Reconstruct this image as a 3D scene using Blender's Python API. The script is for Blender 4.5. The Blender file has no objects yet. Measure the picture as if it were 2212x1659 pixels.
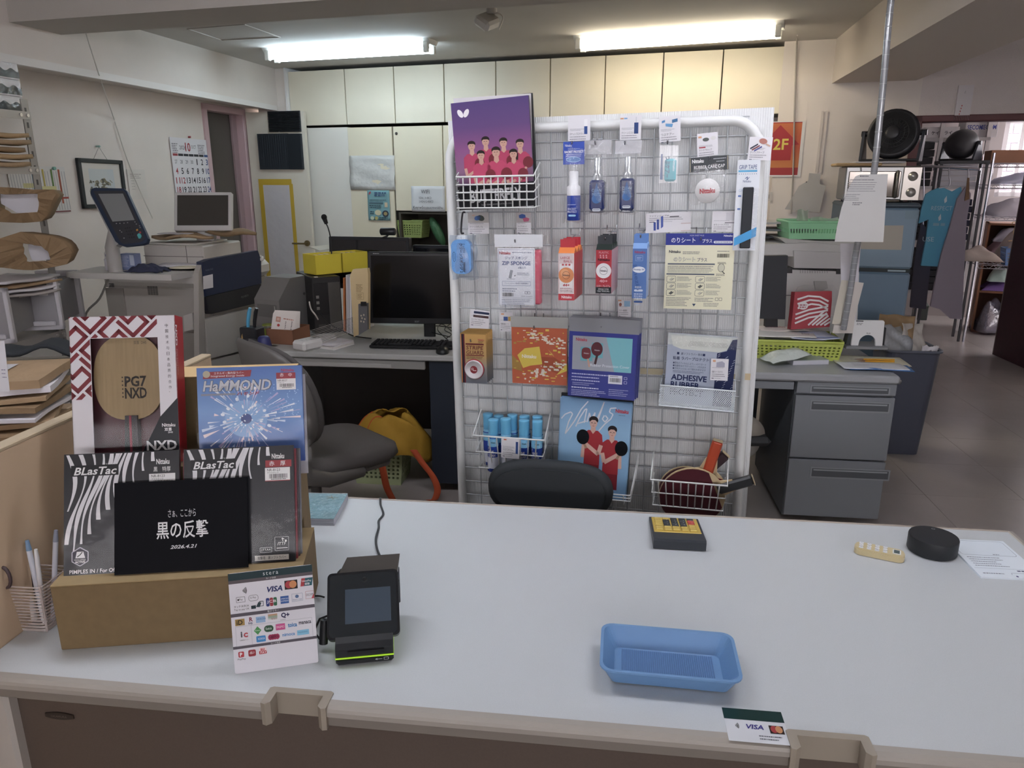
import bpy, math, random
from mathutils import Matrix, Vector
SC = bpy.context.scene
COL = SC.collection
R = math.radians
# ------------------------------------------------------------------ camera
CAM_H, FPX, CX, CY = 1.5, 1600.0, 1106.0, 829.5
PITCH = math.atan(444/1600.0)
cd = bpy.data.cameras.new('camera'); cam = bpy.data.objects.new('camera', cd); COL.objects.link(cam)
cam.location = (0, 0, CAM_H); cam.rotation_euler = (math.pi/2-PITCH, 0, 0)
cd.sensor_width = 36; cd.lens = FPX/2212*36; cd.clip_start = .02; cd.clip_end = 100
SC.camera = cam
# ------------------------------------------------------------------ world, exposure
wd = bpy.data.worlds.new('world'); SC.world = wd; wd.use_nodes = True
bg = wd.node_tree.nodes['Background']; bg.inputs[0].default_value = (.98, .95, 1.0, 1); bg.inputs[1].default_value = 4.0
SC.view_settings.view_transform = 'Standard'; SC.view_settings.look = 'None'
SC.view_settings.gamma = 1; SC.view_settings.use_curve_mapping = False
SC.view_settings.exposure = 1.4
LAMP_COOL, LAMP_WARM, LAMP_NEAR = 10.0, 9.0, 13.0      # tube emission strengths
# ------------------------------------------------------------------ helpers
def lin(h):
    h = h.lstrip('#'); o = []
    for i in (0, 2, 4):
        c = int(h[i:i+2], 16)/255
        o.append(c/12.92 if c <= .04045 else ((c+.055)/1.055)**2.4)
    return tuple(o)
def soft(h):
    c = lin(h); g = .3*c[0]+.55*c[1]+.15*c[2]; return tuple(x*.82+g*.18 for x in c)      # haze put into the print colours: mixed towards grey
MATS = {}
def mt(hx, rough=.55, metal=0., bump=None, var=None, spec=.5, emit=0, coat=0):
    """principled material; bump=(scale,strength) noise relief; var=(scale,amount[,stretch]) colour mottling"""
    key = (hx, rough, metal, bump, var, spec, emit, coat)
    if key in MATS: return MATS[key]
    m = bpy.data.materials.new('m_%s_%d' % (hx.strip('#'), len(MATS))); m.use_nodes = True
    nt = m.node_tree; b = nt.nodes['Principled BSDF']; c = lin(hx)
    b.inputs['Base Color'].default_value = c+(1,); b.inputs['Roughness'].default_value = rough
    b.inputs['Metallic'].default_value = metal; b.inputs['Specular IOR Level'].default_value = spec
    if coat: b.inputs['Coat Weight'].default_value = coat; b.inputs['Coat Roughness'].default_value = .08
    if emit:
        b.inputs['Emission Color'].default_value = c+(1,); b.inputs['Emission Strength'].default_value = emit
    tc = None
    if bump or var:
        tc = nt.nodes.new('ShaderNodeTexCoord')
    if var:
        n = nt.nodes.new('ShaderNodeTexNoise'); n.inputs['Scale'].default_value = var[0]; n.inputs['Detail'].default_value = 5
        src = tc.outputs['Object']
        if len(var) > 2:
            mp = nt.nodes.new('ShaderNodeMapping'); mp.inputs['Scale'].default_value = var[2]
            nt.links.new(src, mp.inputs[0]); src = mp.outputs[0]
        nt.links.new(src, n.inputs['Vector'])
        cr = nt.nodes.new('ShaderNodeValToRGB'); a = var[1]
        cr.color_ramp.elements[0].position = .3; cr.color_ramp.elements[1].position = .7
        cr.color_ramp.elements[0].color = tuple(max(0, x*(1-a)) for x in c)+(1,)
        cr.color_ramp.elements[1].color = tuple(min(1, x*(1+a)) for x in c)+(1,)
        nt.links.new(n.outputs['Fac'], cr.inputs[0]); nt.links.new(cr.outputs[0], b.inputs['Base Color'])
    if bump:
        n = nt.nodes.new('ShaderNodeTexNoise'); n.inputs['Scale'].default_value = bump[0]; n.inputs['Detail'].default_value = 4
        nt.links.new(tc.outputs['Object'], n.inputs['Vector'])
        bp = nt.nodes.new('ShaderNodeBump'); bp.inputs['Strength'].default_value = bump[1]; bp.inputs['Distance'].default_value = .01
        nt.links.new(n.outputs['Fac'], bp.inputs['Height']); nt.links.new(bp.outputs[0], b.inputs['Normal'])
    MATS[key] = m; return m
def mclear(alpha=.15, rough=.05, hx='#ffffff', bump=None, milky=0.):
    """thin clear plastic: see-through with a glossy, maybe crinkled, skin; milky adds a whitish film"""
    key = ('clear', alpha, rough, hx, bump, milky)
    if key in MATS: return MATS[key]
    m = bpy.data.materials.new('m_clear_%d' % len(MATS)); m.use_nodes = True; nt = m.node_tree; nt.nodes.clear()
    o = nt.nodes.new('ShaderNodeOutputMaterial'); t = nt.nodes.new('ShaderNodeBsdfTransparent'); t.inputs[0].default_value = lin(hx)+(1,)
    g = nt.nodes.new('ShaderNodeBsdfGlossy'); g.inputs['Roughness'].default_value = rough
    d = nt.nodes.new('ShaderNodeBsdfDiffuse'); d.inputs[0].default_value = lin(hx)+(1,)
    mx = nt.nodes.new('ShaderNodeMixShader'); mx.inputs[0].default_value = milky
    nt.links.new(t.outputs[0], mx.inputs[1]); nt.links.new(d.outputs[0], mx.inputs[2])
    m2 = nt.nodes.new('ShaderNodeMixShader'); m2.inputs[0].default_value = alpha
    nt.links.new(mx.outputs[0], m2.inputs[1]); nt.links.new(g.outputs[0], m2.inputs[2]); nt.links.new(m2.outputs[0], o.inputs[0])
    if bump:
        tc = nt.nodes.new('ShaderNodeTexCoord'); n = nt.nodes.new('ShaderNodeTexNoise'); n.inputs['Scale'].default_value = bump[0]; n.inputs['Detail'].default_value = 3
        bp = nt.nodes.new('ShaderNodeBump'); bp.inputs['Strength'].default_value = bump[1]; bp.inputs['Distance'].default_value = .02
        nt.links.new(tc.outputs['Object'], n.inputs['Vector']); nt.links.new(n.outputs['Fac'], bp.inputs['Height']); nt.links.new(bp.outputs[0], g.inputs['Normal'])
    MATS[key] = m; return m
def mprint(rough=.5):
    key = ('print', rough)
    if key in MATS: return MATS[key]
    m = bpy.data.materials.new('m_print_%d' % len(MATS)); m.use_nodes = True; nt = m.node_tree; b = nt.nodes['Principled BSDF']
    a = nt.nodes.new('ShaderNodeAttribute'); a.attribute_name = 'Col'; nt.links.new(a.outputs['Color'], b.inputs['Base Color'])
    b.inputs['Roughness'].default_value = rough; b.inputs['Specular IOR Level'].default_value = .25; MATS[key] = m; return m

class MB:
    """collects shapes into one mesh"""
    def __init__(s, M=None): s.v = []; s.f = []; s.sm = []; s.M = M
    def add(s, vs, fs, smooth=False):
        o = len(s.v)
        for p in vs:
            p = Vector(p); s.v.append(tuple(s.M @ p) if s.M else tuple(p))
        for f in fs: s.f.append([i+o for i in f]); s.sm.append(smooth)
        return s
    def box(s, x0, x1, y0, y1, z0, z1, c=0.):
        if x0 > x1: x0, x1 = x1, x0
        if y0 > y1: y0, y1 = y1, y0
        if z0 > z1: z0, z1 = z1, z0
        if c <= 0:
            v = [(x, y, z) for x in (x0, x1) for y in (y0, y1) for z in (z0, z1)]
            return s.add(v, [(0,1,3,2),(4,6,7,5),(0,4,5,1),(2,3,7,6),(0,2,6,4),(1,5,7,3)])
        c = min(c, .45*min(x1-x0, y1-y0, z1-z0)); v = []; X = (x0, x1); Y = (y0, y1); Z = (z0, z1)
        for i in (0,1):
            for j in (0,1):
                for k in (0,1):
                    dx = c if i == 0 else -c; dy = c if j == 0 else -c; dz = c if k == 0 else -c
                    x, y, z = X[i], Y[j], Z[k]
                    v += [(x, y+dy, z+dz), (x+dx, y, z+dz), (x+dx, y+dy, z)]
        I = lambda i,j,k,a: (i*4+j*2+k)*3+a
        F = []
        for a,(p,q) in ((0,(1,2)),(1,(0,2)),(2,(0,1))):
            for e in (0,1):
                def idx(m,n):
                    t=[0,0,0]; t[a]=e; t[p]=m; t[q]=n; return I(t[0],t[1],t[2],a)
                F.append([idx(0,0),idx(1,0),idx(1,1),idx(0,1)])
        for a,b,cax in ((0,1,2),(0,2,1),(1,2,0)):
            for i in (0,1):
                for j in (0,1):
                    def idx(n,ax):
                        t=[0,0,0]; t[a]=i; t[b]=j; t[cax]=n; return I(t[0],t[1],t[2],ax)
                    F.append([idx(0,a),idx(1,a),idx(1,b),idx(0,b)])
        for i in (0,1):
            for j in (0,1):
                for k in (0,1): F.append([I(i,j,k,0),I(i,j,k,1),I(i,j,k,2)])
        return s.add(v, F)
    def cyl(s, p0, p1, r0, r1=None, n=12, caps=True, smooth=True):
        p0, p1 = Vector(p0), Vector(p1); r1 = r0 if r1 is None else r1
        d = (p1-p0).normalized(); a = d.orthogonal().normalized(); b = d.cross(a); v = []
        for p, r in ((p0, r0), (p1, r1)):
            for i in range(n):
                t = 2*math.pi*i/n; v.append(p+a*math.cos(t)*r+b*math.sin(t)*r)
        s.add(v, [(i, (i+1) % n, n+(i+1) % n, n+i) for i in range(n)], smooth)
        if caps: s.add(v, [list(range(n-1, -1, -1)), list(range(n, 2*n))])
        return s
    def tube(s, pts, r, n=6, closed=False, smooth=True):
        P = [Vector(p) for p in pts]; m = len(P); v = []; prev = None
        for i in range(m):
            if closed: t = (P[(i+1) % m]-P[i-1])
            else: t = P[min(i+1, m-1)]-P[max(i-1, 0)]
            t = t.normalized() if t.length > 1e-9 else Vector((0,0,1))
            if prev is None: a = t.orthogonal().normalized()
            else:
                a = prev-t*prev.dot(t); a = a.normalized() if a.length > 1e-6 else t.orthogonal().normalized()
            prev = a; b = t.cross(a); rr = r[i] if isinstance(r, (list, tuple)) else r
            for k in range(n):
                q = 2*math.pi*k/n; v.append(P[i]+a*math.cos(q)*rr+b*math.sin(q)*rr)
        f = []
        for i in range(m if closed else m-1):
            j = (i+1) % m
            for k in range(n): f.append((i*n+k, i*n+(k+1) % n, j*n+(k+1) % n, j*n+k))
        s.add(v, f, smooth)
        if not closed: s.add(v, [list(range(n-1, -1, -1)), [(m-1)*n+k for k in range(n)]])
        return s
    def lathe(s, prof, n=20, c=(0,0,0), smooth=True):
        """profile [(radius,z)] turned about a vertical axis through c"""
        v = []; m = len(prof)
        for r, z in prof:
            for k in range(n):
                t = 2*math.pi*k/n; v.append((c[0]+r*math.cos(t), c[1]+r*math.sin(t), c[2]+z))
        f = []
        for i in range(m-1):
            for k in range(n): f.append((i*n+k, i*n+(k+1) % n, (i+1)*n+(k+1) % n, (i+1)*n+k))
        s.add(v, f, smooth)
        if prof[0][0] > 1e-6: s.add(v, [list(range(n-1, -1, -1))])
        if prof[-1][0] > 1e-6: s.add(v, [[(m-1)*n+k for k in range(n)]])
        return s
    def prism(s, poly, z0, z1, smooth=False):
        n = len(poly); v = [(x, y, z0) for x, y in poly]+[(x, y, z1) for x, y in poly]
        s.add(v, [list(range(n-1, -1, -1)), list(range(n, 2*n))])
        return s.add(v, [(i, (i+1) % n, n+(i+1) % n, n+i) for i in range(n)], smooth)
    def ring(s, outer, inner, z0, z1):
        """plate with a hole: two outlines with equal point counts"""
        n = len(outer); v = [(x, y, z) for z in (z0, z1) for L in (outer, inner) for x, y in L]; f = []
        for i in range(n):
            j = (i+1) % n
            f += [(2*n+i, 2*n+j, 3*n+j, 3*n+i), (j, i, n+i, n+j), (i, j, 2*n+j, 2*n+i), (n+j, n+i, 3*n+i, 3*n+j)]
        return s.add(v, f)
    def sheet(s, fn, nu, nv, smooth=True):
        v = [fn(i/nu, j/nv) for j in range(nv+1) for i in range(nu+1)]
        return s.add(v, [(j*(nu+1)+i, j*(nu+1)+i+1, (j+1)*(nu+1)+i+1, (j+1)*(nu+1)+i) for j in range(nv) for i in range(nu)], smooth)
    def ball(s, c, r, n=16, m=10, sc=(1,1,1)):
        v = []; f = []
        for j in range(m+1):
            a = math.pi*j/m
            for i in range(n):
                b = 2*math.pi*i/n
                v.append((c[0]+r*sc[0]*math.sin(a)*math.cos(b), c[1]+r*sc[1]*math.sin(a)*math.sin(b), c[2]+r*sc[2]*math.cos(a)))
        for j in range(m):
            for i in range(n): f.append((j*n+i, (j+1)*n+i, (j+1)*n+(i+1) % n, j*n+(i+1) % n))
        return s.add(v, f, True)
    def build(s, name, mat, parent=None, M=None, solid=0, sub=0, **kw):
        me = bpy.data.meshes.new(name); me.from_pydata(s.v, [], s.f); me.validate()
        if any(s.sm) and len(me.polygons) == len(s.sm): me.polygons.foreach_set('use_smooth', s.sm)
        o = bpy.data.objects.new(name, me); COL.objects.link(o); me.materials.append(mat)
        if parent: o.parent = parent
        if M is not None: o.matrix_local = M
        if solid:
            q = o.modifiers.new('solid', 'SOLIDIFY'); q.thickness = abs(solid); q.offset = 0 if solid > 0 else -1
        if sub: q = o.modifiers.new('sub', 'SUBSURF'); q.levels = sub; q.render_levels = sub
        if kw: tag(o, **kw)
        return o
def tag(o, label=None, cat=None, group=None, kind=None):
    if label: o['label'] = label
    if cat: o['category'] = cat
    if group: o['group'] = group
    if kind: o['kind'] = kind
    return o
def empty(name, M, label, cat, group=None):
    o = bpy.data.objects.new(name, None); COL.objects.link(o); o.matrix_world = M; o.empty_display_size = .05
    return tag(o, label, cat, group)
def copytree(o, M, label=None):
    c = o.copy(); COL.objects.link(c); c.matrix_world = M
    if label: c['label'] = label
    for ch in o.children:
        k = ch.copy(); COL.objects.link(k); k.parent = c
        for g in ch.children:
            k2 = g.copy(); COL.objects.link(k2); k2.parent = k
    return c
def rrect(x0, y0, x1, y1, r, n=4):
    P = []
    for cx, cy, a in ((x1-r, y0+r, -90), (x1-r, y1-r, 0), (x0+r, y1-r, 90), (x0+r, y0+r, 180)):
        for i in range(n+1):
            t = R(a+90*i/n); P.append((cx+r*math.cos(t), cy+r*math.sin(t)))
    return P
def ellp(cx, cy, rx, ry, n=24, rot=0):
    c, s_ = math.cos(rot), math.sin(rot)
    return [(cx+rx*math.cos(2*math.pi*i/n)*c-ry*math.sin(2*math.pi*i/n)*s_, cy+rx*math.cos(2*math.pi*i/n)*s_+ry*math.sin(2*math.pi*i/n)*c) for i in range(n)]
# ------------------------------------------------------------------ pixel measurements -> real places
cP, sP = math.cos(PITCH), math.sin(PITCH)
EYE = Vector((0, 0, CAM_H))
def ray(x, y):
    a = (x-CX)/FPX; b = -(y-CY)/FPX
    return Vector((a, b*sP+cP, b*cP-sP))
def atz(x, y, z): r = ray(x, y); return EYE+r*((z-CAM_H)/r.z)
def aty(x, y, Y): r = ray(x, y); return EYE+r*(Y/r.y)
def rotz(deg): return Vector((math.cos(R(deg)), math.sin(R(deg)), 0))
class Fr:
    """a flat place in the room: origin, U right, W up (or away, on a table), N towards the viewer (or up)"""
    def __init__(s, p, U, W): s.p = Vector(p); s.U = U.normalized(); s.W = W.normalized(); s.N = s.U.cross(s.W)
    def uv(s, x, y, d=0.):
        r = ray(x, y); q = s.p+s.N*d; t = (q-EYE).dot(s.N)/r.dot(s.N); h = EYE+r*t-s.p
        return h.dot(s.U), h.dot(s.W)
    def at(s, u, w, d=0.): return s.p+s.U*u+s.W*w+s.N*d
    def px(s, x, y, d=0.): return s.at(*s.uv(x, y, d), d)
    def M(s, u, w, d=0., rot=0.):
        q = s.at(u, w, d); m = Matrix((s.U, s.W, s.N)).transposed().to_4x4(); m.translation = q
        return m @ Matrix.Rotation(R(rot), 4, 'Z') if rot else m
def stand(p, deg): return Matrix.Translation(Vector(p)) @ Matrix.Rotation(R(deg), 4, 'Z')
UP = Vector((0, 0, 1))
# printed graphics: flat colour shapes, lettering
FONT_CACHE = {}
def glyphs(s, shear=0., off=0., sp=1.0):
    k = (s, shear, off, sp)
    if k not in FONT_CACHE:
        cu = bpy.data.curves.new('t', 'FONT'); cu.body = s; cu.size = 1; cu.resolution_u = 2; cu.shear = shear; cu.offset = off; cu.space_character = sp
        ob = bpy.data.objects.new('t', cu); COL.objects.link(ob)
        me = ob.to_mesh(); V = [tuple(v.co) for v in me.vertices]; F = [tuple(p.vertices) for p in me.polygons]
        ob.to_mesh_clear(); bpy.data.objects.remove(ob); bpy.data.curves.remove(cu)
        xs = [v[0] for v in V] or [0, 1]; ys = [v[1] for v in V] or [0, 1]
        FONT_CACHE[k] = (V, F, min(xs), max(xs), min(ys), max(ys))
    return FONT_CACHE[k]
EPS = .00016
class Print:
    """canvas in photo pixels: x from left, y down from top; s = metres per pixel; (ox,oy) = canvas origin in local metres"""
    def __init__(s, sx, sy, ox, oy, z=0.): s.sx, s.sy, s.ox, s.oy, s.z = sx, sy, ox, oy, z; s.v = []; s.f = []; s.c = []
    def P(s, x, y, l): return (s.ox+x*s.sx, s.oy-y*s.sy, s.z+EPS*l)
    def poly(s, pts, col, l=1):
        col = soft(col); o = len(s.v); s.v += [s.P(x, y, l) for x, y in pts]; s.f.append(list(range(o, o+len(pts)))); s.c.append([col]*len(pts)); return s
    def rect(s, x0, y0, x1, y1, col, l=1): return s.poly([(x0, y1), (x1, y1), (x1, y0), (x0, y0)], col, l)
    def ell(s, cx, cy, rx, ry, col, l=1, n=20, rot=0): return s.poly(ellp(cx, cy, rx, ry, n, rot), col, l)
    def rr(s, x0, y0, x1, y1, r, col, l=1): return s.poly(rrect(x0, y0, x1, y1, r, 3), col, l)
    def grad(s, x0, y0, x1, y1, stops, l=1, hor=False):
        for (t0, c0), (t1, c1) in zip(stops, stops[1:]):
            if hor: q = [(x0+(x1-x0)*t0, y1), (x0+(x1-x0)*t1, y1), (x0+(x1-x0)*t1, y0), (x0+(x1-x0)*t0, y0)]; cc = [c0, c1, c1, c0]
            else: q = [(x0, y0+(y1-y0)*t1), (x1, y0+(y1-y0)*t1), (x1, y0+(y1-y0)*t0), (x0, y0+(y1-y0)*t0)]; cc = [c1, c1, c0, c0]
            o = len(s.v); s.v += [s.P(x, y, l) for x, y in q]; s.f.append([o, o+1, o+2, o+3]); s.c.append([soft(c) for c in cc])
        return s
    def line(s, pts, w, col, l=2, closed=False):
        if closed: pts = list(pts)+[pts[0]]
        for (ax, ay), (bx, by) in zip(pts, pts[1:]):
            d = math.hypot(bx-ax, by-ay) or 1; nx, ny = -(by-ay)/d*w/2, (bx-ax)/d*w/2
            s.poly([(ax+nx, ay+ny), (bx+nx, by+ny), (bx-nx, by-ny), (ax-nx, ay-ny)], col, l)
        return s
    def box(s, x0, y0, x1, y1, w, col, l=2): return s.line([(x0, y0), (x1, y0), (x1, y1), (x0, y1)], w, col, l, True)
    def text(s, t, x, y, h, col, w=None, l=3, shear=0., off=0., al='l', rot=0., sp=1.0, vert=False):
        """h = height in px of the glyph box, y = top; w squeezes the line to that width"""
        V, F, a, b, c, d = glyphs(t, shear, off, sp)
        if not V: return s
        k = h/(d-c); kx = k if w is None else w/(b-a); W = (b-a)*kx
        dx = {'l': 0, 'c': -W/2, 'r': -W}[al]; o = len(s.v); cr, sr = math.cos(R(rot)), math.sin(R(rot)); cc = soft(col)
        for p in V:
            u = (p[0]-a)*kx+dx; w_ = h-(p[1]-c)*k
            s.v.append(s.P(x+u*cr-w_*sr, y+u*sr+w_*cr, l))
        for f in F: s.f.append([i+o for i in f]); s.c.append([cc]*len(f))
        return s
    def scrib(s, x0, y0, x1, n, dy, h, col, l=2, seed=1, ragged=.3):
        """n lines of print too fine to read, as runs of little strokes"""
        r = random.Random(seed)
        for i in range(n):
            x = x0; e = x1-(x1-x0)*r.random()*ragged
            while x < e:
                w = h*(.6+r.random()*1.6); s.rect(x, y0+i*dy, min(x+w, e), y0+i*dy+h, col, l); x += w+h*.45
        return s
    def bars(s, x0, y0, x1, y1, col='#222222', l=3, seed=3):
        r = random.Random(seed); x = x0
        while x < x1:
            w = (x1-x0)*(.012+.03*r.random()); s.rect(x, y0, min(x+w, x1), y1, col, l); x += w+(x1-x0)*(.015+.025*r.random())
        return s
    def build(s, parent, name='print', rough=.5, M=None):
        if not s.f: return None
        me = bpy.data.meshes.new(name); me.from_pydata(s.v, [], s.f)
        at = me.color_attributes.new('Col', 'FLOAT_COLOR', 'CORNER'); k = 0; buf = []
        for c in s.c:
            for q in c: buf += [q[0], q[1], q[2], 1.]
        at.data.foreach_set('color', buf); me.materials.append(mprint(rough))
        o = bpy.data.objects.new(name, me); COL.objects.link(o); o.parent = parent
        if M is not None: o.matrix_local = M
        return o
def card(fr, x0, y0, x1, y1, d, hx, name, label, cat, th=.0012, group=None, rough=.5, rad=0, rot=0., tl=None, mat=None):
    """flat printed thing lying in a frame; photo box x0..x1,y0..y1 gives place and size. returns (object, canvas)"""
    cx, cy = (x0+x1)/2, (y0+y1)/2
    u0, w0 = fr.uv(x0, cy, d); u1, w1 = fr.uv(x1, cy, d); _, wt = fr.uv(cx, y0, d); _, wb = fr.uv(cx, y1, d); uc, wc = fr.uv(cx, cy, d)
    W, H = abs(u1-u0), abs(wt-wb)
    mb = MB()
    if rad: mb.prism(rrect(-W/2, -H/2, W/2, H/2, rad*W/(x1-x0)), -th, 0)
    else: mb.box(-W/2, W/2, -H/2, H/2, -th, 0)
    o = mb.build(name, mat or mt(hx, rough), None); o.matrix_world = fr.M((u0+u1)/2, (wt+wb)/2, d, rot)
    tag(o, label, cat, group)
    return o, Print(W/(x1-x0), H/(y1-y0), -W/2, H/2)
# ------------------------------------------------------------------ places
BW = Fr((-1.88, 6.75, 0), Vector((.948, -.318, 0)), UP)                  # plane of the far wall
LWU = Fr((-2.337, 5.089, 0), Vector((.182, .983, 0)), UP)                # left wall above the ledge
LW = Fr(LWU.at(0, 0, -.28), LWU.U, UP)                                   # left wall below it
CT = Fr((0, 0, .72), rotz(-6.85), rotz(83.15))                           # counter top
DK = Fr((0, 0, .70), rotz(-6.85), rotz(83.15))                           # desk tops
_rl = R(1.1); _u = rotz(-15)
RK = Fr(aty(1300, 700, 2.10), _u*math.cos(_rl)+UP*math.sin(_rl), UP*math.cos(_rl)-_u*math.sin(_rl))   # display rack
CEIL = 2.40
# ------------------------------------------------------------------ lamps
def lamp(c, deg, L, hx, strength, label, near=False):
    t = empty('fluorescent_lamp', stand(c, deg), label, 'lamp', 'ceiling lamps')
    b = MB(); b.prism([(-.05, -.035), (.05, -.035), (.085, 0), (-.085, 0)], -L/2-.03, L/2+.03)
    Mx = Matrix(((0, 0, 1, 0), (1, 0, 0, 0), (0, 1, 0, 0), (0, 0, 0, 1)))
    b.build('housing', mt('#e8e8e4', .45), t, Mx)
    for y in (-.055, .055):
        MB().cyl((-L/2+.02, y, -.062), (L/2-.02, y, -.062), .0155, n=14).build('tube', mt(hx, .3, emit=strength), t)
        for sx in (-1, 1):
            MB().box(sx*L/2-.018, sx*L/2+.018, y-.016, y+.016, -.085, -.02, .004).build('socket', mt('#dcdcd6', .5), t)
    return t
lp = atz(752, 115, 2.345); lamp((lp.x, lp.y, CEIL), -18, 1.24, '#dff3ff', LAMP_COOL, 'cool white twin tube ceiling lamp over the desks, left of the two in view')
lp = atz(1458, 86, 2.345); lamp((lp.x, lp.y, CEIL), -22, 1.24, '#fff3da', LAMP_WARM, 'warm yellowish twin tube ceiling lamp in front of the beige cabinets')
lamp((-.85, 1.62, CEIL), -12, 1.24, '#f2f4ff', LAMP_NEAR, 'white twin tube ceiling lamp above the counter, left end')
lamp((1.05, 1.45, CEIL), -12, 1.24, '#f2f4ff', LAMP_NEAR, 'white twin tube ceiling lamp above the counter, right end')
# ------------------------------------------------------------------ shell
def st(name, mb, mat, parent=None, **k):
    o = mb.build(name, mat, parent, **k)
    if not parent: o['kind'] = 'structure'
    return o
M_WALL = mt('#e3dad3', .85, bump=(260, .12), var=(2.5, .04))
M_CEIL = mt('#c9c5c0', .9, bump=(300, .1), var=(3, .03))
fl = MB().box(-6, 6, -3.2, 10.5, -.06, 0)
FLm = mt('#a8a19d', .34, var=(1.6, .16), bump=(60, .04))
floor = st('floor', fl, FLm)
tl0 = MB().box(.0006, .4494, .0006, .4494, 0, .0022, .0005).build('floor_tile', mt('#a8a19d', .3, var=(2.2, .12), bump=(60, .04)), floor); k = 0
for i in range(9):
    for j in range(12):
        q = tl0 if k == 0 else tl0.copy()
        if k: COL.objects.link(q); q.parent = floor
        q.matrix_local = stand((.95, 2.15, 0), -8) @ Matrix.Translation((i*.45, j*.45, 0)); k += 1
st('ceiling', MB().box(-6, 6, -3.2, 10.5, CEIL, CEIL+.08), M_CEIL)
ux = lambda px, y=200: BW.uv(px, y)[0]
uOp = ux(1976, 300); uCab = ux(1688, 170); uR = uOp+1.5
def slab(fr, u0, u1, z0, z1, d0, d1):
    return MB(Matrix.Translation(fr.p) @ Matrix((fr.U, fr.W, fr.N)).transposed().to_4x4()).box(u0, u1, z0, z1, d0, d1)
wb = slab(BW, -.9, uCab, 0, CEIL, -.45, -.36)
o = st('wall_back', wb, M_WALL)
st('wall_back_right', slab(BW, uCab, uOp, 0, CEIL, -.45, 0), M_WALL)
st('wall_back_lintel', slab(BW, uOp, uR+.02, 1.875, CEIL, -.12, 0), mt('#dcd2cf', .85, bump=(190, .3)))
st('wall_back_end', slab(BW, uR, uR+1.6, 0, CEIL, -.12, 0), M_WALL)
st('wall_left_upper', slab(LWU, -8.6, 1.9, 2.087, CEIL, -.4, 0), M_WALL)
uD0, _ = LW.uv(446, 300); uD1, _ = LW.uv(527, 300)
st('wall_left', slab(LW, -8.6, uD0-.03, 0, 2.087, -.12, 0), M_WALL)
st('wall_left_end', slab(LW, uD1+.03, uD1+.3, 0, 2.087, -.12, 0), M_WALL)
st('wall_left_over_door', slab(LW, uD0-.04, uD1+.04, 2.06, 2.087, -.12, 0), M_WALL)
st('trim_1', slab(LWU, -8.6, 1.7, 2.06, 2.10, -.02, .012), mt('#e9e4e0', .6))
RW = Fr(BW.at(uR+1.1, 0), Vector((-.3, -.95, 0)), UP)
st('wall_right', slab(RW, 0, 8.2, 0, CEIL, -.1, 0), M_WALL)
for nm, a in (('wall_front', (-6, -2.2, 0, CEIL)), ('wall_front_sill', (-2.2, 2.4, 0, 1.45)), ('wall_front_top', (-2.2, 2.4, 2.0, CEIL)), ('wall_front_end', (2.4, 6, 0, CEIL))):
    st(nm, MB().box(a[0], a[1], -3.2, -3.1, a[2], a[3]), M_WALL)
w2 = empty('unseen_window', Matrix.Translation((-2.2, -3.15, 1.45)), None, None); w2['kind'] = 'structure'  # unseen window added behind the camera, its opening sized for the fill light
for x in (0, 1.5, 3.05, 4.56): MB().box(x, x+.04, -.03, .03, 0, .55).build('window_frame', mt('#b9b9b9', .4), w2)
# ceiling beams
b0 = atz(20, 48, 2.256); b1 = atz(690, 1, 2.256); bdir = (b1-b0).normalized(); b2 = atz(135, 75, 2.256)
BF = Fr(b0, bdir, UP)
wdt = (b2-b0).dot(-BF.N)
st('trim_2', slab(BF, -.5, 6.5, 0, CEIL-2.256, -wdt, 0), mt('#c2bcb5', .85, bump=(260, .1)))
r0 = BW.px(1797, 179); r1 = BW.px(1979, 174); rd = (atz(2104, 0, 2.122)-atz(1797, 179, 2.122)).normalized()
RB = Fr((r0.x, r0.y, 2.122), rd, UP)
wr = abs((r1-r0).dot(RB.N))
st('trim_3', slab(RB, -.25, 6, 0, CEIL-2.122, -wr, 0), mt('#cfc5bd', .85, bump=(260, .1)))
# door in the left wall, standing open
dr = empty('door_1', LW.M(uD0, 0), None, None); dr['kind'] = 'structure'
M_PINK = mt('#c9adb0', .5)
wD = uD1-uD0
for nm, a in (('jamb', (-.03, .02, 0, 2.06)), ('jamb', (wD-.02, wD+.03, 0, 2.06)), ('head', (-.03, wD+.03, 2.02, 2.07))):
    MB().box(a[0], a[1], a[2], a[3], -.1, .02, .004).build(nm, M_PINK, dr)
MB().box(.02, wD-.02, 0, 2.02, -.09, -.07).build('glass_panel', mt('#5c5751', .35), dr)
MB().box(wD-.09, wD-.02, 0, 2.02, -.07, -.045, .003).build('stile', mt('#a58d90', .5), dr)
hp = LW.at(uD1+.01, 0, .03); hp.z = 0; tipx = atz(655, 236, 2.06); DL = Fr(hp, Vector((tipx.x-hp.x, tipx.y-hp.y, 0)), UP)
leafw = math.hypot(tipx.x-hp.x, tipx.y-hp.y)
lf = slab(DL, 0, leafw, .01, 2.045, -.035, 0).build('door_leaf', mt('#ddd6c8', .55)); lf.parent = dr; lf.matrix_parent_inverse = dr.matrix_world.inverted()
hu, hw = DL.uv(660, 526, .03)
h = MB(); h.cyl(DL.at(leafw-.05, hw, .0), DL.at(leafw-.05, hw, .012), .026); h.cyl(DL.at(leafw-.05, hw, 0), DL.at(leafw-.05, hw, .05), .008); h.tube([DL.at(leafw-.05, hw, .05), DL.at(leafw-.09, hw, .052), DL.at(leafw-.17, hw, .05)], .008)
h = h.build('door_handle', mt('#8a7c5a', .35, .8)); h.parent = lf
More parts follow.
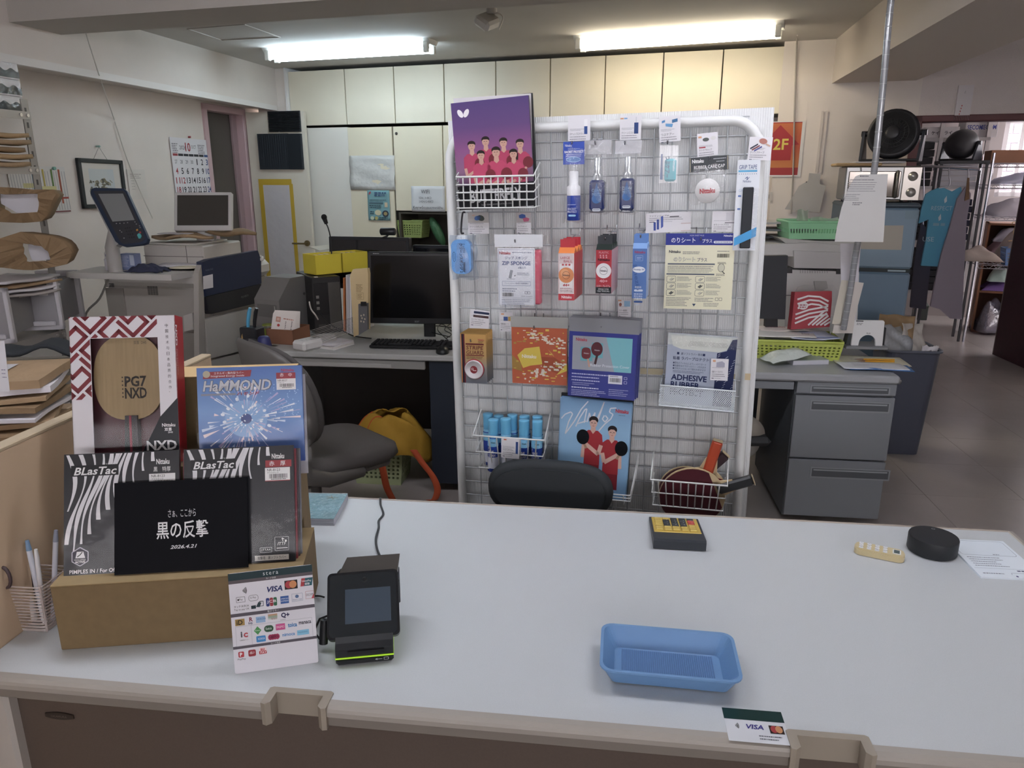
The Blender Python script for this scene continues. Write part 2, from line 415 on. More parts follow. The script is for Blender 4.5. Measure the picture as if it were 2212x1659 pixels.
# maroon doorway to the store room
d2 = empty('door_2', BW.M(uOp, 0), None, None); d2['kind'] = 'structure'
M_MAR = mt('#5d2a2c', .45)
MB().box(-.03, .03, 0, 1.90, -.13, .02, .004).build('jamb', M_MAR, d2)
MB().box(-.03, 1.55, 1.86, 1.90, -.13, .02, .004).build('head', M_MAR, d2)
e0 = atz(2144, 768, 0); e1 = atz(2250, 815, 0); DF2 = Fr((e0.x, e0.y, 0), e1-e0, UP)
q = slab(DF2, 0, .95, .01, 1.86, -.04, 0).build('door_leaf', mt('#3a1a22', .5, var=(30, .15))); q.parent = d2; q.matrix_parent_inverse = d2.matrix_world.inverted()
q = slab(DF2, -.012, 0, .01, 1.86, -.04, .0).build('edge_strip', mt('#9a948c', .4, .6)); q.parent = d2; q.matrix_parent_inverse = d2.matrix_world.inverted()
# store room shell
SB = Fr(BW.at(0, 0, -3.6), BW.U, UP)
wx0, wz0 = SB.uv(2146, 425); _, wz1 = SB.uv(2200, 255); wx1 = wx0+1.9
for nm, a in (('wall_store_back', (uOp-1.4, wx0, 0, CEIL)), ('wall_store_sill', (wx0, wx1, 0, wz0)), ('wall_store_top', (wx0, wx1, wz1, CEIL)), ('wall_store_end', (wx1, wx1+1.2, 0, CEIL))):
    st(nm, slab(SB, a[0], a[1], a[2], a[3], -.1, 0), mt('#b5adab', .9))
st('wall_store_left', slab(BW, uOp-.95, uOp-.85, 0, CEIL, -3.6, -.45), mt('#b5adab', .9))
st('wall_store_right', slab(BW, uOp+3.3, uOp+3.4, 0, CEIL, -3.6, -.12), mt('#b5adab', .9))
wn = empty('window_1', SB.M(wx0, wz0), None, None); wn['kind'] = 'structure'; WW, WH = wx1-wx0, wz1-wz0
for a in ((0, .05, 0, WH), (WW/2-.03, WW/2+.03, 0, WH), (WW-.05, WW, 0, WH), (0, WW, 0, .05), (0, WW, WH-.05, WH), (.16, .2, 0, WH)):
    MB().box(a[0], a[1], a[2], a[3], -.07, -.02, .003).build('window_frame', mt('#e6e2e4', .4), wn)
MB().box(0, WW, 0, WH, -.05, -.046).build('pane', mclear(.06, .02), wn)
# tiled wall of the neighbouring house seen through that window
nb = empty('neighbour_wall', SB.M(wx0, wz0-.6, -1.5), 'pale tiled house wall outside the store room window', 'wall')
MB().box(-.4, 2.6, -.4, 2.2, -.1, 0).build('mortar', mt('#9d98a0', .8), nb)
t0 = MB().box(0, .215, 0, .095, 0, .012, .003).build('tile', mt('#f1ecf0', .5), nb); k = 0
for j in range(17):
    for i in range(8):
        tt = t0 if k == 0 else t0.copy()
        if k: COL.objects.link(tt); tt.parent = nb
        tt.matrix_local = Matrix.Translation((i*.23+(.115 if j % 2 else 0), j*.11, 0)); k += 1
# ------------------------------------------------------------------ beige wall cabinets
M_CAB = mt('#e4dcc9', .5, var=(3, .03)); M_GAP = mt('#59544c', .8)
def cabinet(x0, x1, y, doors, z0, z1, name, label, mat=M_CAB, lock=None, depth=.34):
    us = [ux(p, y) for p in doors]; t = empty(name, BW.M(us[0], z0), label, 'cabinet', 'beige wall cabinets'); W = us[-1]-us[0]
    MB().box(.004, W-.004, .004, z1-z0-.004, -depth, -.02).build('carcass', M_GAP, t)
    for a, b in zip(us, us[1:]):
        d = MB().box(a-us[0]+.004, b-us[0]-.004, .005, z1-z0-.005, -.02, 0, .002).build('cabinet_door', mat, t)
        if lock: MB().cyl((lock, z1-z0-.06, 0), (lock, z1-z0-.06, .006), .012).build('lock', mt('#9a9894', .3, .9), d)
    return t
zc0, zc1 = 1.932, 2.375
for i, ds in enumerate(((624, 745.6), (745.6, 851.5, 959.4), (959.4, 1071, 1188), (1188, 1306, 1430), (1430, 1557), (1557, 1688))):
    cabinet(0, 0, 200, ds, zc0, zc1, 'wall_cabinet', ('narrow beige wall cabinet at the far left of the row, above the open door', 'beige double wall cabinet under the cool white lamp', 'beige double wall cabinet above and behind the standing team catalogue', 'beige double wall cabinet under the left half of the warm lamp', 'single beige wall cabinet under the right half of the warm lamp', 'last beige wall cabinet on the right, next to the bare wall')[i])
cabinet(0, 0, 380, (755, 851), .02, zc0-.015, 'tall_cabinet', 'tall cream cabinet carrying the crumpled sheet and blue flyer', mt('#e2d9c2', .5, var=(3, .03)))
zn = BW.uv(905, 457)[1]
cabinet(0, 0, 380, (852, 958, 1080, 1200), zn, zc0-.015, 'tall_cabinet', 'cream cabinet with a round lock above the open shelf niche', mt('#e2d9c2', .5, var=(3, .03)), lock=.035)
st('wall_back_panel', slab(BW, ux(600, 380)-.3, ux(755, 380), 0, zc0-.015, -.36, -.01), mt('#e4e0d8', .7))
st('trim_4', slab(BW, ux(626, 190)-.03, ux(626, 190)-.012, 1.93, CEIL, -.3, .03), mt('#e8e6e6', .5))
st('wall_back_corner', slab(BW, -.35, ux(626, 190)-.03, 1.93, CEIL, -.36, 0), M_WALL)
# open niche under the cabinet
nc = empty('shelf_niche', BW.M(ux(862, 480), 0), 'dark open shelf niche under the cream cabinet, behind the monitors', 'shelf')
NW = ux(1200, 480)-ux(862, 480)
for a in ((0, NW, zn-.02, zn-.005, -.34, 0), (0, NW, .9, .92, -.34, 0), (0, NW, .0, .9, -.34, -.3), (0, .02, 0, zn-.02, -.34, 0), (0, NW, .92, zn-.02, -.35, -.34)):
    MB().box(*a).build('board', mt('#4a453c', .7), nc)
# hatch in the ceiling
hq = [atz(*p, CEIL) for p in ((405, 62), (527, 52), (605, 80), (478, 86))]
hm = MB()
for a, b in zip(hq, hq[1:]+hq[:1]): hm.tube([a, b], .007, 4)
ho = hm.build('ceiling_hatch', mt('#b9b3ac', .5)); tag(ho, 'square access hatch frame set in the ceiling at upper left', 'hatch')
# ------------------------------------------------------------------ counter
def lean(p, U, pxy, u0=0.):
    """upright frame through p along U, tipped back so that the photo point pxy falls at distance u0 along it"""
    n = U.cross(UP); best = None
    for i in range(-10, 46):
        t = R(i); f = Fr(p, U, UP*math.cos(t)-n*math.sin(t)); e = abs(f.uv(*pxy)[0]-u0)
        if best is None or e < best[0]: best = (e, f)
    return best[1]
M_TOP = mt('#c2c7ca', .40, bump=(900, .03), var=(500, .03)); M_EDGE = mt('#a09a92', .45); M_PAN = mt('#574b43', .5, var=(300, .05))
ct = empty('counter_desk', CT.M(0, 0, -.72), 'white topped service counter with beige edging and brown front panel', 'counter')
A0, A1, B0, B1 = -1.006, .945, .934, 1.667
NT = ((-.497, -.399), (.292, .402))
pl = [(A0, B1), (A0, B0)]
for a, b in NT: pl += [(a, B0), (a, .95), (b, .95), (b, B0)]
pl += [(A1, B0), (A1, B1)]
MB().prism(pl, .70, .72).build('tabletop', M_TOP, ct)
xs = [A0]+[v for n in NT for v in n]+[A1]
for a, b in zip(xs[::2], xs[1::2]):
    m = MB(Matrix(((0, 0, 1, 0), (1, 0, 0, 0), (0, 1, 0, 0), (0, 0, 0, 1))))
    m.prism([(B0+.003, .7205), (.926, .7198), (.9195, .7165), (.917, .712), (.917, .704), (B0, .704)], a, b, False); m.build('edge_strip', M_EDGE, ct)
    m = MB(); m.box(a, b, .921, .95, .684, .7032, .002); m.build('lower_rail', mt('#7d766e', .5), ct)
for a, b in NT:
    w = .011; m = MB()
    m.prism([(a-.003, .914), (a+.004, .912), (a+w, .918), (a+w, .952-w), (b-w, .952-w), (b-w, .918), (b-.004, .912), (b+.003, .914), (b+.003, .95), (b-.002, .953), (a+.002, .953), (a-.003, .95)], .683, .7225)
    m.build('cable_notch', mt('#988f82', .45), ct)  # shade inside the recess is put into this darker colour
MB().box(A1-.004, A1+.012, B0-.01, B1+.006, .685, .722, .004).build('end_trim', mt('#b9b4ad', .35, .4), ct)
MB().box(A0, A1, B1, B1+.008, .692, .7215, .002).build('back_trim', mt('#a79d92', .45), ct)
lx = CT.uv(30, 1580, -.15)[0]
MB().box(lx-.055, lx+.03, .94, 1.6, 0, .70, .006).build('side_panel', mt('#b7b1aa', .5), ct)
MB().box(lx+.03, A1-.05, .962, .985, .12, .70).build('front_panel', M_PAN, ct)
MB().box(A1-.06, A1-.02, .95, 1.6, 0, .70, .004).build('side_panel', mt('#b7b1aa', .5), ct)
pf = Fr(CT.at(0, .962, -.72), CT.U, UP)
bu, bwz = pf.uv(130, 1545)
bd = MB().prism([(-.026+.052*i/8, .0035+.0035*math.sin(math.pi*i/8)) for i in range(9)][::-1]+[(-.026+.052*i/8, -.0035-.0035*math.sin(math.pi*i/8)) for i in range(9)], 0, .0025).build('badge', mt('#2e2622', .4), ct, Matrix.Translation((bu, .962, bwz)) @ Matrix.Rotation(R(90), 4, 'X'))
p = Print(1/1000, 1/1000, 0, 0, .003); p.text('OKAMURA', 0, -2.2, 4.2, '#6b625a', al='c'); p.build(bd)
# partition at the left end
pt = empty('partition_board', CT.M(-1.007, 0, -.72), 'beige wooden partition board at the left end of the counter', 'partition')
MB().box(-.025, 0, .55, 1.78, 0, 1.05, .002).build('board', mt('#c9b195', .5, var=(8, .05, (1, 1, .2))), pt)
MB().box(-.026, .001, .55, 1.78, 1.05, 1.058, .002).build('edge_band', mt('#b8a78c', .5), pt)
# display boxes
DV = Fr(atz(130, 1405, .72), rotz(7.08), UP)
M_CARD = mt('#7b6748', .8, var=(60, .05)); 
bx = empty('cardboard_box', DV.M(0, 0) , 'long low brown cardboard box carrying the rubber packs', 'box')
MB().box(.002, .412, 0, .121, -.17, 0, .0015).build('box_body', M_CARD, bx)
MB().box(.002, .412, .121, .1225, -.17, -.0005).build('top_flap', mt('#9a8560', .8, var=(60, .05)), bx)  # light from above put into the colour: top lighter than the front
bx = empty('cardboard_box', DV.M(0, .1225), 'brown cardboard riser hidden behind the striped rubber packs', 'box')
MB().box(.03, .385, 0, .147, -.22, -.152, .0015).build('box_body', M_CARD, bx)
bx = empty('cardboard_box', DV.M(0, 0), 'tall brown carton standing behind the racket box and blue pack', 'box')
MB().box(.03, .375, 0, .405, -.36, -.275, .0015).build('box_body', M_CARD, bx)
MB().box(.03, .375, .405, .407, -.36, -.275).build('top_flap', mt('#c2a576', .8), bx)  # same cardboard, its top coloured brighter as if lit
SLEEVE = mclear(.008, .08, bump=(18, .08))
def sleeve(o, W, H, t=.010, z0=-.012, ext=.010):
    """clear plastic sleeve around a flat pack, open edge sticking out to the right"""
    m = MB()
    m.sheet(lambda a, b: (-W/2-.003+a*(W+ext+.006), -H/2-.002+b*(H+.006), .0016+.0012*math.sin(9*a+4*b)*(1 if a > .97 or b > .97 else .4)), 14, 14)
    m.sheet(lambda a, b: (W/2+ext+.003-.002*math.sin(b*17), -H/2+b*H, z0+a*(-z0+.002)), 3, 14)
    m.build('plastic_sleeve', SLEEVE, o)
PF = lean(DV.at(0, .126, -.035), DV.U, (140, 985), Fr(DV.at(0, .126, -.035), DV.U, UP).uv(140, 1245)[0])
def zebra(p, x0, y0, x1, y1, seed, cut):
    """black and white wavy stripe print; cut = x where the diagonal black area begins at the top edge"""
    r = random.Random(seed); n = 16
    for i in range(n):
        pts = []; ph = r.random()*.6
        for j in range(25):
            t = j/24; y = y0+(y1-y0)*t
            x = x0+(x1-x0)*((i+.2)/n)*1.3+10*math.sin(t*7+i*.35+ph)+14*math.sin(t*3.1+i*.5)-30*t*t
            w = (6.6+3.4*math.sin(t*9+i*1.7))
            lim = cut-(cut-x0)*1.02*max(0, (t-.02))
            if x < x0+2 or x > min(x1, lim)-w: 
                if len(pts) > 1: stripe(p, pts)
                pts = []; continue
            pts.append((x, y, w))
        if len(pts) > 1: stripe(p, pts)
def stripe(p, pts):
    for (xa, ya, wa), (xb, yb, wb) in zip(pts, pts[1:]): p.poly([(xa-wa/2, ya), (xb-wb/2, yb), (xb+wb/2, yb), (xa+wa/2, ya)][::-1], '#dcdbe0', 2)
def blastac(x0, x1, y0, y1, label, red, seed, dd):
    o, p = card(PF, x0, y0, x1, y1, dd, '#23232a', 'rubber_pack', label, 'rubber pack', th=.008, group='striped rubber packs', rough=.3)
    w, h = x1-x0, y1-y0
    p.rect(0, 0, w, h, '#2a2b30', 1)
    zebra(p, 3, 2, w*.92, h*.93, seed, w*.86)
    p.rect(w*.06, h*.095, w*.47, h*.185, '#1d1e22', 3)
    p.text('BLasTac', w*.085, h*.112, h*.064, '#e4e4e6', w=w*.37, l=4, shear=.25, off=.02)
    p.text('ブラスタック', w*.34, h*.083, h*.016, '#cfcfcf', l=4)
    p.text('Nittaku', w*.80, h*.068, h*.045, '#ececec', l=4, off=.02, w=w*.115)
    if red: p.rect(w*.74, h*.125, w*.98, h*.185, '#a52b35', 3)
    p.text('赤　厚' if red else '黒　特厚', w*.775, h*.132, h*.042, '#efefef', l=4, w=w*.15)
    p.rect(w*.735, h*.19, w*.965, h*.30, '#e7e6e6', 3)
    p.text('NR-8123', w*.755, h*.198, h*.022, '#333333', l=4); p.text('ブラスタック', w*.755, h*.226, h*.016, '#444444', l=4)
    p.bars(w*.775, h*.245, w*.94, h*.283, l=4); p.scrib(w*.79, h*.287, w*.93, 1, 5, 1.6, '#444444', l=4, ragged=.02)
    if red:
        p.rect(w*.735, h*.30, w*.965, h*.306, '#a52b35', 4)
        p.box(w*.815, h*.79, w*.94, h*.905, 1, '#8d8f92'); p.text('ITTF', w*.84, h*.835, h*.025, '#c9c9c9', shear=.2); p.line([(w*.83, h*.885), (w*.93, h*.885)], 1.5, '#c9c9c9', 3)
        p.line([(w*.89, h*.83), (w*.88, h*.80), (w*.90, h*.81)], 1.6, '#c9c9c9', 3); p.ell(w*.915, h*.825, 2.4, 2.4, '#c9c9c9', 3)
        p.box(w*.68, h*.875, w*.785, h*.915, 1, '#8d8f92'); p.text('J.T.T.A.A', w*.69, h*.885, h*.02, '#c9c9c9', w=w*.085)
        p.rect(w*.63, h*.94, w*.94, h*.985, '#dedcd6', 3); p.text('攻撃用　裏ソフトラバー', w*.655, h*.948, h*.028, '#303038', l=4, w=w*.26)
    else:
        cx, cy, q = w*.14, h*.84, h*.075
        hexa = [(cx+q*math.cos(R(60*i+30)), cy+q*math.sin(R(60*i+30))) for i in range(6)]
        p.poly(hexa, '#2b2438', 3); p.line(hexa, 2, '#b9b5c4', 4, True); p.poly([(cx-q*.5, cy+q*.15), (cx-q*.35, cy-q*.55), (cx+q*.35, cy-q*.55), (cx+q*.55, cy+q*.15)], '#e3e2e6', 4)
        p.line([(cx-q*.3, cy), (cx, cy-q*.2), (cx+q*.25, cy-q*.5)], 2, '#333333', 5); p.text('HIGH-SPEED', cx, cy+q*.25, h*.012, '#dddddd', al='c', l=4); p.text('ACTIVE', cx, cy+q*.45, h*.018, '#eeeeee', al='c', l=4, off=.02)
        p.text('PIMPLES IN / For Offensive', w*.05, h*.945, h*.032, '#e8e6ea', l=4, off=.015)
    p.build(o, rough=.3); sleeve(o, p.sx*w, p.sy*h, z0=-.012)
    return o
blastac(138, 388, 977, 1240, 'black and white striped rubber pack with hexagon badge, left of the two', False, 4, 0)
blastac(398, 636, 966, 1218, 'black and white striped rubber pack with red price label, right of the two', True, 9, -.002)
# more packs of the same stack, seen edge-on at the right
for i in range(3):
    u_, w_ = PF.uv(636, 1092, 0); q = MB().box(-.19, .006+.0025*i, -.105, .100, -.003, .003).build('rubber_pack', mt(('#8a3440', '#3a3036', '#6a6a74')[i], .4)); q.matrix_world = PF.M(u_-.004, w_+.002, -.016-.008*i)
    tag(q, ('dark red edged rubber pack second in the stack, behind the striped packs', 'dark rubber pack third in the stack, behind the striped packs', 'greyish rubber pack last in the stack, behind the striped packs')[i], 'rubber pack', 'striped rubber packs')
o, p = card(PF, 247, 1037, 535, 1234, .012, '#0d0e14', 'announcement_card', 'black card with white Japanese lettering and date in front of the striped packs', 'card', th=.003, mat=mt('#0c0d13', .6, spec=.12))
p.text('さぁ、ここから', 145, 63, 17, '#d9d9dc', al='c', w=60); p.text('黒の反撃', 146, 88, 38, '#e6e6e8', al='c', w=112, off=.012); p.text('2026.4.21', 148, 140, 8, '#dcdcde', al='c', w=58, shear=.3, off=.02)
p.build(o, rough=.35)
# racket box with window
NF = lean(DV.at(0, .274, -.158), DV.U, (148, 683), Fr(DV.at(0, .274, -.158), DV.U, UP).uv(156, 975)[0])
u0, w1 = NF.uv(148, 685); u1, _ = NF.uv(377, 680); W, H = u1-u0, w1
nx = empty('racket_box', NF.M(u0, 0), 'white and red racket box with key pattern and clear window showing a wooden blade', 'box')
S = W/229; HP = H/S      # metres per photo pixel, height in photo pixels
T_ = .045
pan = [(0, 0), (W, 0), (W, H), (0, H)]; wx0_, wx1_, wy0_, wy1_ = 44*S, 190*S, .005, H-50*S
MB().ring([(0, 0), (W, 0), (W, H), (0, H)], [(wx0_, wy0_), (wx1_, wy0_), (wx1_, wy1_), (wx0_, wy1_)], -.0015, 0).build('front_panel', mt('#dcd9de', .4), nx)
MB().box(W-.001, W, 0, H, -T_, 0).build('red_side', mt('#a3232f', .4), nx)
m = MB(); m.box(0, .001, 0, H, -T_, 0); m.box(0, W, H-.001, H, -T_, 0); m.box(0, W, 0, .001, -T_, 0); m.box(0, W, 0, H, -T_, -T_+.001); m.build('carton', mt('#b9b4b4', .5), nx)
MB().box(.004, W-.004, .004, H-.004, -.03, -.026).build('inner_tray', mt('#4b1a26', .4, var=(20, .2)), nx)
bl = [(117*S+77*S*abs(math.cos(t))**.8*(1 if math.cos(t) > 0 else -1), H-140*S+98*S*abs(math.sin(t))**.85*(1 if math.sin(t) > 0 else -1)) for t in [2*math.pi*i/40 for i in range(40)]]
ob = MB().prism(bl, -.025, -.017).build('blade', mt('#9f8862', .5, var=(40, .08, (6, .4, 1))), nx)
MB().prism([(104*S, 0), (136*S, 0), (134*S, H-228*S), (108*S, H-228*S)], -.026, -.010).build('handle', mt('#2a2328', .45), nx)
MB().box(117*S, 122*S, .0, H-228*S, -.010, -.0095).build('handle_stripe', mt('#8d2f42', .5), nx)
MB().box(wx0_, wx1_, wy0_, wy1_, -.0012, -.0008).build('window_film', mclear(.005, .05), nx)
p = Print(S, S, 0, H, 0)
p2 = Print(S, S, 0, H, -.0168)
p2.text('PG7', 107, 137, 25, '#35302c', w=48, off=.03); p2.text('NXD', 107, 164, 25, '#35302c', w=48, off=.03)
for i in range(6): p2.rect(101, 138+9*i, 104, 141+9*i, '#35302c', 3)
p2.text('双喜  DHS', 130, 56, 8, '#4a4038', w=28); p2.build(nx, 'blade_print')
# key pattern: strokes on a 45 degree lattice, kept to the white frame
def clip(poly, x0, y0, x1, y1):
    for ax, lim, sg in ((0, x0, 1), (0, x1, -1), (1, y0, 1), (1, y1, -1)):
        out = []
        for a, b in zip(poly, poly[1:]+poly[:1]):
            ia = (a[ax]-lim)*sg >= 0; ib = (b[ax]-lim)*sg >= 0
            if ia: out.append(a)
            if ia != ib:
                t = (lim-a[ax])/(b[ax]-a[ax]); out.append((a[0]+(b[0]-a[0])*t, a[1]+(b[1]-a[1])*t))
        poly = out
        if len(poly) < 3: return None
    return poly
g = 14.5; c45 = math.cos(R(45))
def lat(i, j): return ((i-j)*g*c45+4, (i+j)*g*c45-6)
KEY = ([(0,0),(0,3)], [(0,3),(2,3)], [(2,3),(2,1)], [(2,1),(4,1)], [(4,1),(4,4)], [(1,0),(4,0)])
for bi in range(-3, 5):
    for bj in range(-9, 12):
        for a, b in KEY:
            a_ = lat(a[0]+bi*5+bj*0, a[1]+bj*5/1.25); b_ = lat(b[0]+bi*5, b[1]+bj*5/1.25)
            d = math.hypot(b_[0]-a_[0], b_[1]-a_[1]); ex, ey = (b_[0]-a_[0])/d*4.5, (b_[1]-a_[1])/d*4.5; nx_, ny_ = -ey, ex
            quad = [(a_[0]-ex+nx_, a_[1]-ey+ny_), (b_[0]+ex+nx_, b_[1]+ey+ny_), (b_[0]+ex-nx_, b_[1]+ey-ny_), (a_[0]-ex-nx_, a_[1]-ey-ny_)]
            for rc in ((0, 0, 190, 49), (0, 49, 43.5, 188)):
                qd = [(x, y) for x, y in quad]
                if sum(x for x, y in qd)/4+.9*sum(y for x, y in qd)/4 > 218: continue
                c_ = clip(qd, *rc)
                if c_: p.poly(c_, '#842631', 1)
for i, ch in enumerate('中国技术与日本品质的合作。'): p.text(ch, 207+i*.35, 20+i*12.9, 7.5 if ch not in '。' else 2, '#3d3a42', w=6.5 if ch != '。' else 2)
p.poly([(229, 190), (229, HP), (146, HP), (146, HP-22), (190, 232)], '#14161f', 2)
p.text('Nittaku', 193, 248, 8, '#e9e9ec', w=29, l=4, off=.02); p.text('双喜', 198, 258, 8, '#e9e9ec', l=4, off=.02); p.text('DHS', 206, 267, 4, '#e9e9ec', l=4, off=.02); p.text('NXD', 158, 287, 22, '#e3e3e6', w=66, l=4, off=.03)
p.build(nx, rough=.35)
side = Print(S, S, 0, 0, 0); side.text('NXD', 0, 0, 12, '#eeeeee', w=48, off=.03, l=2); side.text('DHS NITTAKU', 56, 1, 4, '#e2c9cb', l=2, w=58); side.text('racket', 56, 7, 3, '#e2c9cb', l=2, w=40)
side.build(nx, 'side_print', M=Matrix(((0, 0, 1, W), (0, 1, 0, 0), (-1, 0, 0, 0), (0, 0, 0, 1))) @ Matrix.Translation((.010, H-.018, 0)) @ Matrix.Rotation(R(-90), 4, 'Z'))
# blue pack
HF = lean(DV.at(0, .274, -.158), DV.U, (427, 797), Fr(DV.at(0, .274, -.158), DV.U, UP).uv(430, 963)[0])
o, p = card(HF, 428, 792, 655, 1000, .0, '#3f62b0', 'rubber_pack', 'blue starburst rubber pack with silver lettering beside the racket box', 'rubber pack', th=.009, rough=.3)
p.grad(0, 0, 227, 208, [(0, '#4a74c0'), (.45, '#6f9fdd'), (.62, '#5d8cd2'), (1, '#3c57a8')])
rr_ = random.Random(5); ccx, ccy = 103, 112
p.ell(ccx, ccy, 46, 40, '#7fb0e6', 2, n=24); p.ell(ccx, ccy, 12, 11, '#3c4f95', 3)
for i in range(150):
    a = rr_.random()*6.283; r0_ = 12+rr_.random()*60; L = 6+rr_.random()*r0_*.8; w = .5+r0_*.035*rr_.random()*1.6
    xa, ya, xb, yb = ccx+math.cos(a)*r0_, ccy+math.sin(a)*r0_, ccx+math.cos(a)*(r0_+L), ccy+math.sin(a)*(r0_+L)
    if not (2 < xb < 225 and 4 < yb < 205): continue
    nx_, ny_ = -math.sin(a)*w, math.cos(a)*w
    p.poly([(xa, ya), (xb-nx_, yb-ny_), (xb+nx_, yb+ny_)], ('#e9f2ff', '#c6dcf8', '#b8b0e0', '#f4dfe4')[i % 4], 3)
for i in range(34):
    a = rr_.random()*6.283; r0_ = 5+rr_.random()*48; p.ell(ccx+math.cos(a)*r0_, ccy+math.sin(a)*r0_, 1+r0_*.07, 1+r0_*.045, '#e6f0ff', 4, 10, a)
for i in range(60): p.ell(130+rr_.random()*90, 40+rr_.random()*70, 1.2, 1.2, '#a9cdf5', 3, 6)
p.poly([(15, 9), (118, 7), (115, 21), (13, 24)], '#9c2934', 4); p.ell(21, 14, 8, 7.5, '#b7ad92', 5); p.text('エネルギー集約型ラバー', 37, 9.5, 5.5, '#eadadd', w=64, l=5); p.text('Integrated Energy Inside', 30, 16, 5.5, '#f0e4e6', w=72, l=5, shear=.15)
p.text('HaMMOND', 11, 27, 25, '#5c6070', w=150, l=4, shear=.2, off=.05); p.text('HaMMOND', 12, 28, 23, '#c4c7cf', w=147, l=5, shear=.2, off=.02); p.text('ハモンド', 84, 54, 7, '#a02433', w=50, l=5, shear=.3, off=.03); p.rect(8, 56, 82, 60, '#8a8fa0', 4)
p.text('Nittaku', 182, 6, 7, '#c22b3a', w=28, l=5, off=.02); p.rect(171, 15, 213, 28, '#a3283a', 4); p.text('赤　中', 179, 16, 8, '#f2e4e6', w=26, l=5); p.rect(171, 28, 213, 52, '#e8e6e8', 4); p.text('NR-8527', 174, 30, 4, '#333333', l=5); p.text('ハモンド', 174, 35, 3, '#555555', l=5); p.bars(178, 39, 209, 46, l=5); p.scrib(183, 47, 205, 1, 3, 1.3, '#555555', l=5, ragged=.02)
p.build(o, rough=.3); sleeve(o, p.sx*227, p.sy*208, z0=-.012)
q = MB().box(-.085, .095, -.1, .09, -.006, 0).build('rubber_pack', mt('#b9b6bd', .35)); q.matrix_world = HF.M(*HF.uv(545, 915), -.022); tag(q, 'pale rubber pack tucked behind the blue starburst pack', 'rubber pack')
# white ball on the partition
bl_ = MB(); bl_.ball((0, 0, 0), .020, 20, 12); q = bl_.build('table_tennis_ball', mt('#d3cfcb', .5)); q.matrix_world = Matrix.Translation(aty(128, 960, 1.37))
tag(q, 'white ball hanging against the partition, left of the racket box', 'ball')
pq = Print(.001, .001, 0, 0, .0202); pq.scrib(-4, -5, 7, 4, 2.2, 1.5, '#6a6064', l=1); pq.build(q, M=Matrix.Rotation(R(75), 4, 'X') @ Matrix.Rotation(R(25), 4, 'Y'))
MB().cyl((-.05, .01, .012), (-.008, .002, .003), .003, n=6).build('ball_hook', mt('#b0a9a2', .4), q)
# pen basket
pb = empty('pen_basket', stand(CT.px(92, 1345, 0), -6), 'clear ribbed plastic basket full of pens beside the cardboard box', 'basket')
m = MB()
for i in range(15):
    z = .004+i*.0065; k = .030+.012*i/14; m.tube([(x, y, z) for x, y in rrect(-k, -k*.9, k, k*.9, .012, 3)], .0016, 5, closed=True)
m.build('ribs', mclear(.25, .15, '#efe4e0', milky=.45), pb)
m = MB()
for sg in range(4):
    a, b = ((-1, -1), (1, -1), (1, 1), (-1, 1))[sg]; m.cyl((a*.028, b*.025, 0), (a*.040, b*.036, .097), .002, n=6)
m.prism(rrect(-.03, -.027, .03, .027, .01), 0, .003); m.build('basket_body', mclear(.2, .2, '#efe4e0', milky=.4), pb)
def pen(dx, dy, tx, ty, L, r, hx, name, label, cap=None):
    t = empty(name, pb.matrix_world @ Matrix.Translation((dx, dy, .005)), label, 'pen', 'pens in the ribbed basket'); e = Vector((tx, ty, L))
    MB().cyl((0, 0, 0), e, r, n=10).build('barrel', mt(hx, .35), t)
    MB().cyl(e, e*1.14, r*1.05, r*.7, n=10).build('cap', mt(cap or hx, .35), t)
pen(.004, .0, -.012, .01, .135, .0045, '#dfe3ee', 'ballpoint_pen', 'white pen with a blue cap in the middle of the ribbed basket', '#7f9fc0')
pen(.018, .005, .02, .015, .15, .0045, '#c9cbd6', 'ballpoint_pen', 'pale grey pen leaning right in the ribbed basket', '#8e93a5')
pen(.012, -.008, .008, .0, .13, .004, '#e8e8ea', 'ballpoint_pen', 'slim white pen at the front of the ribbed basket')
pen(-.008, .012, -.02, .01, .16, .005, '#2c2226', 'marker_pen', 'dark marker pen at the back of the ribbed basket')
pen(-.015, .0, -.028, .012, .175, .006, '#d9d5d2', 'glue_stick', 'white labelled stick rising from the back left of the ribbed basket')
sc = empty('scissors', pb.matrix_world @ Matrix.Translation((-.036, -.042, .045)), 'pink handled scissors hanging over the left of the ribbed basket', 'scissors')
m = MB(); m.tube([(-.004+.012*math.cos(t), 0, .03+.058*math.sin(t)) for t in [2*math.pi*i/20 for i in range(20)]], .0065, 6, closed=True); m.build('handle_loop', mt('#cf5f70', .45), sc)
m = MB(); m.tube([(.018+.011*math.cos(t), 0, .07+.02*math.sin(t)) for t in [2*math.pi*i/16 for i in range(16)]], .003, 6, closed=True); m.build('handle_loop', mt('#4a3a3c', .45), sc)
MB().box(.0, .007, -.001, .001, -.03, .05).build('blade', mt('#b9b9bd', .25, .9), sc)
# payment sign
b0_, b1_ = CT.px(508, 1456), CT.px(688, 1430); su = (b1_-b0_).normalized()
SF = lean(b0_, su, (492, 1240), 0); L_ = (b1_-b0_).length
_, sh = SF.uv(492, 1240); S = L_/180; 
sg = MB().prism(rrect(0, 0, L_, sh, .003), -.002, 0).build('payment_sign', mt('#dcdbe2', .35)); sg.matrix_world = SF.M(0, 0, .001); tag(sg, 'white acrylic sign listing card and code payment logos', 'sign')
stt = MB().sheet(lambda a, b: (.012+a*(L_-.024), sh*.55*(1-b), -.002-b*.055), 1, 1).build('rear_strut', mt('#d3d2d8', .4), sg, solid=.002)
p = Print(S, sh/212, 0, sh, 0)
p.rect(0, 0, 180, 15, '#12343a', 1); p.rect(0, 15, 180, 22, '#5b5358', 1); p.text('stera', 90, 4, 7, '#c4cfd0', al='c', sp=1.3); p.text('カード決済', 90, 16, 4, '#dddddd', al='c')
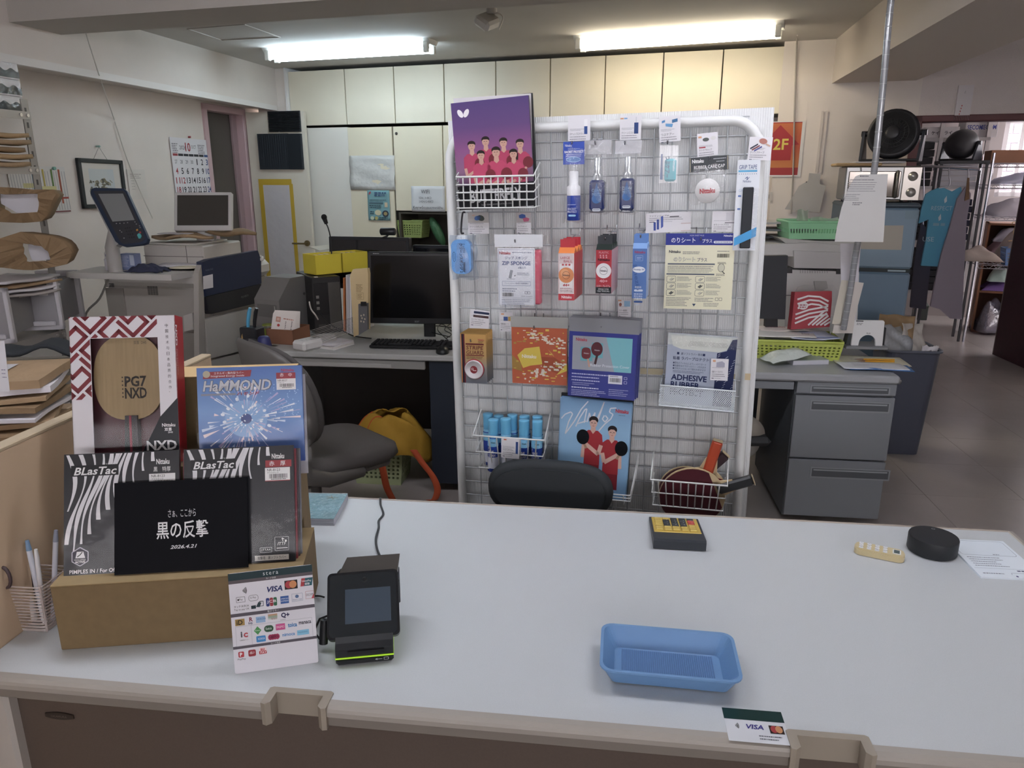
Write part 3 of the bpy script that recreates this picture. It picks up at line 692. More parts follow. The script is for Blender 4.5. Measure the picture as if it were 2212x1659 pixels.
def wave(p, x, y, s, col):
    for i in range(4):
        r = s*(.35+.3*i); p.line([(x-s*.4+r*math.cos(R(a)), y+r*math.sin(R(a))*1.1) for a in (-38, -19, 0, 19, 38)], s*.16, col, 3)
wave(p, 30, 38, 8, '#222222')
p.text('VISA', 80, 36, 12, '#27346f', w=33, shear=.25, off=.03); p.rect(118, 28, 146, 47, '#2a211f', 2); p.ell(127, 37, 8, 8, '#b5323c', 3); p.ell(136, 37, 8, 8, '#d98a48', 4); p.poly([(155, 27), (180, 27), (177, 44), (152, 44)], '#19606e', 2); p.poly([(155, 27), (163, 27), (160, 44), (152, 44)], '#b5323c', 3); p.text('UnionPay', 156, 31, 5, '#ffffff', w=20, l=4); p.text('銀聯', 162, 37, 5, '#ffffff', l=4)
p.box(14, 51, 32, 62, 1, '#8a8a90'); p.text('Pay', 20, 54, 5, '#333333'); p.ell(18, 56.5, 1.8, 2, '#333333', 3); p.line(rrect(40, 50, 60, 62, 5), 1, '#8a8a90', 2, True); p.text('G Pay', 43, 53, 5, '#444444')
p.text('タッチ決済OK', 8, 68, 5, '#333333', w=32); p.text('Tap to pay OK', 8, 75, 5, '#333333', w=32); p.rect(44, 72, 54, 79, '#21353d', 3); p.poly([(54, 76), (60, 66), (66, 68), (62, 77)], '#31454d', 3); p.box(62, 65, 70, 75, 1.2, '#31454d', 3)
for i, c in enumerate(('#2c3f86', '#a32d3c', '#2e6e4c')): p.poly(rrect(76+8*i, 60, 83.4+8*i, 78, 2.5), c, 2)
p.text('JCB', 78, 65, 7, '#ffffff', w=20, l=4); p.rect(107, 60, 125, 76, '#2d5fa8', 2); p.text('AMERICAN', 108, 64, 3, '#dfe8f5', w=16); p.text('EXPRESS', 108, 69, 3, '#dfe8f5', w=16)
p.box(132, 58, 155, 74, 1, '#a9b1c2'); p.ell(143, 64, 4, 3.6, '#54719c', 3); p.text('Diners Club', 134, 69, 3, '#54719c', w=19); p.box(162, 56, 180, 72, 1, '#c9a4a8'); p.text('DISCOVER', 163, 61, 5, '#4d3b45', w=16); p.poly([(180, 62), (180, 72), (174, 72)], '#c23948', 3)
p.rect(0, 85, 180, 92, '#5b5660', 1); p.text('電子マネー', 90, 86, 4.5, '#dddddd', al='c')
p.rect(8, 97, 28, 111, '#ab8a3f', 2); p.text('iD', 11, 99, 10, '#241f16', off=.02); p.text('R', 38, 96, 9, '#8b2740', off=.03); p.text('Edy', 36, 106, 6, '#2f3360', off=.02); p.rect(52, 97, 72, 110, '#8fb6dc', 2); p.text('WAON', 54, 100, 4, '#3d5fa0'); p.grad(78, 95, 98, 108, [(0, '#cf8e62'), (.5, '#8fb09a'), (1, '#e3e3e6')], 2); p.text('nanaco', 84, 103, 4, '#9b2f3c', w=13); p.text('Q+', 106, 95, 12, '#2a2758', off=.04); p.text('QUICPay+', 104, 109, 2.5, '#555555')
p.box(8, 113, 172, 154, .8, '#b9bac4'); p.line([(41, 113), (41, 154)], .8, '#b9bac4')
p.text('i', 18, 124, 12, '#4a4a52', off=.04); p.text('C', 24, 127, 10, '#c43a46', off=.06); p.text('交通系電子マネー', 15, 141, 2.5, '#555555', w=20)
p.poly([(54, 117), (62, 126), (54, 135), (46, 126)][::-1], '#46a052', 2); p.text('Kitaca', 49, 124, 3, '#d6f0da', w=10); p.rr(68, 118, 88, 132, 6.5, '#2f5a3f', 2); p.text('Suica', 71, 122, 5, '#e0ece4', w=13); p.rect(93, 118, 113, 131, '#d24690', 2); p.text('PASMO', 95, 122, 5, '#f7dcec', w=16); p.text('toica', 119, 119, 9, '#2f83c4', w=20, off=.03); p.text('manaca', 143, 119, 6, '#343246', w=27, off=.02)
p.poly(rrect(50, 138, 70, 151, 2), '#2f8ed2', 2); p.text('ICOCA', 54, 142, 4, '#ffffff', w=14); 
for i in range(4): p.ell(80+5*i, 144, 5, 6, '#b4305f', 2)
p.text('SUGOCA', 77, 141, 5, '#5d1735', w=21); p.text('nimoca', 106, 139, 7, '#2f8ed2', w=27, off=.02); p.rect(138, 137, 164, 148, '#7cc4e6', 2); p.text('hayakaken', 140, 140, 4, '#3f7fb0', w=21)
p.rect(0, 154, 180, 160, '#5b5660', 1); p.text('コード決済', 90, 155, 4, '#dddddd', al='c')
p.rr(10, 166, 22, 178, 2, '#c7353f', 2); p.text('P', 13, 168, 8, '#ffffff', off=.04); p.text('PayPay', 8, 180, 4.5, '#444444', w=17); p.rr(31, 165, 47, 179, 3, '#a32b38', 2); p.text('d払い', 34, 168, 6, '#ffffff', w=10); p.rr(54, 163, 70, 177, 2, '#f0d9da', 2); p.poly(rrect(54, 170, 70, 177, 1.5), '#c7353f', 3); p.text('au', 57, 164.5, 5, '#c7353f', off=.03); p.text('PAY', 57, 171, 5, '#ffffff', l=4)
p.build(sg, rough=.35)
# payment terminal
b0_, b1_ = CT.px(726, 1440), CT.px(851, 1428); td = math.degrees(math.atan2(b1_.y-b0_.y, b1_.x-b0_.x)); L_ = (b1_-b0_).length
tm = empty('payment_terminal', stand(b0_, td), 'black card payment terminal with tilted touch screen and green stripe', 'terminal')
M_BLK = mt('#17191d', .3); X = lambda a: a*L_
MB().box(0, L_, -.001, .145, 0, .0135, .004).build('base', M_BLK, tm)
MB().box(-.0005, L_+.0005, -.0016, .12, .0135, .0155).build('green_stripe', mt('#9cc92e', .4, emit=.25), tm)
MB().prism([(0, .0155), (.03, .0155), (.14, .0155), (.14, .085), (.075, .07), (.01, .036), (0, .03)], 0, L_).build('body', M_BLK, tm, Matrix(((0, 0, 1, 0), (1, 0, 0, 0), (0, 1, 0, 0), (0, 0, 0, 1))))
MB().box(.02, L_-.015, -.0025, 0, .021, .027).build('card_slot', mt('#050506', .3), tm)
p = Print(.001, .001, 0, .0155, .0018); p.line([(66, 7), (76, 7)], 1, '#b9bcc0'); p.poly([(64, 7), (68, 5), (68, 9)], '#b9bcc0', 2); p.box(79, 4.5, 86, 9, .8, '#b9bcc0'); p.build(tm, M=Matrix.Rotation(R(90), 4, 'X'))
sp_ = Vector((-.014, .018, .038)); tl = R(44)
scM = Matrix.Translation(sp_) @ Matrix.Rotation(R(90)-tl, 4, 'X')
sw, shh = L_+.026, .112
scr = MB().prism(rrect(0, 0, sw, shh, .008), -.016, 0).build('screen_unit', M_BLK, tm, scM)
MB().prism(rrect(.004, .004, sw-.004, shh-.004, .006), 0, .0008).build('glass', mt('#1c2227', .08, coat=.5), scr)
MB().box(.03, sw-.014, .024, shh-.03, .0008, .001).build('display', mt('#39434e', .12, emit=.08), scr)
m = MB(); m.tube([(sw*.52+.004*math.cos(t), shh-.015+.004*math.sin(t), .001) for t in [2*math.pi*i/14 for i in range(14)]], .0007, 4, closed=True); m.build('camera_ring', mt('#0a0b0c', .3), scr)
lid = MB().prism([(.012, 0), (sw-.004, 0), (sw+.002, .062), (.028, .062)], -.006, 0).build('printer_lid', mt('#4a4744', .12, coat=.6), tm, Matrix.Translation((-.012, .092, .108)) @ Matrix.Rotation(R(8), 4, 'X'))
m = MB(); m.box(-.002, sw-.012, .092, .15, .045, .100, .006); m.build('rear_body', mt('#22262a', .3), tm)
m = MB(); m.tube([(-.012, .06, .06), (-.03, .075, .045), (-.04, .06, .03), (-.028, .05, .02)], .002, 6); m.build('strap', mt('#1a1a1c', .5), tm)
m = MB(); m.cyl((-.024, .05, .012), (-.02, .06, .052), .0075, n=10); m.build('stylus_holder', mt('#202124', .4), tm)
# power cord of the terminal running off the back of the counter
cpx = [(828, 1214), (816, 1190), (812, 1165), (818, 1140), (818, 1125), (828, 1110), (822, 1090), (822, 1077)]
pts = [CT.px(x, y, .003) for x, y in cpx]+[CT.px(822, 1074, .0)+Vector((0, .02, -.06))]
def smooth(P, n=4):
    P = [Vector(p) for p in P]; out = []
    for i in range(len(P)-1):
        a, b, c, d = P[max(i-1, 0)], P[i], P[i+1], P[min(i+2, len(P)-1)]
        for k in range(n):
            t = k/n; out.append(.5*((2*b)+(c-a)*t+(2*a-5*b+4*c-d)*t*t+(3*b-a-3*c+d)*t**3))
    return out+[P[-1]]
_pc = MB().tube(smooth(pts), .0026, 6).build('power_cord', mt('#3a3d40', .5)); _pc.parent = tm; _pc.matrix_parent_inverse = tm.matrix_world.inverted()
MB().tube(smooth([CT.px(700, 1290, .01), CT.px(686, 1287, .004), CT.px(660, 1290, .003), CT.px(640, 1300, .003)]), .0018, 5).build('cable', mt('#222222', .5), label='thin black cable between payment sign and terminal', cat='cable')
# notebooks in film
nb0 = [CT.uv(*q) for q in ((650, 1078), (752, 1080), (722, 1136), (640, 1134))]
for i in range(3):
    t = empty('notebook', CT.M(0, 0, .006*i), ('silver edged notebook, lowest of the wrapped stack behind the packs', 'silver edged notebook, middle of the wrapped stack behind the packs', 'pale blue film wrapped notebook on top of the stack')[i], 'notebook', 'wrapped notebooks')
    MB().prism([nb0[3], nb0[2], nb0[1], nb0[0]], 0, .0055).build('pages', mt('#b9bcc6', .4), t)
    if i == 2:
        q = [(a*.96+nb0[2][0]*.04, b*.97+nb0[2][1]*.03) for a, b in nb0]; MB().prism([q[3], q[2], q[1], q[0]], .0055, .0063).build('cover', mt('#7fb9c9', .35, var=(12, .1)), t)
        pp = Print(1, 1, 0, 0, .0066); 
        for a in range(5): t_ = a*1.1; cx_, cy_ = nb0[1][0]-.03, -(nb0[1][1]-.03); pp.line([(cx_, cy_), (cx_+.016*math.cos(t_), cy_+.012*math.sin(t_))], .0015, '#a3946a')
        pp.build(t)
        MB().prism([nb0[3], nb0[2], nb0[1], nb0[0]], .0066, .0070).build('film', mclear(.22, .06, bump=(60, .5)), t)
# calculator, seen from its top end
cq = [CT.uv(1411, 1186, .0), CT.uv(1525, 1192, .0), CT.uv(1516, 1120, .012), CT.uv(1414, 1116, .012)]
cw = cq[1][0]-cq[0][0]; ch = cq[2][1]-cq[1][1]; ca = math.degrees(math.atan2(cq[1][1]-cq[0][1], cw))
cl = empty('calculator', CT.M(cq[0][0], cq[0][1], 0, ca), 'yellow and black desktop calculator turned towards the shop side', 'calculator')
slope = Matrix.Translation((0, 0, .022)) @ Matrix.Rotation(R(-6), 4, 'X')
MB(Matrix(((0, 0, 1, 0), (1, 0, 0, 0), (0, 1, 0, 0), (0, 0, 0, 1)))).prism([(0, .002), (ch, .002), (ch, .010), (.004, .024), (0, .020)], 0, cw).build('casing', mt('#2c3138', .4), cl)
MB().box(.004, cw-.004, .044, ch-.002, 0, .004, .003).build('key_plate', mt('#cdb157', .45), cl, slope)
lc = MB().box(.010, cw-.010, .012, .036, 0, .002).build('display_window', mt('#8f8f77', .15), cl, slope)
for r_ in range(6):
    for c_ in range(5):
        kx = .010+c_*(cw-.02)/5; ky = .049+r_*(ch-.058)/6; blk = r_ in (2, 3, 4) and 1 <= c_ <= 3 or (r_ == 5 and c_ >= 2)
        hx = '#c04038' if (c_ == 4 and r_ in (3, 4)) else ('#2b2f33' if blk else '#d0b65e')
        kk = MB().box(kx, kx+(cw-.02)/5-.0035, ky, ky+(ch-.058)/6-.003, .004, .0075, .001).build('key', mt(hx, .4), cl, slope)
p = Print(.001, .001, 0, 0, .0079); kw = (cw-.02)/5*1000; kh = (ch-.058)/6*1000
lab = ((), (), ('9', '8', '7'), ('6', '5', '4'), ('3', '2', '1'), ())
for r_, row in enumerate(lab):
    for i, s_ in enumerate(row): p.text(s_, 10+(i+1)*kw+kw*.55, -(49+r_*kh+kh*.25), 4.5, '#e8e8e8', rot=180)
p.text('C', 10+4*kw+kw*.6, -(49+3*kh+kh*.25), 4.5, '#f0d0cc', rot=180); p.text('AC', 10+4*kw+kw*.75, -(49+4*kh+kh*.25), 4.5, '#f0d0cc', rot=180)
p.build(cl, M=slope)
p = Print(.001, .001, 0, 0, .0006); p.text('CASIO', cw*1000-8, -4.5, 4, '#c9ccd0', rot=180, off=.02); p.build(cl, 'brand_print', M=slope)
# keypad remote
ka = CT.uv(1846, 1178, .012); kb = CT.uv(1955, 1200, .012); kL = math.hypot(kb[0]-ka[0], kb[1]-ka[1]); kang = math.degrees(math.atan2(kb[1]-ka[1], kb[0]-ka[0]))
kp = empty('keypad_remote', CT.M(ka[0], ka[1], 0, kang), 'cream keypad remote with white oval keys', 'remote')
m = MB(); m.prism(rrect(0, -.019, kL, .019, .014), .001, .012); m.prism(rrect(.002, -.017, kL-.002, .017, .012), .012, .0155); m.build('casing', mt('#cabc94', .3), kp)
for i in range(4):
    for j in range(3): MB().prism(ellp(.013+i*.0155, -.0105+j*.0105, .0046, .0038, 12), .0155, .0172).build('key', mt('#e3e6ec', .35), kp)
p = Print(.001, .001, 0, 0, .0175); n_ = 0
for i in range(4):
    for j in range(3):
        s_ = ('*', '0', '#', '7', '8', '9', '4', '5', '6', '1', '2', '3')[n_]; n_ += 1
        p.text(s_, 13+i*15.5-1.4, 10.5-j*10.5+1.4, 3, '#55606a', rot=-90)
p.build(kp)
MB().prism(rrect(kL-.024, -.010, kL-.008, .010, .002), .0155, .0165).build('display_bezel', mt('#dfe2e0', .35), kp)
MB().prism(rrect(kL-.0215, -.0075, kL-.0105, .0075, .001), .0165, .0169).build('display', mt('#5d6a6c', .2), kp)
# round black speaker
pc = CT.uv(2012, 1190, .0); rr0 = .5*(CT.uv(2062, 1180, .016)[0]-CT.uv(1963, 1180, .016)[0])
sp2 = empty('speaker_puck', CT.M(pc[0], pc[1]), 'round black puck speaker at the right end of the counter', 'speaker')
MB().lathe([(rr0*.96, .001), (rr0, .004), (rr0, .034), (rr0*.985, .036)], 32).build('casing', mt('#1f2226', .5), sp2)
MB().lathe([(0.0001, .0355), (rr0*.97, .0355), (rr0*.985, .0362)], 32).build('top_face', mt('#24282d', .35), sp2)
p = Print(.001, .001, 0, 0, .0362); p.line(ellp(rr0*250, -rr0*700, 3.2, 3, 10), .8, '#c9cdd2', 1, True); p.build(sp2)
# memo pad
mq = [CT.uv(*q) for q in ((2062, 1168), (2178, 1173), (2118, 1249))]; mw = mq[1][0]-mq[0][0]+.012; mh = mq[0][1]-mq[2][1]
mp = empty('memo_pad', CT.M(mq[2][0], mq[2][1], 0, 1), 'white printed form pad lying at the right end of the counter', 'pad')
MB().box(0, mw, 0, mh, 0, .004).build('sheets', mt('#dfe8f0', .6), mp)
p = Print(mw/110, mh/110, 0, mh, .004)
p.line(rrect(6, 4, 104, 48, 5), .7, '#8792a3', 1, True)
for i in range(10): p.line([(10, 9+4*i), (100, 9+4*i)], .25, '#b9c4d2')
p.scrib(10, 54, 70, 5, 6, 1.8, '#7e8696'); p.scrib(62, 44, 74, 1, 4, 2, '#7e8696'); p.line([(4, 86), (106, 86)], .5, '#8792a3'); p.scrib(74, 89, 90, 1, 4, 3, '#4f5878'); p.ell(92, 91, 2, 2, '#4f4a86', 3)
p.line([(104, 97), (60, 97), (58, 102)], .7, '#8792a3'); p.scrib(10, 99, 48, 1, 4, 2.2, '#7e8696'); p.ell(64, 106, 2, 2, '#4f4a86', 3); p.build(mp)
# blue cash tray
tq = [CT.uv(1297, 1450, .034), CT.uv(1600, 1478, .034), CT.uv(1590, 1372, .034), CT.uv(1297, 1345, .034)]
tw = (tq[1][0]-tq[0][0]+tq[2][0]-tq[3][0])/2; th_ = ((tq[3][1]-tq[0][1])+(tq[2][1]-tq[1][1]))/2; tcx = sum(q[0] for q in tq)/4; tcy = sum(q[1] for q in tq)/4
tr = empty('cash_tray', CT.M(tcx, tcy, 0, math.degrees(math.atan2(tq[1][1]-tq[0][1], tw))), 'blue plastic cash tray with ribbed rubber mat on the counter', 'tray')
M_BLU = mt('#6f97c4', .35, bump=(300, .03))
def rl(k, z, r): return [(x, y, z) for x, y in rrect(-tw/2+k, -th_/2+k, tw/2-k, th_/2-k, r, 5)]
loops = [rl(.021, .003, .008), rl(.018, .003, .01), rl(.003, .032, .018), rl(.0, .033, .02), rl(0, .036, .02), rl(.005, .036, .018), rl(.024, .006, .01), rl(.026, .0055, .008)]
m = MB(); n = len(loops[0])
for a, b in zip(loops, loops[1:]): m.add(a+b, [(i, (i+1) % n, n+(i+1) % n, n+i) for i in range(n)], False)
m.add(loops[-1], [list(range(n))]); m.add(loops[0], [list(range(n-1, -1, -1))]); m.build('tray_body', M_BLU, tr)
m = MB(); m.box(-tw/2+.036, tw/2-.036, -th_/2+.03, th_/2-.03, .0055, .0072); nr = 44
for i in range(nr):
    x = -tw/2+.037+i*(tw-.074)/(nr-1); m.cyl((x, -th_/2+.0305, .0074), (x, th_/2-.0305, .0074), .0009, n=5, smooth=False)
mo = m.build('ribbed_mat', mt('#5d82b2', .6), tr)
# sticker on the counter edge
o, p = card(CT, 1568, 1534, 1697, 1604, .0006, '#d6d9de', 'sticker', 'glossy card payment sticker on the front edge of the counter', 'sticker', th=.0004, rough=.12, rot=0)
p.rect(0, 0, 129, 24, '#1d3a38', 1); wave(p, 22, 38, 7, '#333333'); p.text('VISA', 44, 33, 10, '#4b4790', w=36, shear=.25, off=.03); p.rect(92, 32, 122, 49, '#3a2f2c', 2); p.ell(102, 40, 7.5, 7.5, '#a83a3c', 3); p.ell(112, 40, 7.5, 7.5, '#c98a55', 4); p.scrib(66, 55, 116, 2, 6, 2, '#565a62'); p.build(o, rough=.15)
# ------------------------------------------------------------------ display rack
zf = -RK.p.z/RK.W.z                                   # floor level in rack coordinates
uL = RK.uv(985, 700)[0]; uRt = RK.uv(1618, 700)[0]; wT = RK.uv(1400, 244)[1]-.012; rT = .0135
rack = empty('display_rack', RK.M(0, 0), 'white tubular display rack with square wire grid, goods hung all over it', 'rack')
M_WHT = mt('#dcdedd', .35); M_WIRE = mt('#aeb2b5', .4)
path = [(uL, zf+.06, 0), (uL, wT-.10, 0)]+[(uL+.075-.075*math.cos(R(a)), wT-.10+.085*math.sin(R(a)), 0) for a in (15, 30, 45, 60, 75, 90)]
path += [(uRt-x+uL, w, z) for x, w, z in path[::-1]]
MB().tube(path, rT, 12).build('frame_tube', M_WHT, rack)
for u in (uL, uRt):
    MB().box(u-.015, u+.015, zf+.035, zf+.065, -.24, .24, .006).build('foot_bar', M_WHT, rack)
    for z in (-.22, .22):
        MB(Matrix.Translation((u, zf+.018, z)) @ Matrix.Rotation(R(90), 4, 'Y')).cyl((0, 0, -.009), (0, 0, .009), .018, n=14).build('caster', mt('#33363a', .5), rack)
us0, ws0 = RK.uv(1191.5, 457); _, ws1 = RK.uv(1191.5, 268); stepw = (ws1-ws0)/5; stepu = stepw*1.0
i = -9
w = ws0
while w > zf+.1: w -= stepw
w += stepw
while w < wT-.005:
    inset = 0 if w < wT-.09 else .02
    MB().cyl((uL+.012+inset, w, .0), (uRt-.012-inset, w, .0), .0019, n=6).build('wire', M_WIRE, rack); w += stepw
u = us0
while u > uL+.02: u -= stepu
u += stepu
while u < uRt-.015:
    MB().cyl((u, zf+.1, .0034), (u, wT-(.01 if uL+.07 < u < uRt-.07 else .05), .0034), .0019, n=6).build('wire', M_WIRE, rack); u += stepu
# corrugated plastic sheet tied behind the grid
m = MB(); a0 = uL-.008; a1 = RK.uv(1668, 300, -.025)[0]; n = 150
v = []
for i in range(n*3+1):
    k = i % 3; x = a0+(a1-a0)*i/(n*3); v += [(x, zf+.12, -.022-(.0007 if k == 1 else 0)), (x, RK.uv(1500, 239, -.025)[1], -.022-(.0007 if k == 1 else 0))]
m.add(v, [(2*i, 2*i+2, 2*i+3, 2*i+1) for i in range(n*3)])
m.box(a0, a1, zf+.12, RK.uv(1500, 239, -.025)[1], -.029, -.0265)
o = m.build('corrugated_sheet', mt('#dddfdf', .5)); o.matrix_world = RK.M(0, 0); tag(o, 'white corrugated plastic sheet standing behind the wire grid', 'sheet')
for q, lb in (((1383, 796, 1436, 809), 'beige tape strip across the grid beside the adhesive pack'), ((1577, 808, 1588, 820), 'short beige tape strip at the right edge of the grid')):
    o, p = card(RK, *q, .004, '#b3a98d', 'tape_strip', lb, 'tape', th=.0006)
o, p = card(RK, 1609, 807, 1621, 821, .015, '#c9b795', 'tape_strip', 'small beige tape piece on the right rack post', 'tape', th=.0006)
def hk(x, y, d1, lb):
    """wire hook: two prongs over a grid wire and an arm towards the viewer"""
    u, w = RK.uv(x, y, d1); t = empty('display_hook', RK.M(u, w, 0), lb, 'hook', 'chrome hooks on the grid')
    MB().tube([(0, .004, d1+.004), (0, -.004, d1+.002), (0, -.004, d1-.004), (0, .01, .006)], .0022, 6).build('arm', mt('#b9bcc0', .15, 1), t)
    MB().tube([(-.013, .028, .006), (-.013, .010, .007), (.013, .010, .007), (.013, .028, .006)], .0017, 6).build('bracket', mt('#a9acb0', .2, 1), t)
HKL = 'chrome grid hook holding the %s'
for x, y, d, s_ in ((1236, 308, .05, 'blue header spray pack'), (1286, 308, .05, 'left mist bottle bag'), (1350, 308, .05, 'right mist bottle bag'), (1442, 307, .045, 'clear pack with teal sponge'), (1533, 342, .05, 'round cap bag'), (1113, 520, .05, 'pack of pink sponges'), (1225, 522, .13, 'orange ball boxes'), (1308, 515, .13, 'red ball boxes'), (1384, 510, .10, 'blue slim boxes'), (1514, 515, .03, 'cream sheet pack'), (1154, 706, .07, 'orange patterned sheet'), (1299, 707, .08, 'navy cover packs'), (1017, 735, .10, 'stripe tape cards')):
    hk(x, y, d, HKL % s_)
MB().tube(smooth([RK.px(1005, 459, .02), RK.px(999, 462, .02), RK.px(996, 500, .02), RK.px(1001, 504, .03)]), .0028, 6).build('display_hook', mt('#2c2b30', .5), label='bent black hook at the left edge of the grid', cat='hook')
# ---- price tags
def ptag(x0, y0, x1, y1, title, label, d=.022, pics=(), rot=0., seed=1, tl=.6, hx='#dfdee2', lines=2):
    o, p = card(RK, x0, y0, x1, y1, d, hx, 'price_tag', label, 'tag', th=.0006, rot=rot, group='price tags on the grid')
    w, h = x1-x0, y1-y0
    for q in pics:
        k = q[0]
        if k == 'r': p.rect(q[1], q[2], q[3], q[4], q[5], 2)
        elif k == 'e': p.ell(q[1], q[2], q[3], q[4], q[5], 3, 16, q[6] if len(q) > 6 else 0)
        elif k == 'p': p.poly(q[1], q[2], 3)
    p.scrib(w*.08, h*(tl-.15), w*.75, lines, h*.05, h*.018, '#9a9aa4', seed=seed)
    p.text(title, w*.08, h*tl, h*.10, '#3f3f48', w=min(w*.62, h*.11*len(title)))
    p.scrib(w*.08, h*(tl+.15), w*.85, 2, h*.09, h*.03, '#85858f', seed=seed+3); p.rect(w*.08, h*(tl+.34), w*.2, h*(tl+.37), '#3a4258', 3); p.scrib(w*.24, h*(tl+.34), w*.7, 1, h*.05, h*.02, '#9a9aa4', seed=seed+5)
    p.build(o); return o
ptag(1227, 249, 1275, 304, 'ラケットプロテクト', 'white price tag with a small blue and white can, first in the top row', pics=[('r', 35, 9, 42, 24, '#e9e9ec'), ('r', 35, 24, 42, 41, '#2d4f92')], tl=.68)
ptag(1339, 249, 1385, 302, 'クリーンミスト2', 'white price tag with a dark blue spray bottle above the right mist bottle', pics=[('r', 1, 5, 8, 8, '#d99a6a'), ('r', 9, 5, 16, 8, '#6fa4d4'), ('r', 34, 4, 36, 16, '#c9ccd4'), ('r', 31, 16, 40, 40, '#2d4a86')], tl=.66)
ptag(1424, 250, 1470, 306, 'つぶケアー', 'white price tag with blue sponges above the teal sponge', rot=3, pics=[('p', [(6, 10), (13, 8), (13, 13), (6, 15)], '#4f8cc4'), ('p', [(28, 9), (40, 7), (40, 14), (28, 16)], '#3f78a8'), ('p', [(14, 16), (30, 18), (28, 25), (14, 22)], '#5b9cd0')], tl=.66)
ptag(1506, 287, 1551, 337, 'ラバーケアキャップ', 'white price tag with a dark round cap above the cap bag', rot=4, pics=[('r', 3, 6, 10, 10, '#d99a6a'), ('e', 19, 14, 7, 4, '#5c625f'), ('e', 35, 12, 6, 4, '#d9d9d6'), ('r', 4, 29, 18, 32, '#b8404a')], tl=.68)
ptag(1617, 296, 1667, 346, 'グリップテープ', 'white price tag with a paddle picture at the top right rack corner', d=.03, rot=-3, pics=[('e', 30, 9, 9, 6, '#b9786a', .2), ('p', [(37, 13), (47, 18), (45, 21), (36, 16)], '#c9a58f'), ('p', [(3, 24), (19, 14), (20, 17), (4, 27)], '#3c3c50'), ('p', [(7, 27), (23, 17), (24, 20), (8, 30)], '#8a4a52'), ('p', [(12, 29), (28, 19), (29, 22), (13, 32)], '#5a5fa0')], tl=.62)
ptag(1011, 459, 1056, 505, 'クリーンスポンジ2', 'grey topped price tag with blue and dark sponges below the catalogue basket', pics=[('r', 0, 0, 45, 22, '#b9b6b4'), ('e', 21, 12, 7, 5, '#4f7cc0', -.3), ('e', 28, 12, 8, 6, '#4a5450', .4), ('r', 9, 5, 15, 7, '#d9a98a')], tl=.62)
ptag(1116, 459, 1147, 504, 'ジップスポンジ', 'grey topped price tag with blue and pink sponges', pics=[('r', 0, 0, 31, 22, '#b9b3b4'), ('p', [(5, 6), (12, 3), (19, 5), (20, 11), (12, 13), (6, 12)], '#3c64b0'), ('p', [(13, 13), (20, 10), (28, 13), (26, 19), (16, 20)], '#c05a7c')], tl=.62)
o = ptag(1395, 459, 1492, 502, 'ファインジップ50', 'wide white leaflet with three blue bottles above the cream sheet pack', rot=2, pics=[('r', 17, 20, 22, 38, '#3f57a8'), ('r', 24, 14, 29, 36, '#3f57a8'), ('p', [(33, 8), (38, 7), (38, 30), (33, 34)], '#4a60b0'), ('r', 52, 8, 72, 10, '#55565c'), ('r', 76, 24, 97, 25, '#c49a94'), ('r', 76, 40, 97, 41, '#c49a94')], tl=.1, lines=1)
ptag(1538, 456, 1590, 501, 'のりシートプラス', 'faint white tag with a line drawing at the right above the cream sheet pack', pics=[('r', 30, 3, 48, 20, '#d0d0d6'), ('r', 28, 24, 50, 26, '#7d7d86')], tl=.6, lines=1)
ptag(1015, 670, 1057, 711, 'ストライプガード', 'white tag with navy and brown strips above the stripe tape cards', rot=-5, pics=[('r', 8, 3, 41, 8, '#2f3a5a'), ('r', 7, 11, 40, 16, '#54393a')], tl=.46, lines=1)
ptag(1079, 674, 1108, 716, '保護粘着シート', 'small tag with blue and yellow squares left of the orange patterned sheet', pics=[('r', 4, 3, 10, 6, '#d99a6a'), ('r', 9, 10, 18, 19, '#3f5f9c'), ('r', 19, 10, 28, 19, '#d4a94a')], tl=.56, lines=1)
ptag(1335, 648, 1363, 689, 'ラバー保護袋', 'small tag with a paddle and light blue sleeve above the navy cover packs', pics=[('r', 0, 0, 7, 3, '#d99a6a'), ('e', 5, 10, 3, 4, '#a8685c'), ('r', 13, 2, 26, 14, '#8fbfe0')], tl=.5, lines=1)
# ---- wire baskets
def wbasket(x0, x1, yt, yb, d, nv, nh, name, label, drop=.0, back=.06, r=.0022, din=0., sides=3, taper=0.):
    """front grid seen at x0..x1, yt..yb in the plane d in front of the rack; side rims climb back to the grid"""
    cy = (yt+yb)/2; u0, _ = RK.uv(x0, yt, d); u1, wt = RK.uv(x1, yt, d); wt = RK.uv((x0+x1)/2, yt, d)[1]; wb = RK.uv((x0+x1)/2, yb, d)[1]
    W, H = u1-u0, wt-wb; t = empty(name, RK.M(u0, wb), label, 'basket'); mat = mt('#d9dcdb', .35); dz = .008
    def wire(pts, rr, nm='wire'): MB().tube(pts, rr, 6).build(nm, mat, t)
    wire([(0, H+back, dz), (0, H, d), (W, H, d), (W, H+back, dz)], r*1.35, 'rim')
    for i in range(1, nh+1):
        f = i/nh; h = H*(1-f); k = taper*f; wire([(k, h+back*(1-f*.9), dz), (k, h, d-din*f), (W-k, h, d-din*f), (W-k, h+back*(1-f*.9), dz)], r)
    for i in range(1, nv+1):
        x = W*i/(nv+1); k = taper*(1-2*x/W); wire([(x, H, d), (x+k, 0, d-din), (x+k, .0, dz)], r*.9)
    for s_ in range(1, sides):
        z = dz+(d-dz)*s_/sides
        for x, k in ((0, taper), (W, -taper)): wire([(x, H+back*(1-s_/sides), z), (x+k, back*.1*(1-s_/sides), z)], r*.8)
    return t, u0, wb, W, H
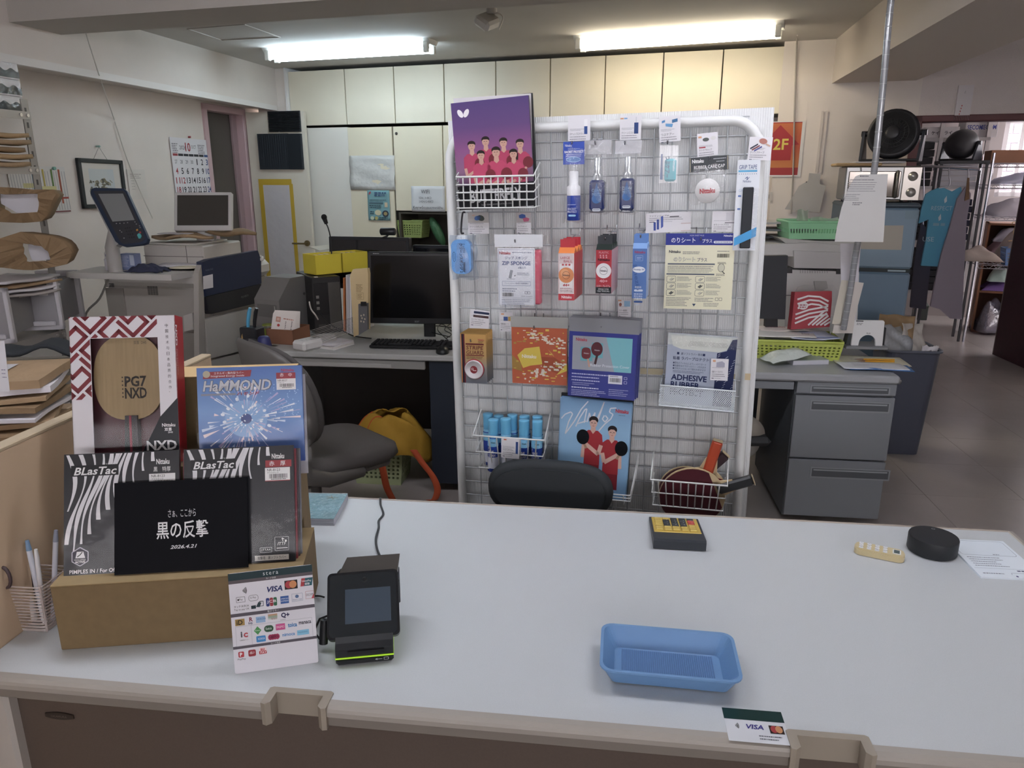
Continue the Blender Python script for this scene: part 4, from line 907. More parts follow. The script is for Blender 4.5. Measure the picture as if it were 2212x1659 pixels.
# catalogue basket and catalogues
def person(p, x, y, s, shirt, hair='#2a211f', skin='#c99a86', l=4, paddle=None, pc='#7a2432', longhair=False):
    """half-length sports player print: x,y = top of head, s = head height in px"""
    p.poly([(x-s*.95, y+s*1.75), (x-s*.55, y+s*1.35), (x+s*.55, y+s*1.35), (x+s*.95, y+s*1.75), (x+s*1.0, y+s*3.0), (x+s*.62, y+s*3.0), (x+s*.6, y+s*4.6), (x-s*.6, y+s*4.6), (x-s*.62, y+s*3.0), (x-s*1.0, y+s*3.0)][::-1], shirt, l)
    p.poly([(x-s*.2, y+s*.8), (x+s*.2, y+s*.8), (x+s*.26, y+s*1.36), (x, y+s*1.6), (x-s*.26, y+s*1.36)][::-1], skin, l+1)
    p.ell(x, y+s*.52, s*.38, s*.5, skin, l+2, 16)
    p.poly(ellp(x, y+s*.30, s*.44, s*.36, 16), hair, l+1); p.poly([(x-s*.42, y+s*.42), (x-s*.36, y+s*.08), (x, y-s*.05), (x+s*.36, y+s*.08), (x+s*.42, y+s*.42), (x+s*.2, y+s*.3), (x-s*.22, y+s*.28)][::-1], hair, l+3)
    if longhair: p.poly([(x+s*.3, y+s*.3), (x+s*.5, y+s*.5), (x+s*.45, y+s*1.2), (x+s*.25, y+s*1.1)], hair, l)
    p.rect(x-s*.2, y+s*.47, x-s*.06, y+s*.52, '#3a2c2a', l+4); p.rect(x+s*.06, y+s*.47, x+s*.2, y+s*.52, '#3a2c2a', l+4); p.rect(x-s*.1, y+s*.76, x+s*.1, y+s*.8, '#a0605c', l+4); p.line([(x, y+s*.52), (x+s*.04, y+s*.66)], s*.04, '#b58573', l+4)
    p.line([(x-s*.84, y+s*2.9), (x-s*.7, y+s*3.8), (x+s*.1, y+s*3.3)], s*.3, skin, l+2)
    if paddle: p.ell(x+paddle[0]*s, y+paddle[1]*s, s*.55, s*.62, pc, l+3, 16); p.line([(x+paddle[0]*s-s*.2, y+paddle[1]*s+s*.5), (x+paddle[0]*s-s*.5, y+paddle[1]*s+s*.9)], s*.22, skin, l+4)
for k, (q, hx, lb) in enumerate((((990, 208, 1156, 450), '#2b2f30', 'dark catalogue at the very back of the wire basket'), ((985, 207, 1149, 450), '#c9c5c8', 'pale edged catalogue second from the front in the wire basket'))):
    o, p = card(RK, *q, .030+.012*k, hx, 'catalogue', lb, 'catalogue', th=.006, rot=2.2-1.5*k, group='catalogues in the top basket')
o, p = card(RK, 983, 214, 1149, 449, .056, '#2a2440', 'catalogue', 'purple catalogue cover with seven players in pink shirts, front of the top basket', 'catalogue', th=.008, rot=3.0, rough=.35, group='catalogues in the top basket')
w, h = 166, 235
p.grad(0, 0, w, h*.8, [(0, '#54407a'), (.3, '#65467e'), (.55, '#8c4f86'), (.8, '#8a5f82'), (1, '#4a3550')]); p.rect(0, h*.775, w, h, '#191a1e', 2)
p.ell(19, 24, 5.2, 9.5, '#e4dfe4', 3, 16, -.5); p.ell(32, 24, 5.2, 9.5, '#e4dfe4', 3, 16, .5)
PK = '#b8355f'
for x, y, s_ in ((38, 85, 20), (69, 78, 20), (107, 84, 20), (142, 90, 20)): person(p, x, y, s_, PK, paddle=(.75, 2.5), l=3)
for x, y, s_ in ((57, 107, 20), (90, 102, 22), (127, 110, 20)): person(p, x, y, s_, '#c23a64', paddle=(.9, 2.7), l=9, longhair=(x == 127))
p.rect(0, h*.775, w, h*.80, '#191a1e', 15); p.rect(0, h*.80, w, h, '#191a1e', 15)
p.text('BUTTERFLY', w/2, 192, 29, '#c9c9cc', w=112, al='c', l=17, off=.02); p.text('TABLE TENNIS GOODS CATALOG 2026', w/2, 225, 3.2, '#a9a9ac', w=66, al='c', l=17)
p.build(o, rough=.35)
wbasket(985, 1153, 381, 449, .078, 10, 4, 'wire_basket', 'white wire basket holding the purple catalogues at the top left of the rack', back=.035)
# ---- bagged goods
BAG = mclear(.07, .06, bump=(40, .6), milky=.05); BAG2 = mclear(.04, .06, milky=.12)
def bag(t, W, H, puff=.018, wob=.003, seed=0, z0=-.002, mat=BAG, top=.8):
    r = random.Random(seed); ph = [r.random()*6 for _ in range(4)]
    def f(a, b, sgn):
        bulge = puff*math.sin(math.pi*min(1, a))**.6*(1 if b < top else max(0, (1-b)/(1-top)))*math.sin(math.pi*min(1, b*.93+.07))**.5 if 0 < a < 1 else 0
        return (-W/2+a*W+wob*math.sin(b*11+ph[0])*(1 if a < .1 or a > .9 else 0), -H/2+b*H+wob*math.sin(a*9+ph[1])*(1-b), z0+sgn*bulge+wob*.6*math.sin(13*a+7*b+ph[2]))
    m = MB(); m.sheet(lambda a, b: f(a, b, 1), 12, 16); m.sheet(lambda a, b: f(1-a, b, -1), 12, 16); m.build('plastic_bag', mat, t)
def place(x0, y0, x1, y1, d):
    cy = (y0+y1)/2; u0, _ = RK.uv(x0, cy, d); u1, _ = RK.uv(x1, cy, d); wt = RK.uv((x0+x1)/2, y0, d)[1]; wb = RK.uv((x0+x1)/2, y1, d)[1]
    return (u0+u1)/2, (wt+wb)/2, u1-u0, wt-wb
# spray can with blue header
for k in range(2):
    u, w, W, H = place(1217, 306, 1262, 482, .05-.035*k); S = W/45
    t = empty('spray_pack', RK.M(u, w, .05-.035*k), ('bagged white spray can with blue header card, front of the pair', 'bagged white spray can with blue header card, behind the first')[k], 'spray can', 'bagged spray cans')
    hd = MB().box(-W/2, W/2, H/2-46*S, H/2, .001, .002).build('header_card', mt('#2a4cae', .4), t)
    cc = -H/2+6*S
    MB(Matrix.Translation((0, cc, 0)) @ Matrix.Rotation(R(-90), 4, 'X')).lathe([(.0165, 0), (.0185, .002), (.0185, 52*S)], 18).build('can_body', mt('#2b46a0', .35), t)
    MB(Matrix.Translation((0, cc+52*S, 0)) @ Matrix.Rotation(R(-90), 4, 'X')).lathe([(.0185, 0), (.0185, 18*S), (.0125, 22*S), (.0125, 48*S), (.011, 50*S)], 18).build('cap', mt('#e6e7ea', .35), t)
    if k == 0:
        p = Print(S, S, -W/2, H/2, .0021); p.text('Nittaku', 4, 5, 5, '#e8eaf2', w=14); p.text('ラケットプロテクト', 10, 13, 3.5, '#d0d8ee', w=26); p.text('RACKET PROTECT', 3, 18, 5, '#f0f2f8', w=40, off=.02); p.scrib(6, 25, 40, 2, 3.5, 1.2, '#c0ccec'); p.line(ellp(22, 36, 15, 5, 20), 1, '#8fc0e8', 2, True); p.ell(22, 36, 14, 4.2, '#3a78c0', 1); p.build(t)
        p = Print(S, S, -W/2, H/2, .0195); p.text('RACKET', 13, 135, 4.5, '#dfe4f4', w=18); p.text('PROTECT', 12, 141, 4.5, '#dfe4f4', w=20); p.rr(14, 149, 30, 153, 2, '#8fc4e8', 2); p.scrib(12, 128, 30, 1, 3, 1.2, '#b9c4e4'); p.build(t, 'can_print')
    bag(t, W*1.05, H*.98, .022, seed=k)
# mist bottles
for k, (x0, x1, lb) in enumerate(((1262, 1320, 'bagged dark blue mist bottle, left of the two'), (1328, 1384, 'bagged dark blue mist bottle, right of the two'))):
    u, w, W, H = place(x0, 303, x1, 463, .045); S = W/57
    t = empty('mist_bottle_pack', RK.M(u, w, .045), lb, 'spray bottle', 'bagged mist bottles'); bw_ = 16*S
    MB().box(-bw_, bw_, -H/2+8*S, H/2-80*S, -.02, .016, .006).build('bottle_body', mt('#1d2c5e', .2), t)
    MB(Matrix.Translation((0, H/2-80*S, 0)) @ Matrix.Rotation(R(-90), 4, 'X')).lathe([(.013, 0), (.013, 12*S), (.010, 14*S), (.009, 44*S), (.007, 46*S)], 14).build('spray_cap', mclear(.2, .1, '#e2e6ea', milky=.35), t)
    MB().box(-bw_*.95, bw_*.95, -H/2+4*S, -H/2+8*S, -.018, .014, .002).build('clear_base', mclear(.25, .05, '#cfd4dc', milky=.2), t)
    p = Print(S, S, 0, H/2, .0165); drop = [(0, 86)]+[(10*math.sin(R(a)), 118-10*math.cos(R(a))) for a in range(50, 311, 20)]
    p.poly(drop[::-1], '#3f6fae', 1); p.text('CLEAN', 0, 98, 6, '#8fb4d8', w=20, al='c'); p.text('MIST2', 0, 106, 6, '#8fb4d8', w=18, al='c'); p.rr(-9, 138, 9, 144, 3, '#b9c2d0', 1); p.scrib(-7, 140, 7, 1, 2, 1, '#2c3a60', ragged=.05); p.text('Nittaku', 0, 148, 3.5, '#dfe4ec', w=16, al='c'); p.build(t)
    MB().box(-W/2, W/2, H/2-28*S, H/2, .0, .0008).build('bag_header', mclear(.02, .1, '#dcdce0', milky=.3), t)
    bag(t, W, H*.99, .022, seed=5+k, top=.82)
# teal sponge in clear pack
u, w, W, H = place(1424, 314, 1464, 395, .035); S = W/40
t = empty('sponge_pack', RK.M(u, w, .035), 'flat clear pack with a teal rubber eraser sponge', 'sponge')
MB().box(-8*S, 17*S, -H/2+3*S, H/2-28*S, -.006, .006, .005).build('sponge', mt('#2f9fae', .5), t)
p = Print(S, S, -W/2, H/2, .0066); p.text('つぶケアー', 24, 22, 11, '#1f4468', rot=90, w=46, off=.02, l=2); p.text('Nittaku', 35, 30, 5, '#e0f0f2', rot=90, w=24, l=2); p.poly([(4, 18), (7, 18), (9, 72), (3, 72)], '#2a4f86', 1); p.build(t)
MB().box(-W/2, W/2, -H/2, H/2, .0072, .0076).build('clear_front', mclear(.012, .1, milky=.05), t)
MB().box(-W/2, W/2, -H/2, H/2, -.008, -.0076).build('clear_back', mclear(.01, .1, milky=.1), t)
# cap in bag
u, w, W, H = place(1490, 338, 1574, 444, .045); S = W/84
t = empty('cap_pack', RK.M(u, w, .045, 3.5), 'bag with black header card and a round white cap inside', 'cap pack')
MB().box(-W/2, W/2, H/2-31*S, H/2, .001, .002).build('header_card', mt('#2b3238', .4), t)
MB(Matrix.Translation((-4*S, -H/2+32*S, -.008))).lathe([(27*S, 0), (27*S, .012), (25.5*S, .0145), (.0001, .0148)], 28).build('round_cap', mt('#e2e2e2', .35), t)
p = Print(S, S, -W/2, H/2, .0021); p.text('Nittaku', 6, 4, 8, '#eef0f2', w=25, off=.03); p.text('RUBBER CARE CAP', 10, 18, 7, '#eef0f2', w=66); p.scrib(52, 5, 80, 1, 3, 1.6, '#b9c0c4'); p.scrib(58, 11, 76, 1, 3, 1.4, '#b9c0c4'); p.line([(2, 1), (2, 30)], .8, '#e0d8b0'); p.line([(82, 1), (82, 30)], .8, '#e0d8b0'); p.build(t)
p = Print(S, S, -4*S, -H/2+32*S, .007); p.text('Nittaku', 0, -6, 11, '#c8343f', w=33, al='c', off=.04, rot=0); p.build(t, 'cap_print')
bag(t, W, H*.9, .014, seed=11, top=.7)
# grip tape card
o, p = card(RK, 1588, 345, 1637, 541, .034, '#dfe4ea', 'grip_tape_pack', 'hanging white card with a black grip tape strip at the right of the rack', 'tape pack', th=.0012, rot=0)
p.text('GRIP TAPE', 4, 11, 9, '#35588f', w=38); p.rect(3, 22, 43, 26, '#4fb0e0', 2)
for i in range(9): p.ell(5+4.6*i, 30, .9, .9, '#3a5f9c', 2, 6)
p.line([(18, 40), (23, 36), (22, 43), (27, 37)], 1.2, '#2f4f86'); p.text('Nittaku', 14, 43, 5, '#2f4f86', w=17); p.text('GRIP TAPE', 6, 62, 6, '#a9bcd4', w=34)
for i, y in enumerate((75, 103)): p.rr(5, y, 12, y+4, 1.5, '#5d7fc0', 2)
p.build(o); W, H = p.sx*49, p.sy*196
MB().box(-W/2+15*p.sx, -W/2+38*p.sx, -H/2+5*p.sy, H/2-58*p.sy, .002, .007, .002).build('tape_strip', mt('#23272d', .6), o)
MB().add([(-W/2+2*p.sx, -H/2+28*p.sy, .0075), (-W/2+2*p.sx, -H/2+10*p.sy, .0075), (W/2, -H/2+32*p.sy, .0075), (W/2, -H/2+52*p.sy, .0075)], [(0, 1, 2, 3)]).build('blue_band', mt('#3f9ad4', .45), o, solid=.0006)
m = MB(); m.sheet(lambda a, b: (W/2-10*p.sx+a*12*p.sx, -H/2+b*(H-60*p.sy), .009+.003*math.sin(b*30)*a), 3, 24); m.build('plastic_sleeve', BAG, o)
# clean sponge
u, w, W, H = place(973, 508, 1030, 603, .03); S = W/57
t = empty('sponge_pack', RK.M(u, w, .03), 'milky bag with a light blue oval sponge at the left edge of the rack', 'sponge')
MB().prism(rrect(-24*S, -33*S, 18*S, 36*S, 14*S, 6), -.010, .010).build('sponge', mt('#6fa3dc', .8, bump=(400, .3)), t)
p = Print(S, S, -W/2, H/2, .0112); p.text('クリーンスポンジ 2', 30, 15, 7.5, '#27334d', rot=90, w=60, off=.02); p.text('さっとひとふき!', 35, 16, 5, '#27334d', rot=90, w=30); p.text('Nittaku', 35, 54, 5, '#27334d', rot=90, w=19, off=.03); p.line(ellp(11, 43, 3, 10, 16), .7, '#2f4470', 2, True); p.scrib(10.5, 38, 11.8, 8, 1.3, .7, '#2f4470'); p.build(t)
bag(t, W, H, .016, seed=21, mat=mclear(.03, .15, '#eef2f6', milky=.12), top=.9)
# zip sponge
u, w, W, H = place(1069, 506, 1188, 662, .045); S = W/119
t = empty('sponge_pack', RK.M(u, w, .045), 'clear bag with a white ZIP SPONGE card and pink sponges behind it', 'sponge')
ox = -W/2
MB().box(ox+8*S, ox+88*S, -H/2+4*S, H/2-28*S, .004, .006).build('insert_card', mt('#dcdfe6', .45), t)
MB().box(ox+26*S, ox+99*S, -H/2+5*S, H/2-32*S, -.022, .002, .004).build('pink_sponges', mt('#d2405f', .7), t)
p = Print(S, S, ox, H/2, .0062)
p.box(10, 31, 86, 150, .6, '#6d7a98'); p.text('Nittaku', 12, 35, 6, '#b92c3c', w=24, off=.03); p.scrib(40, 36, 84, 1, 3, 2, '#7c86a0'); p.text('ジップ スポンジ', 24, 45, 6.5, '#3d4f86', w=48, off=.01); p.text('ZIP SPONGE', 17, 55, 8, '#34508f', w=62, off=.02); p.text('6個入り', 52, 66, 4.5, '#34508f', w=17)
p.poly([(31, 90), (35, 73), (41, 74), (37, 91)], '#9aa0aa', 2); p.line([(27, 92), (45, 92)], .6, '#66708a'); p.text('+', 43, 83, 4, '#333b52'); p.scrib(50, 79, 76, 2, 3.5, 1.2, '#7c86a0'); p.box(17, 97, 78, 106, .7, '#7c8cb0'); p.text('ファインジップ使用方法説明書付', 22, 99, 4, '#46568a', w=52)
p.scrib(17, 112, 50, 2, 4.5, 1.8, '#7c86a0'); p.bars(17, 121, 41, 129); p.box(66, 118, 71, 123, .7, '#55607c'); p.box(72, 118, 77, 123, .7, '#55607c'); p.text('MADE IN JAPAN', 58, 127, 2.6, '#66708a', w=24); p.line([(15, 132), (82, 132)], .5, '#7c86a0'); p.scrib(15, 135, 80, 4, 3.6, 1.5, '#8a93a8'); p.build(t)
MB().box(-W/2+2*S, W/2-14*S, H/2-26*S, H/2, .004, .005).build('bag_header', mt('#d3d6da', .5), t)
bag(t, W, H*.97, .024, seed=31, top=.75)
# ---- ball boxes, three deep on each hook
def bbox(x0, x1, ys, d0, dep, n, name, labels, flap_hx, top_hx, hx, side_hx, draw, group, cat):
    yT, yF, yB = ys
    for k in range(n):
        d = d0-dep*k*1.02; u0, wt = RK.uv(x0, yT, d0); u1, wb = RK.uv(x1, yB, d0); wf = RK.uv(x0, yF, d0)[1]; W, H = u1-u0, wt-wb; S = W/(x1-x0)
        t = empty(name, RK.M(u0, wb, d), labels[k], cat, group); Hb = wf-wb
        MB().box(0, W, 0, Hb, -dep, 0, .0006).build('carton', mt(hx, .4), t)
        m = MB(); m.add([(0, Hb, 0), (W, Hb, 0), (W, Hb+.014, -dep*.45), (0, Hb+.014, -dep*.45), (0, Hb, -dep), (W, Hb, -dep)], [(0, 1, 2, 3), (3, 2, 5, 4), (1, 5, 2), (0, 3, 4)]); m.build('sloped_top', mt(top_hx, .4), t)
        MB().box(W*.04, W*.96, Hb+.012, H, -dep*.48, -dep*.44).build('hang_tab', mt(flap_hx, .4), t)
        MB().box(W, W+.0004, .0, Hb, -dep, 0).build('side_panel', mt(side_hx, .4), t)
        if k == 0: p = Print(S, S, 0, Hb, .0003); draw(p, x1-x0, Hb/S); p.build(t)
    return t
def d44(p, w, h):
    p.rect(0, 0, w, h, '#e9e4e4', 1)
    for i in range(12): p.line([(i*3+1, 0), (i*3+1, 84)], .45, '#c87f80', 2)
    for i in range(28): p.line([(0, i*3+1), (w, i*3+1)], .45, '#c87f80', 2)
    p.rect(3, 22, w-3, 74, '#e9e4e4', 3); p.text('LARGE', 5, 7, 5, '#b03040', w=20, l=5); p.text('BALL', 12, 14, 5, '#b03040', w=18, l=5)
    for i in range(3): p.poly([(10+7*i+3.4*math.sin(R(a*36))*(1 if a % 2 == 0 else .45), 24-3.4*math.cos(R(a*36))*(1 if a % 2 == 0 else .45)) for a in range(10)], '#c83542', 5)
    p.ell(w/2, 46, 16.5, 16.5, '#e08a4c', 4, 28); p.ell(w/2-3, 42, 9, 9, '#eba26c', 5, 20); p.text('Nittaku', w/2, 44, 4, '#3a3340', w=14, al='c', l=6, off=.02); p.line(ellp(w/2, 46, 8, 8, 20), .6, '#4a3a3a', 6, True)
    p.text('44+', w/2, 64, 6, '#c02f3c', w=15, al='c', l=5, off=.03, shear=.2); p.scrib(4, 73, w-4, 1, 3, 1.5, '#b08088', l=5); p.text('ラージボール', w/2, 77, 5, '#4a3540', w=26, al='c', l=5); p.rect(0, h-14, w, h, '#c5303c', 4); p.text('Nittaku', w/2+1, h-10, 6, '#f3e8ea', w=22, al='c', l=6, off=.03)
def d40(p, w, h):
    p.rect(0, 0, w, h, '#b52436', 1); p.text('PLASTIC', w/2, 3, 4, '#e2a8b0', w=20, al='c')
    for j in range(2):
        for i in range(3): p.poly([(9+6*i+j*.5+2.6*math.sin(R(a*36))*(1 if a % 2 == 0 else .45), 11+4*j-2.6*math.cos(R(a*36))*(1 if a % 2 == 0 else .45)) for a in range(10)], '#d8939c', 3)
    p.text('Nittaku', w/2, 17, 5, '#2c1520', w=24, al='c', off=.03); p.ell(w/2, 42, 15.5, 15.5, '#e3e2e4', 2, 28); p.text('Nittaku', w/2, 40, 4, '#2f2a3a', w=13, al='c', off=.02); p.line(ellp(w/2, 42, 8, 8, 20), .6, '#4a4550', 3, True)
    p.text('40+', w/2, 60, 6, '#e0a0a8', w=17, al='c', off=.03); p.text('3スター プレミアム', w/2, 71, 4.5, '#ecd4d8', w=28, al='c'); p.scrib(5, 78, w-5, 1, 3, 1, '#d08890'); p.rect(0, h-13, w, h, '#20252c', 2); p.text('OFFICIAL 3 STAR', w/2, h-10, 3, '#d9dcde', w=22, al='c'); p.text('TABLE TENNIS BALL', w/2, h-6, 3, '#d9dcde', w=26, al='c')
def dfz(p, w, h):
    p.rect(0, 0, w, h, '#4d78bc', 1); p.text('Nittaku', w/2, 4, 5, '#b03a58', w=20, al='c', off=.03); p.box(6, 13, w-8, 23, .6, '#9db8e0'); p.scrib(8, 16, w-10, 2, 3, 1.2, '#b9cdec')
    p.text('Finezip', 8, 30, 10, '#3a62a4', rot=80, w=50, off=.02, l=2); p.ell(w/2-1, 40, 12, 6, '#dfe6f0', 3); p.text('Finezip 50', w/2-1, 38, 4, '#2f4f94', w=20, al='c', l=4, off=.02)
    p.text('両面用', w/2-2, 72, 4, '#e0e8f4', al='c', w=12); p.rr(4, 78, w-6, 82, 2, '#d0dcf0', 2); p.scrib(4, 86, w-6, 3, 4, 2, '#c9d8f0', ragged=.1); p.rr(4, 100, w-6, 104, 2, '#2f5596', 2); p.scrib(6, 107, 18, 1, 3, 1.6, '#c9d8f0')
bbox(1206, 1240, (518, 547, 649), .155, .042, 3, 'ball_box', ['white and orange ball box with 44+ print, front of three on the hook', 'red tabbed ball box behind the front 44+ box', 'red tabbed ball box nearest the grid behind the 44+ boxes'], '#b52f3c', '#dd8348', '#d9d4d4', '#c94a50', d44, 'ball boxes on hooks', 'box')
bbox(1288, 1320, (511, 540, 634), .150, .042, 3, 'ball_box', ['red ball box with a white ball and 40+ print, front of three on the hook', 'red ball box with black tab behind the front 40+ box', 'red ball box nearest the grid behind the 40+ boxes'], '#22272e', '#26302c', '#b52436', '#c9a0a8', d40, 'ball boxes on hooks', 'box')
bbox(1368, 1395, (507, 537, 645), .10, .022, 3, 'slim_box', ['slim blue glue box with oval badge, front of three on the hook', 'slim blue glue box behind the front one', 'slim blue glue box nearest the grid'], '#5b86c8', '#7fa4d8', '#4d78bc', '#a9bfe4', dfz, 'slim glue boxes', 'box')
# ---- cream sheet pack
o, p = card(RK, 1436, 504, 1584, 668, .032, '#e3e0c4', 'sheet_pack', 'cream sheet pack with navy header and Japanese instructions', 'pack', th=.002, rot=0)
p.rect(0, 0, 148, 25, '#2f3a94', 1); p.text('のりシート', 12, 9, 11, '#e4e6f2', w=52, off=.015); p.text('プラス', 79, 12, 8, '#e4e6f2', w=21, off=.015); p.text('Nittaku', 124, 3, 4, '#e4e6f2', w=18, off=.02); p.rr(103, 16, 143, 21, 2.5, '#dfe2f0', 2); p.scrib(106, 17.5, 140, 1, 3, 2, '#3a4590', ragged=.02); p.text('NORI SHEET PLUS', 52, 3, 3, '#c9cdea', w=30)
p.text('Nittaku', 8, 36, 6, '#2f3444', w=25, off=.03); p.scrib(38, 39, 76, 2, 3.6, 1.4, '#6a6c70'); p.text('のりシート', 18, 50, 11, '#6b6e78', w=48, off=.035); p.text('のりシート', 18, 50, 11, '#e0ddc4', w=48, l=4, off=.0); p.text('プラス', 70, 52, 8, '#6b6e78', w=21, off=.02); p.bars(112, 43, 138, 51); p.scrib(112, 37, 138, 1, 3, 1.4, '#6a6c70')
for y in (64, 86): p.rect(6 if y == 64 else 4, y, 108, y+3, '#5d6672', 2)
p.scrib(6, 70, 106, 2, 3.6, 1.6, '#7b7d7a', ragged=.1); p.scrib(6, 77, 106, 3, 2.8, 1.2, '#8b8d88', ragged=.1)
for j in range(3):
    for i, x in enumerate((5, 68)):
        y = 92+15*j; p.line(rrect(x, y, x+20, y+13, 2.5, 2), .8, '#6a7068', 2, True); p.poly([(x+5, y+8), (x+11, y+3), (x+16, y+6), (x+10, y+11)], ('#c4c3ac', '#b9b8a4', '#5d615c')[(i+j) % 3], 2); p.line([(x+11, y+9), (x+17, y+4)], .7, '#55584f', 3); p.scrib(x+23, y+1, x+56, 4, 2.6, 1.1, '#85877f', seed=i+j)
p.ell(122, 73, 7, 9, '#cfcdb2', 2); p.line(ellp(122, 73, 7, 9, 14), .8, '#55584f', 3, True); p.line([(124, 80), (130, 86)], 2, '#55584f', 3); p.scrib(114, 61, 132, 2, 2.6, 1.2, '#66685f'); p.scrib(112, 86, 130, 2, 2.6, 1.2, '#66685f')
p.scrib(5, 139, 62, 6, 3.4, 1.4, '#7b7d7a'); p.scrib(68, 139, 110, 3, 3.2, 1.4, '#7b7d7a'); p.box(113, 138, 119, 144, .7, '#55584f'); p.box(121, 138, 127, 144, .7, '#55584f'); p.poly([(63, 152), (71, 152), (67, 158)][::-1], '#3f4f6a', 2); p.scrib(88, 150, 122, 3, 3, 1.2, '#7b7d7a'); p.build(o)
# ---- stripe tape cards
for k in range(5):
    u, w, W, H = place(996, 719, 1051, 825, .095); S = W/55
    t = empty('tape_card', RK.M(u, w, .095-.016*k), ('gold card with a roll of red edging tape, front of the five on the hook', 'gold card second of five on the hook', 'gold card third of five on the hook', 'gold card fourth of five on the hook', 'gold card nearest the grid of the five on the hook')[k], 'tape card', 'stripe tape cards')
    MB().prism(rrect(-W/2, -H/2, W/2, H/2, 3*S), -.0008, 0).build('card', mt('#9b7a46', .4), t)
    p = Print(S, S, -W/2, H/2, 0.0001); p.grad(0, 3, 55, 106, [(0, '#c4933f'), (.45, '#b89352'), (.7, '#8d8a86'), (1, '#6d7380')]); p.rect(0, 3, 9, 106, '#6a2030', 2); p.rect(3, 3, 6, 106, '#20242e', 3); p.rect(0, 3, 2, 106, '#c4873f', 3); p.build(t)
    if k == 0:
        p = Print(S, S, -W/2, H/2, .0003); p.text('Nittaku', 38, 12, 4, '#b03a40', w=13, off=.02, l=4); p.scrib(38, 17, 50, 2, 2.6, 1, '#6a5030', l=4); p.text('STRIPE', 12, 27, 8, '#6b2228', w=37, l=4, off=.01, shear=.1); p.text('GUARD', 12, 37, 8, '#6b2228', w=37, l=4, off=.01, shear=.1); p.rect(11, 22, 50, 25, '#6b2228', 4); p.rect(11, 46, 50, 48, '#7a2a30', 4); p.scrib(12, 50, 48, 2, 3, 1.3, '#5a4228', l=4); p.build(t)
        rm = Matrix.Translation((-W/2+29*S, -H/2+28*S, 0)); MB(rm).lathe([(20*S, 0), (20*S, .010), (18*S, .012), (17*S, .010), (.0001, .010)], 28).build('tape_roll', mt('#c9c4c6', .2), t); MB(rm).lathe([(20.3*S, .001), (21.3*S, .003), (21.3*S, .0055), (20.3*S, .0075)], 28).build('red_tape_edge', mt('#a32a38', .35), t)
        p = Print(S, S, -W/2+29*S, -H/2+28*S, .0102); p.ell(0, 0, 8, 8, '#8a2630', 1); p.text('12', -3, -4, 5, '#f0e0e0', al='c', off=.02); p.scrib(-1, 1, 6, 1, 3, 1.5, '#f0e0e0'); p.build(t, 'roll_print')
# ---- orange camo sheet
o, p = card(RK, 1106, 708, 1225, 830, .065, '#c2582c', 'protective_sheet', 'orange, yellow and white camouflage sheet hanging in a clear pack', 'sheet', th=.0015)
rr_ = random.Random(8); p.rect(0, 0, 119, 122, '#c2582c', 1)
p.poly([(12, 60), (28, 45), (60, 40), (66, 78), (40, 82), (24, 88)][::-1], '#dcc021', 3); p.poly([(0, 60), (20, 78), (22, 95), (0, 90)][::-1], '#a8802c', 2); p.poly([(78, 45), (92, 62), (88, 55)], '#dcc021', 3); p.poly([(119, 74), (96, 100), (119, 90)], '#dcc021', 3); p.poly([(62, 62), (92, 62), (112, 76), (100, 98), (66, 84)][::-1], '#a84a24', 2)
for i in range(60):
    x, y = rr_.random()*110+2, rr_.random()*112+2; w_ = 2+rr_.random()*9; c = ('#dcc021', '#b08a2c', '#dcc021')[i % 3]
    if 12 < x < 66 and 40 < y < 88: continue
    p.rect(x, y, min(x+w_, 119), min(y+1.5+rr_.random()*3, 121), c, 2)
for i in range(120):
    t_ = rr_.random(); x = 30+t_*85+rr_.gauss(0, 9); y = (8+t_*30 if i % 2 else 110-t_*40)+rr_.gauss(0, 6); w_ = 2+rr_.random()*6
    if 2 < x < 112 and 2 < y < 118: p.rect(x, y, min(x+w_, 119), min(y+1.5+rr_.random()*2.5, 121), '#e4dccb', 4)
p.text('Nittaku', 22, 58, 8, '#ece6d8', w=31, l=5, off=.03); p.build(o)
W, H = 119*p.sx, 122*p.sy
MB().box(-W/2-.002, W/2+.003, H/2, H/2+23*p.sy, .0, .0008).build('clear_header', mclear(.02, .1, '#cfcfcc', milky=.5), o)
MB().box(-W/2-.002, W/2+.003, -H/2-.002, H/2, .0016, .0020).build('clear_front', mclear(.01, .05), o)
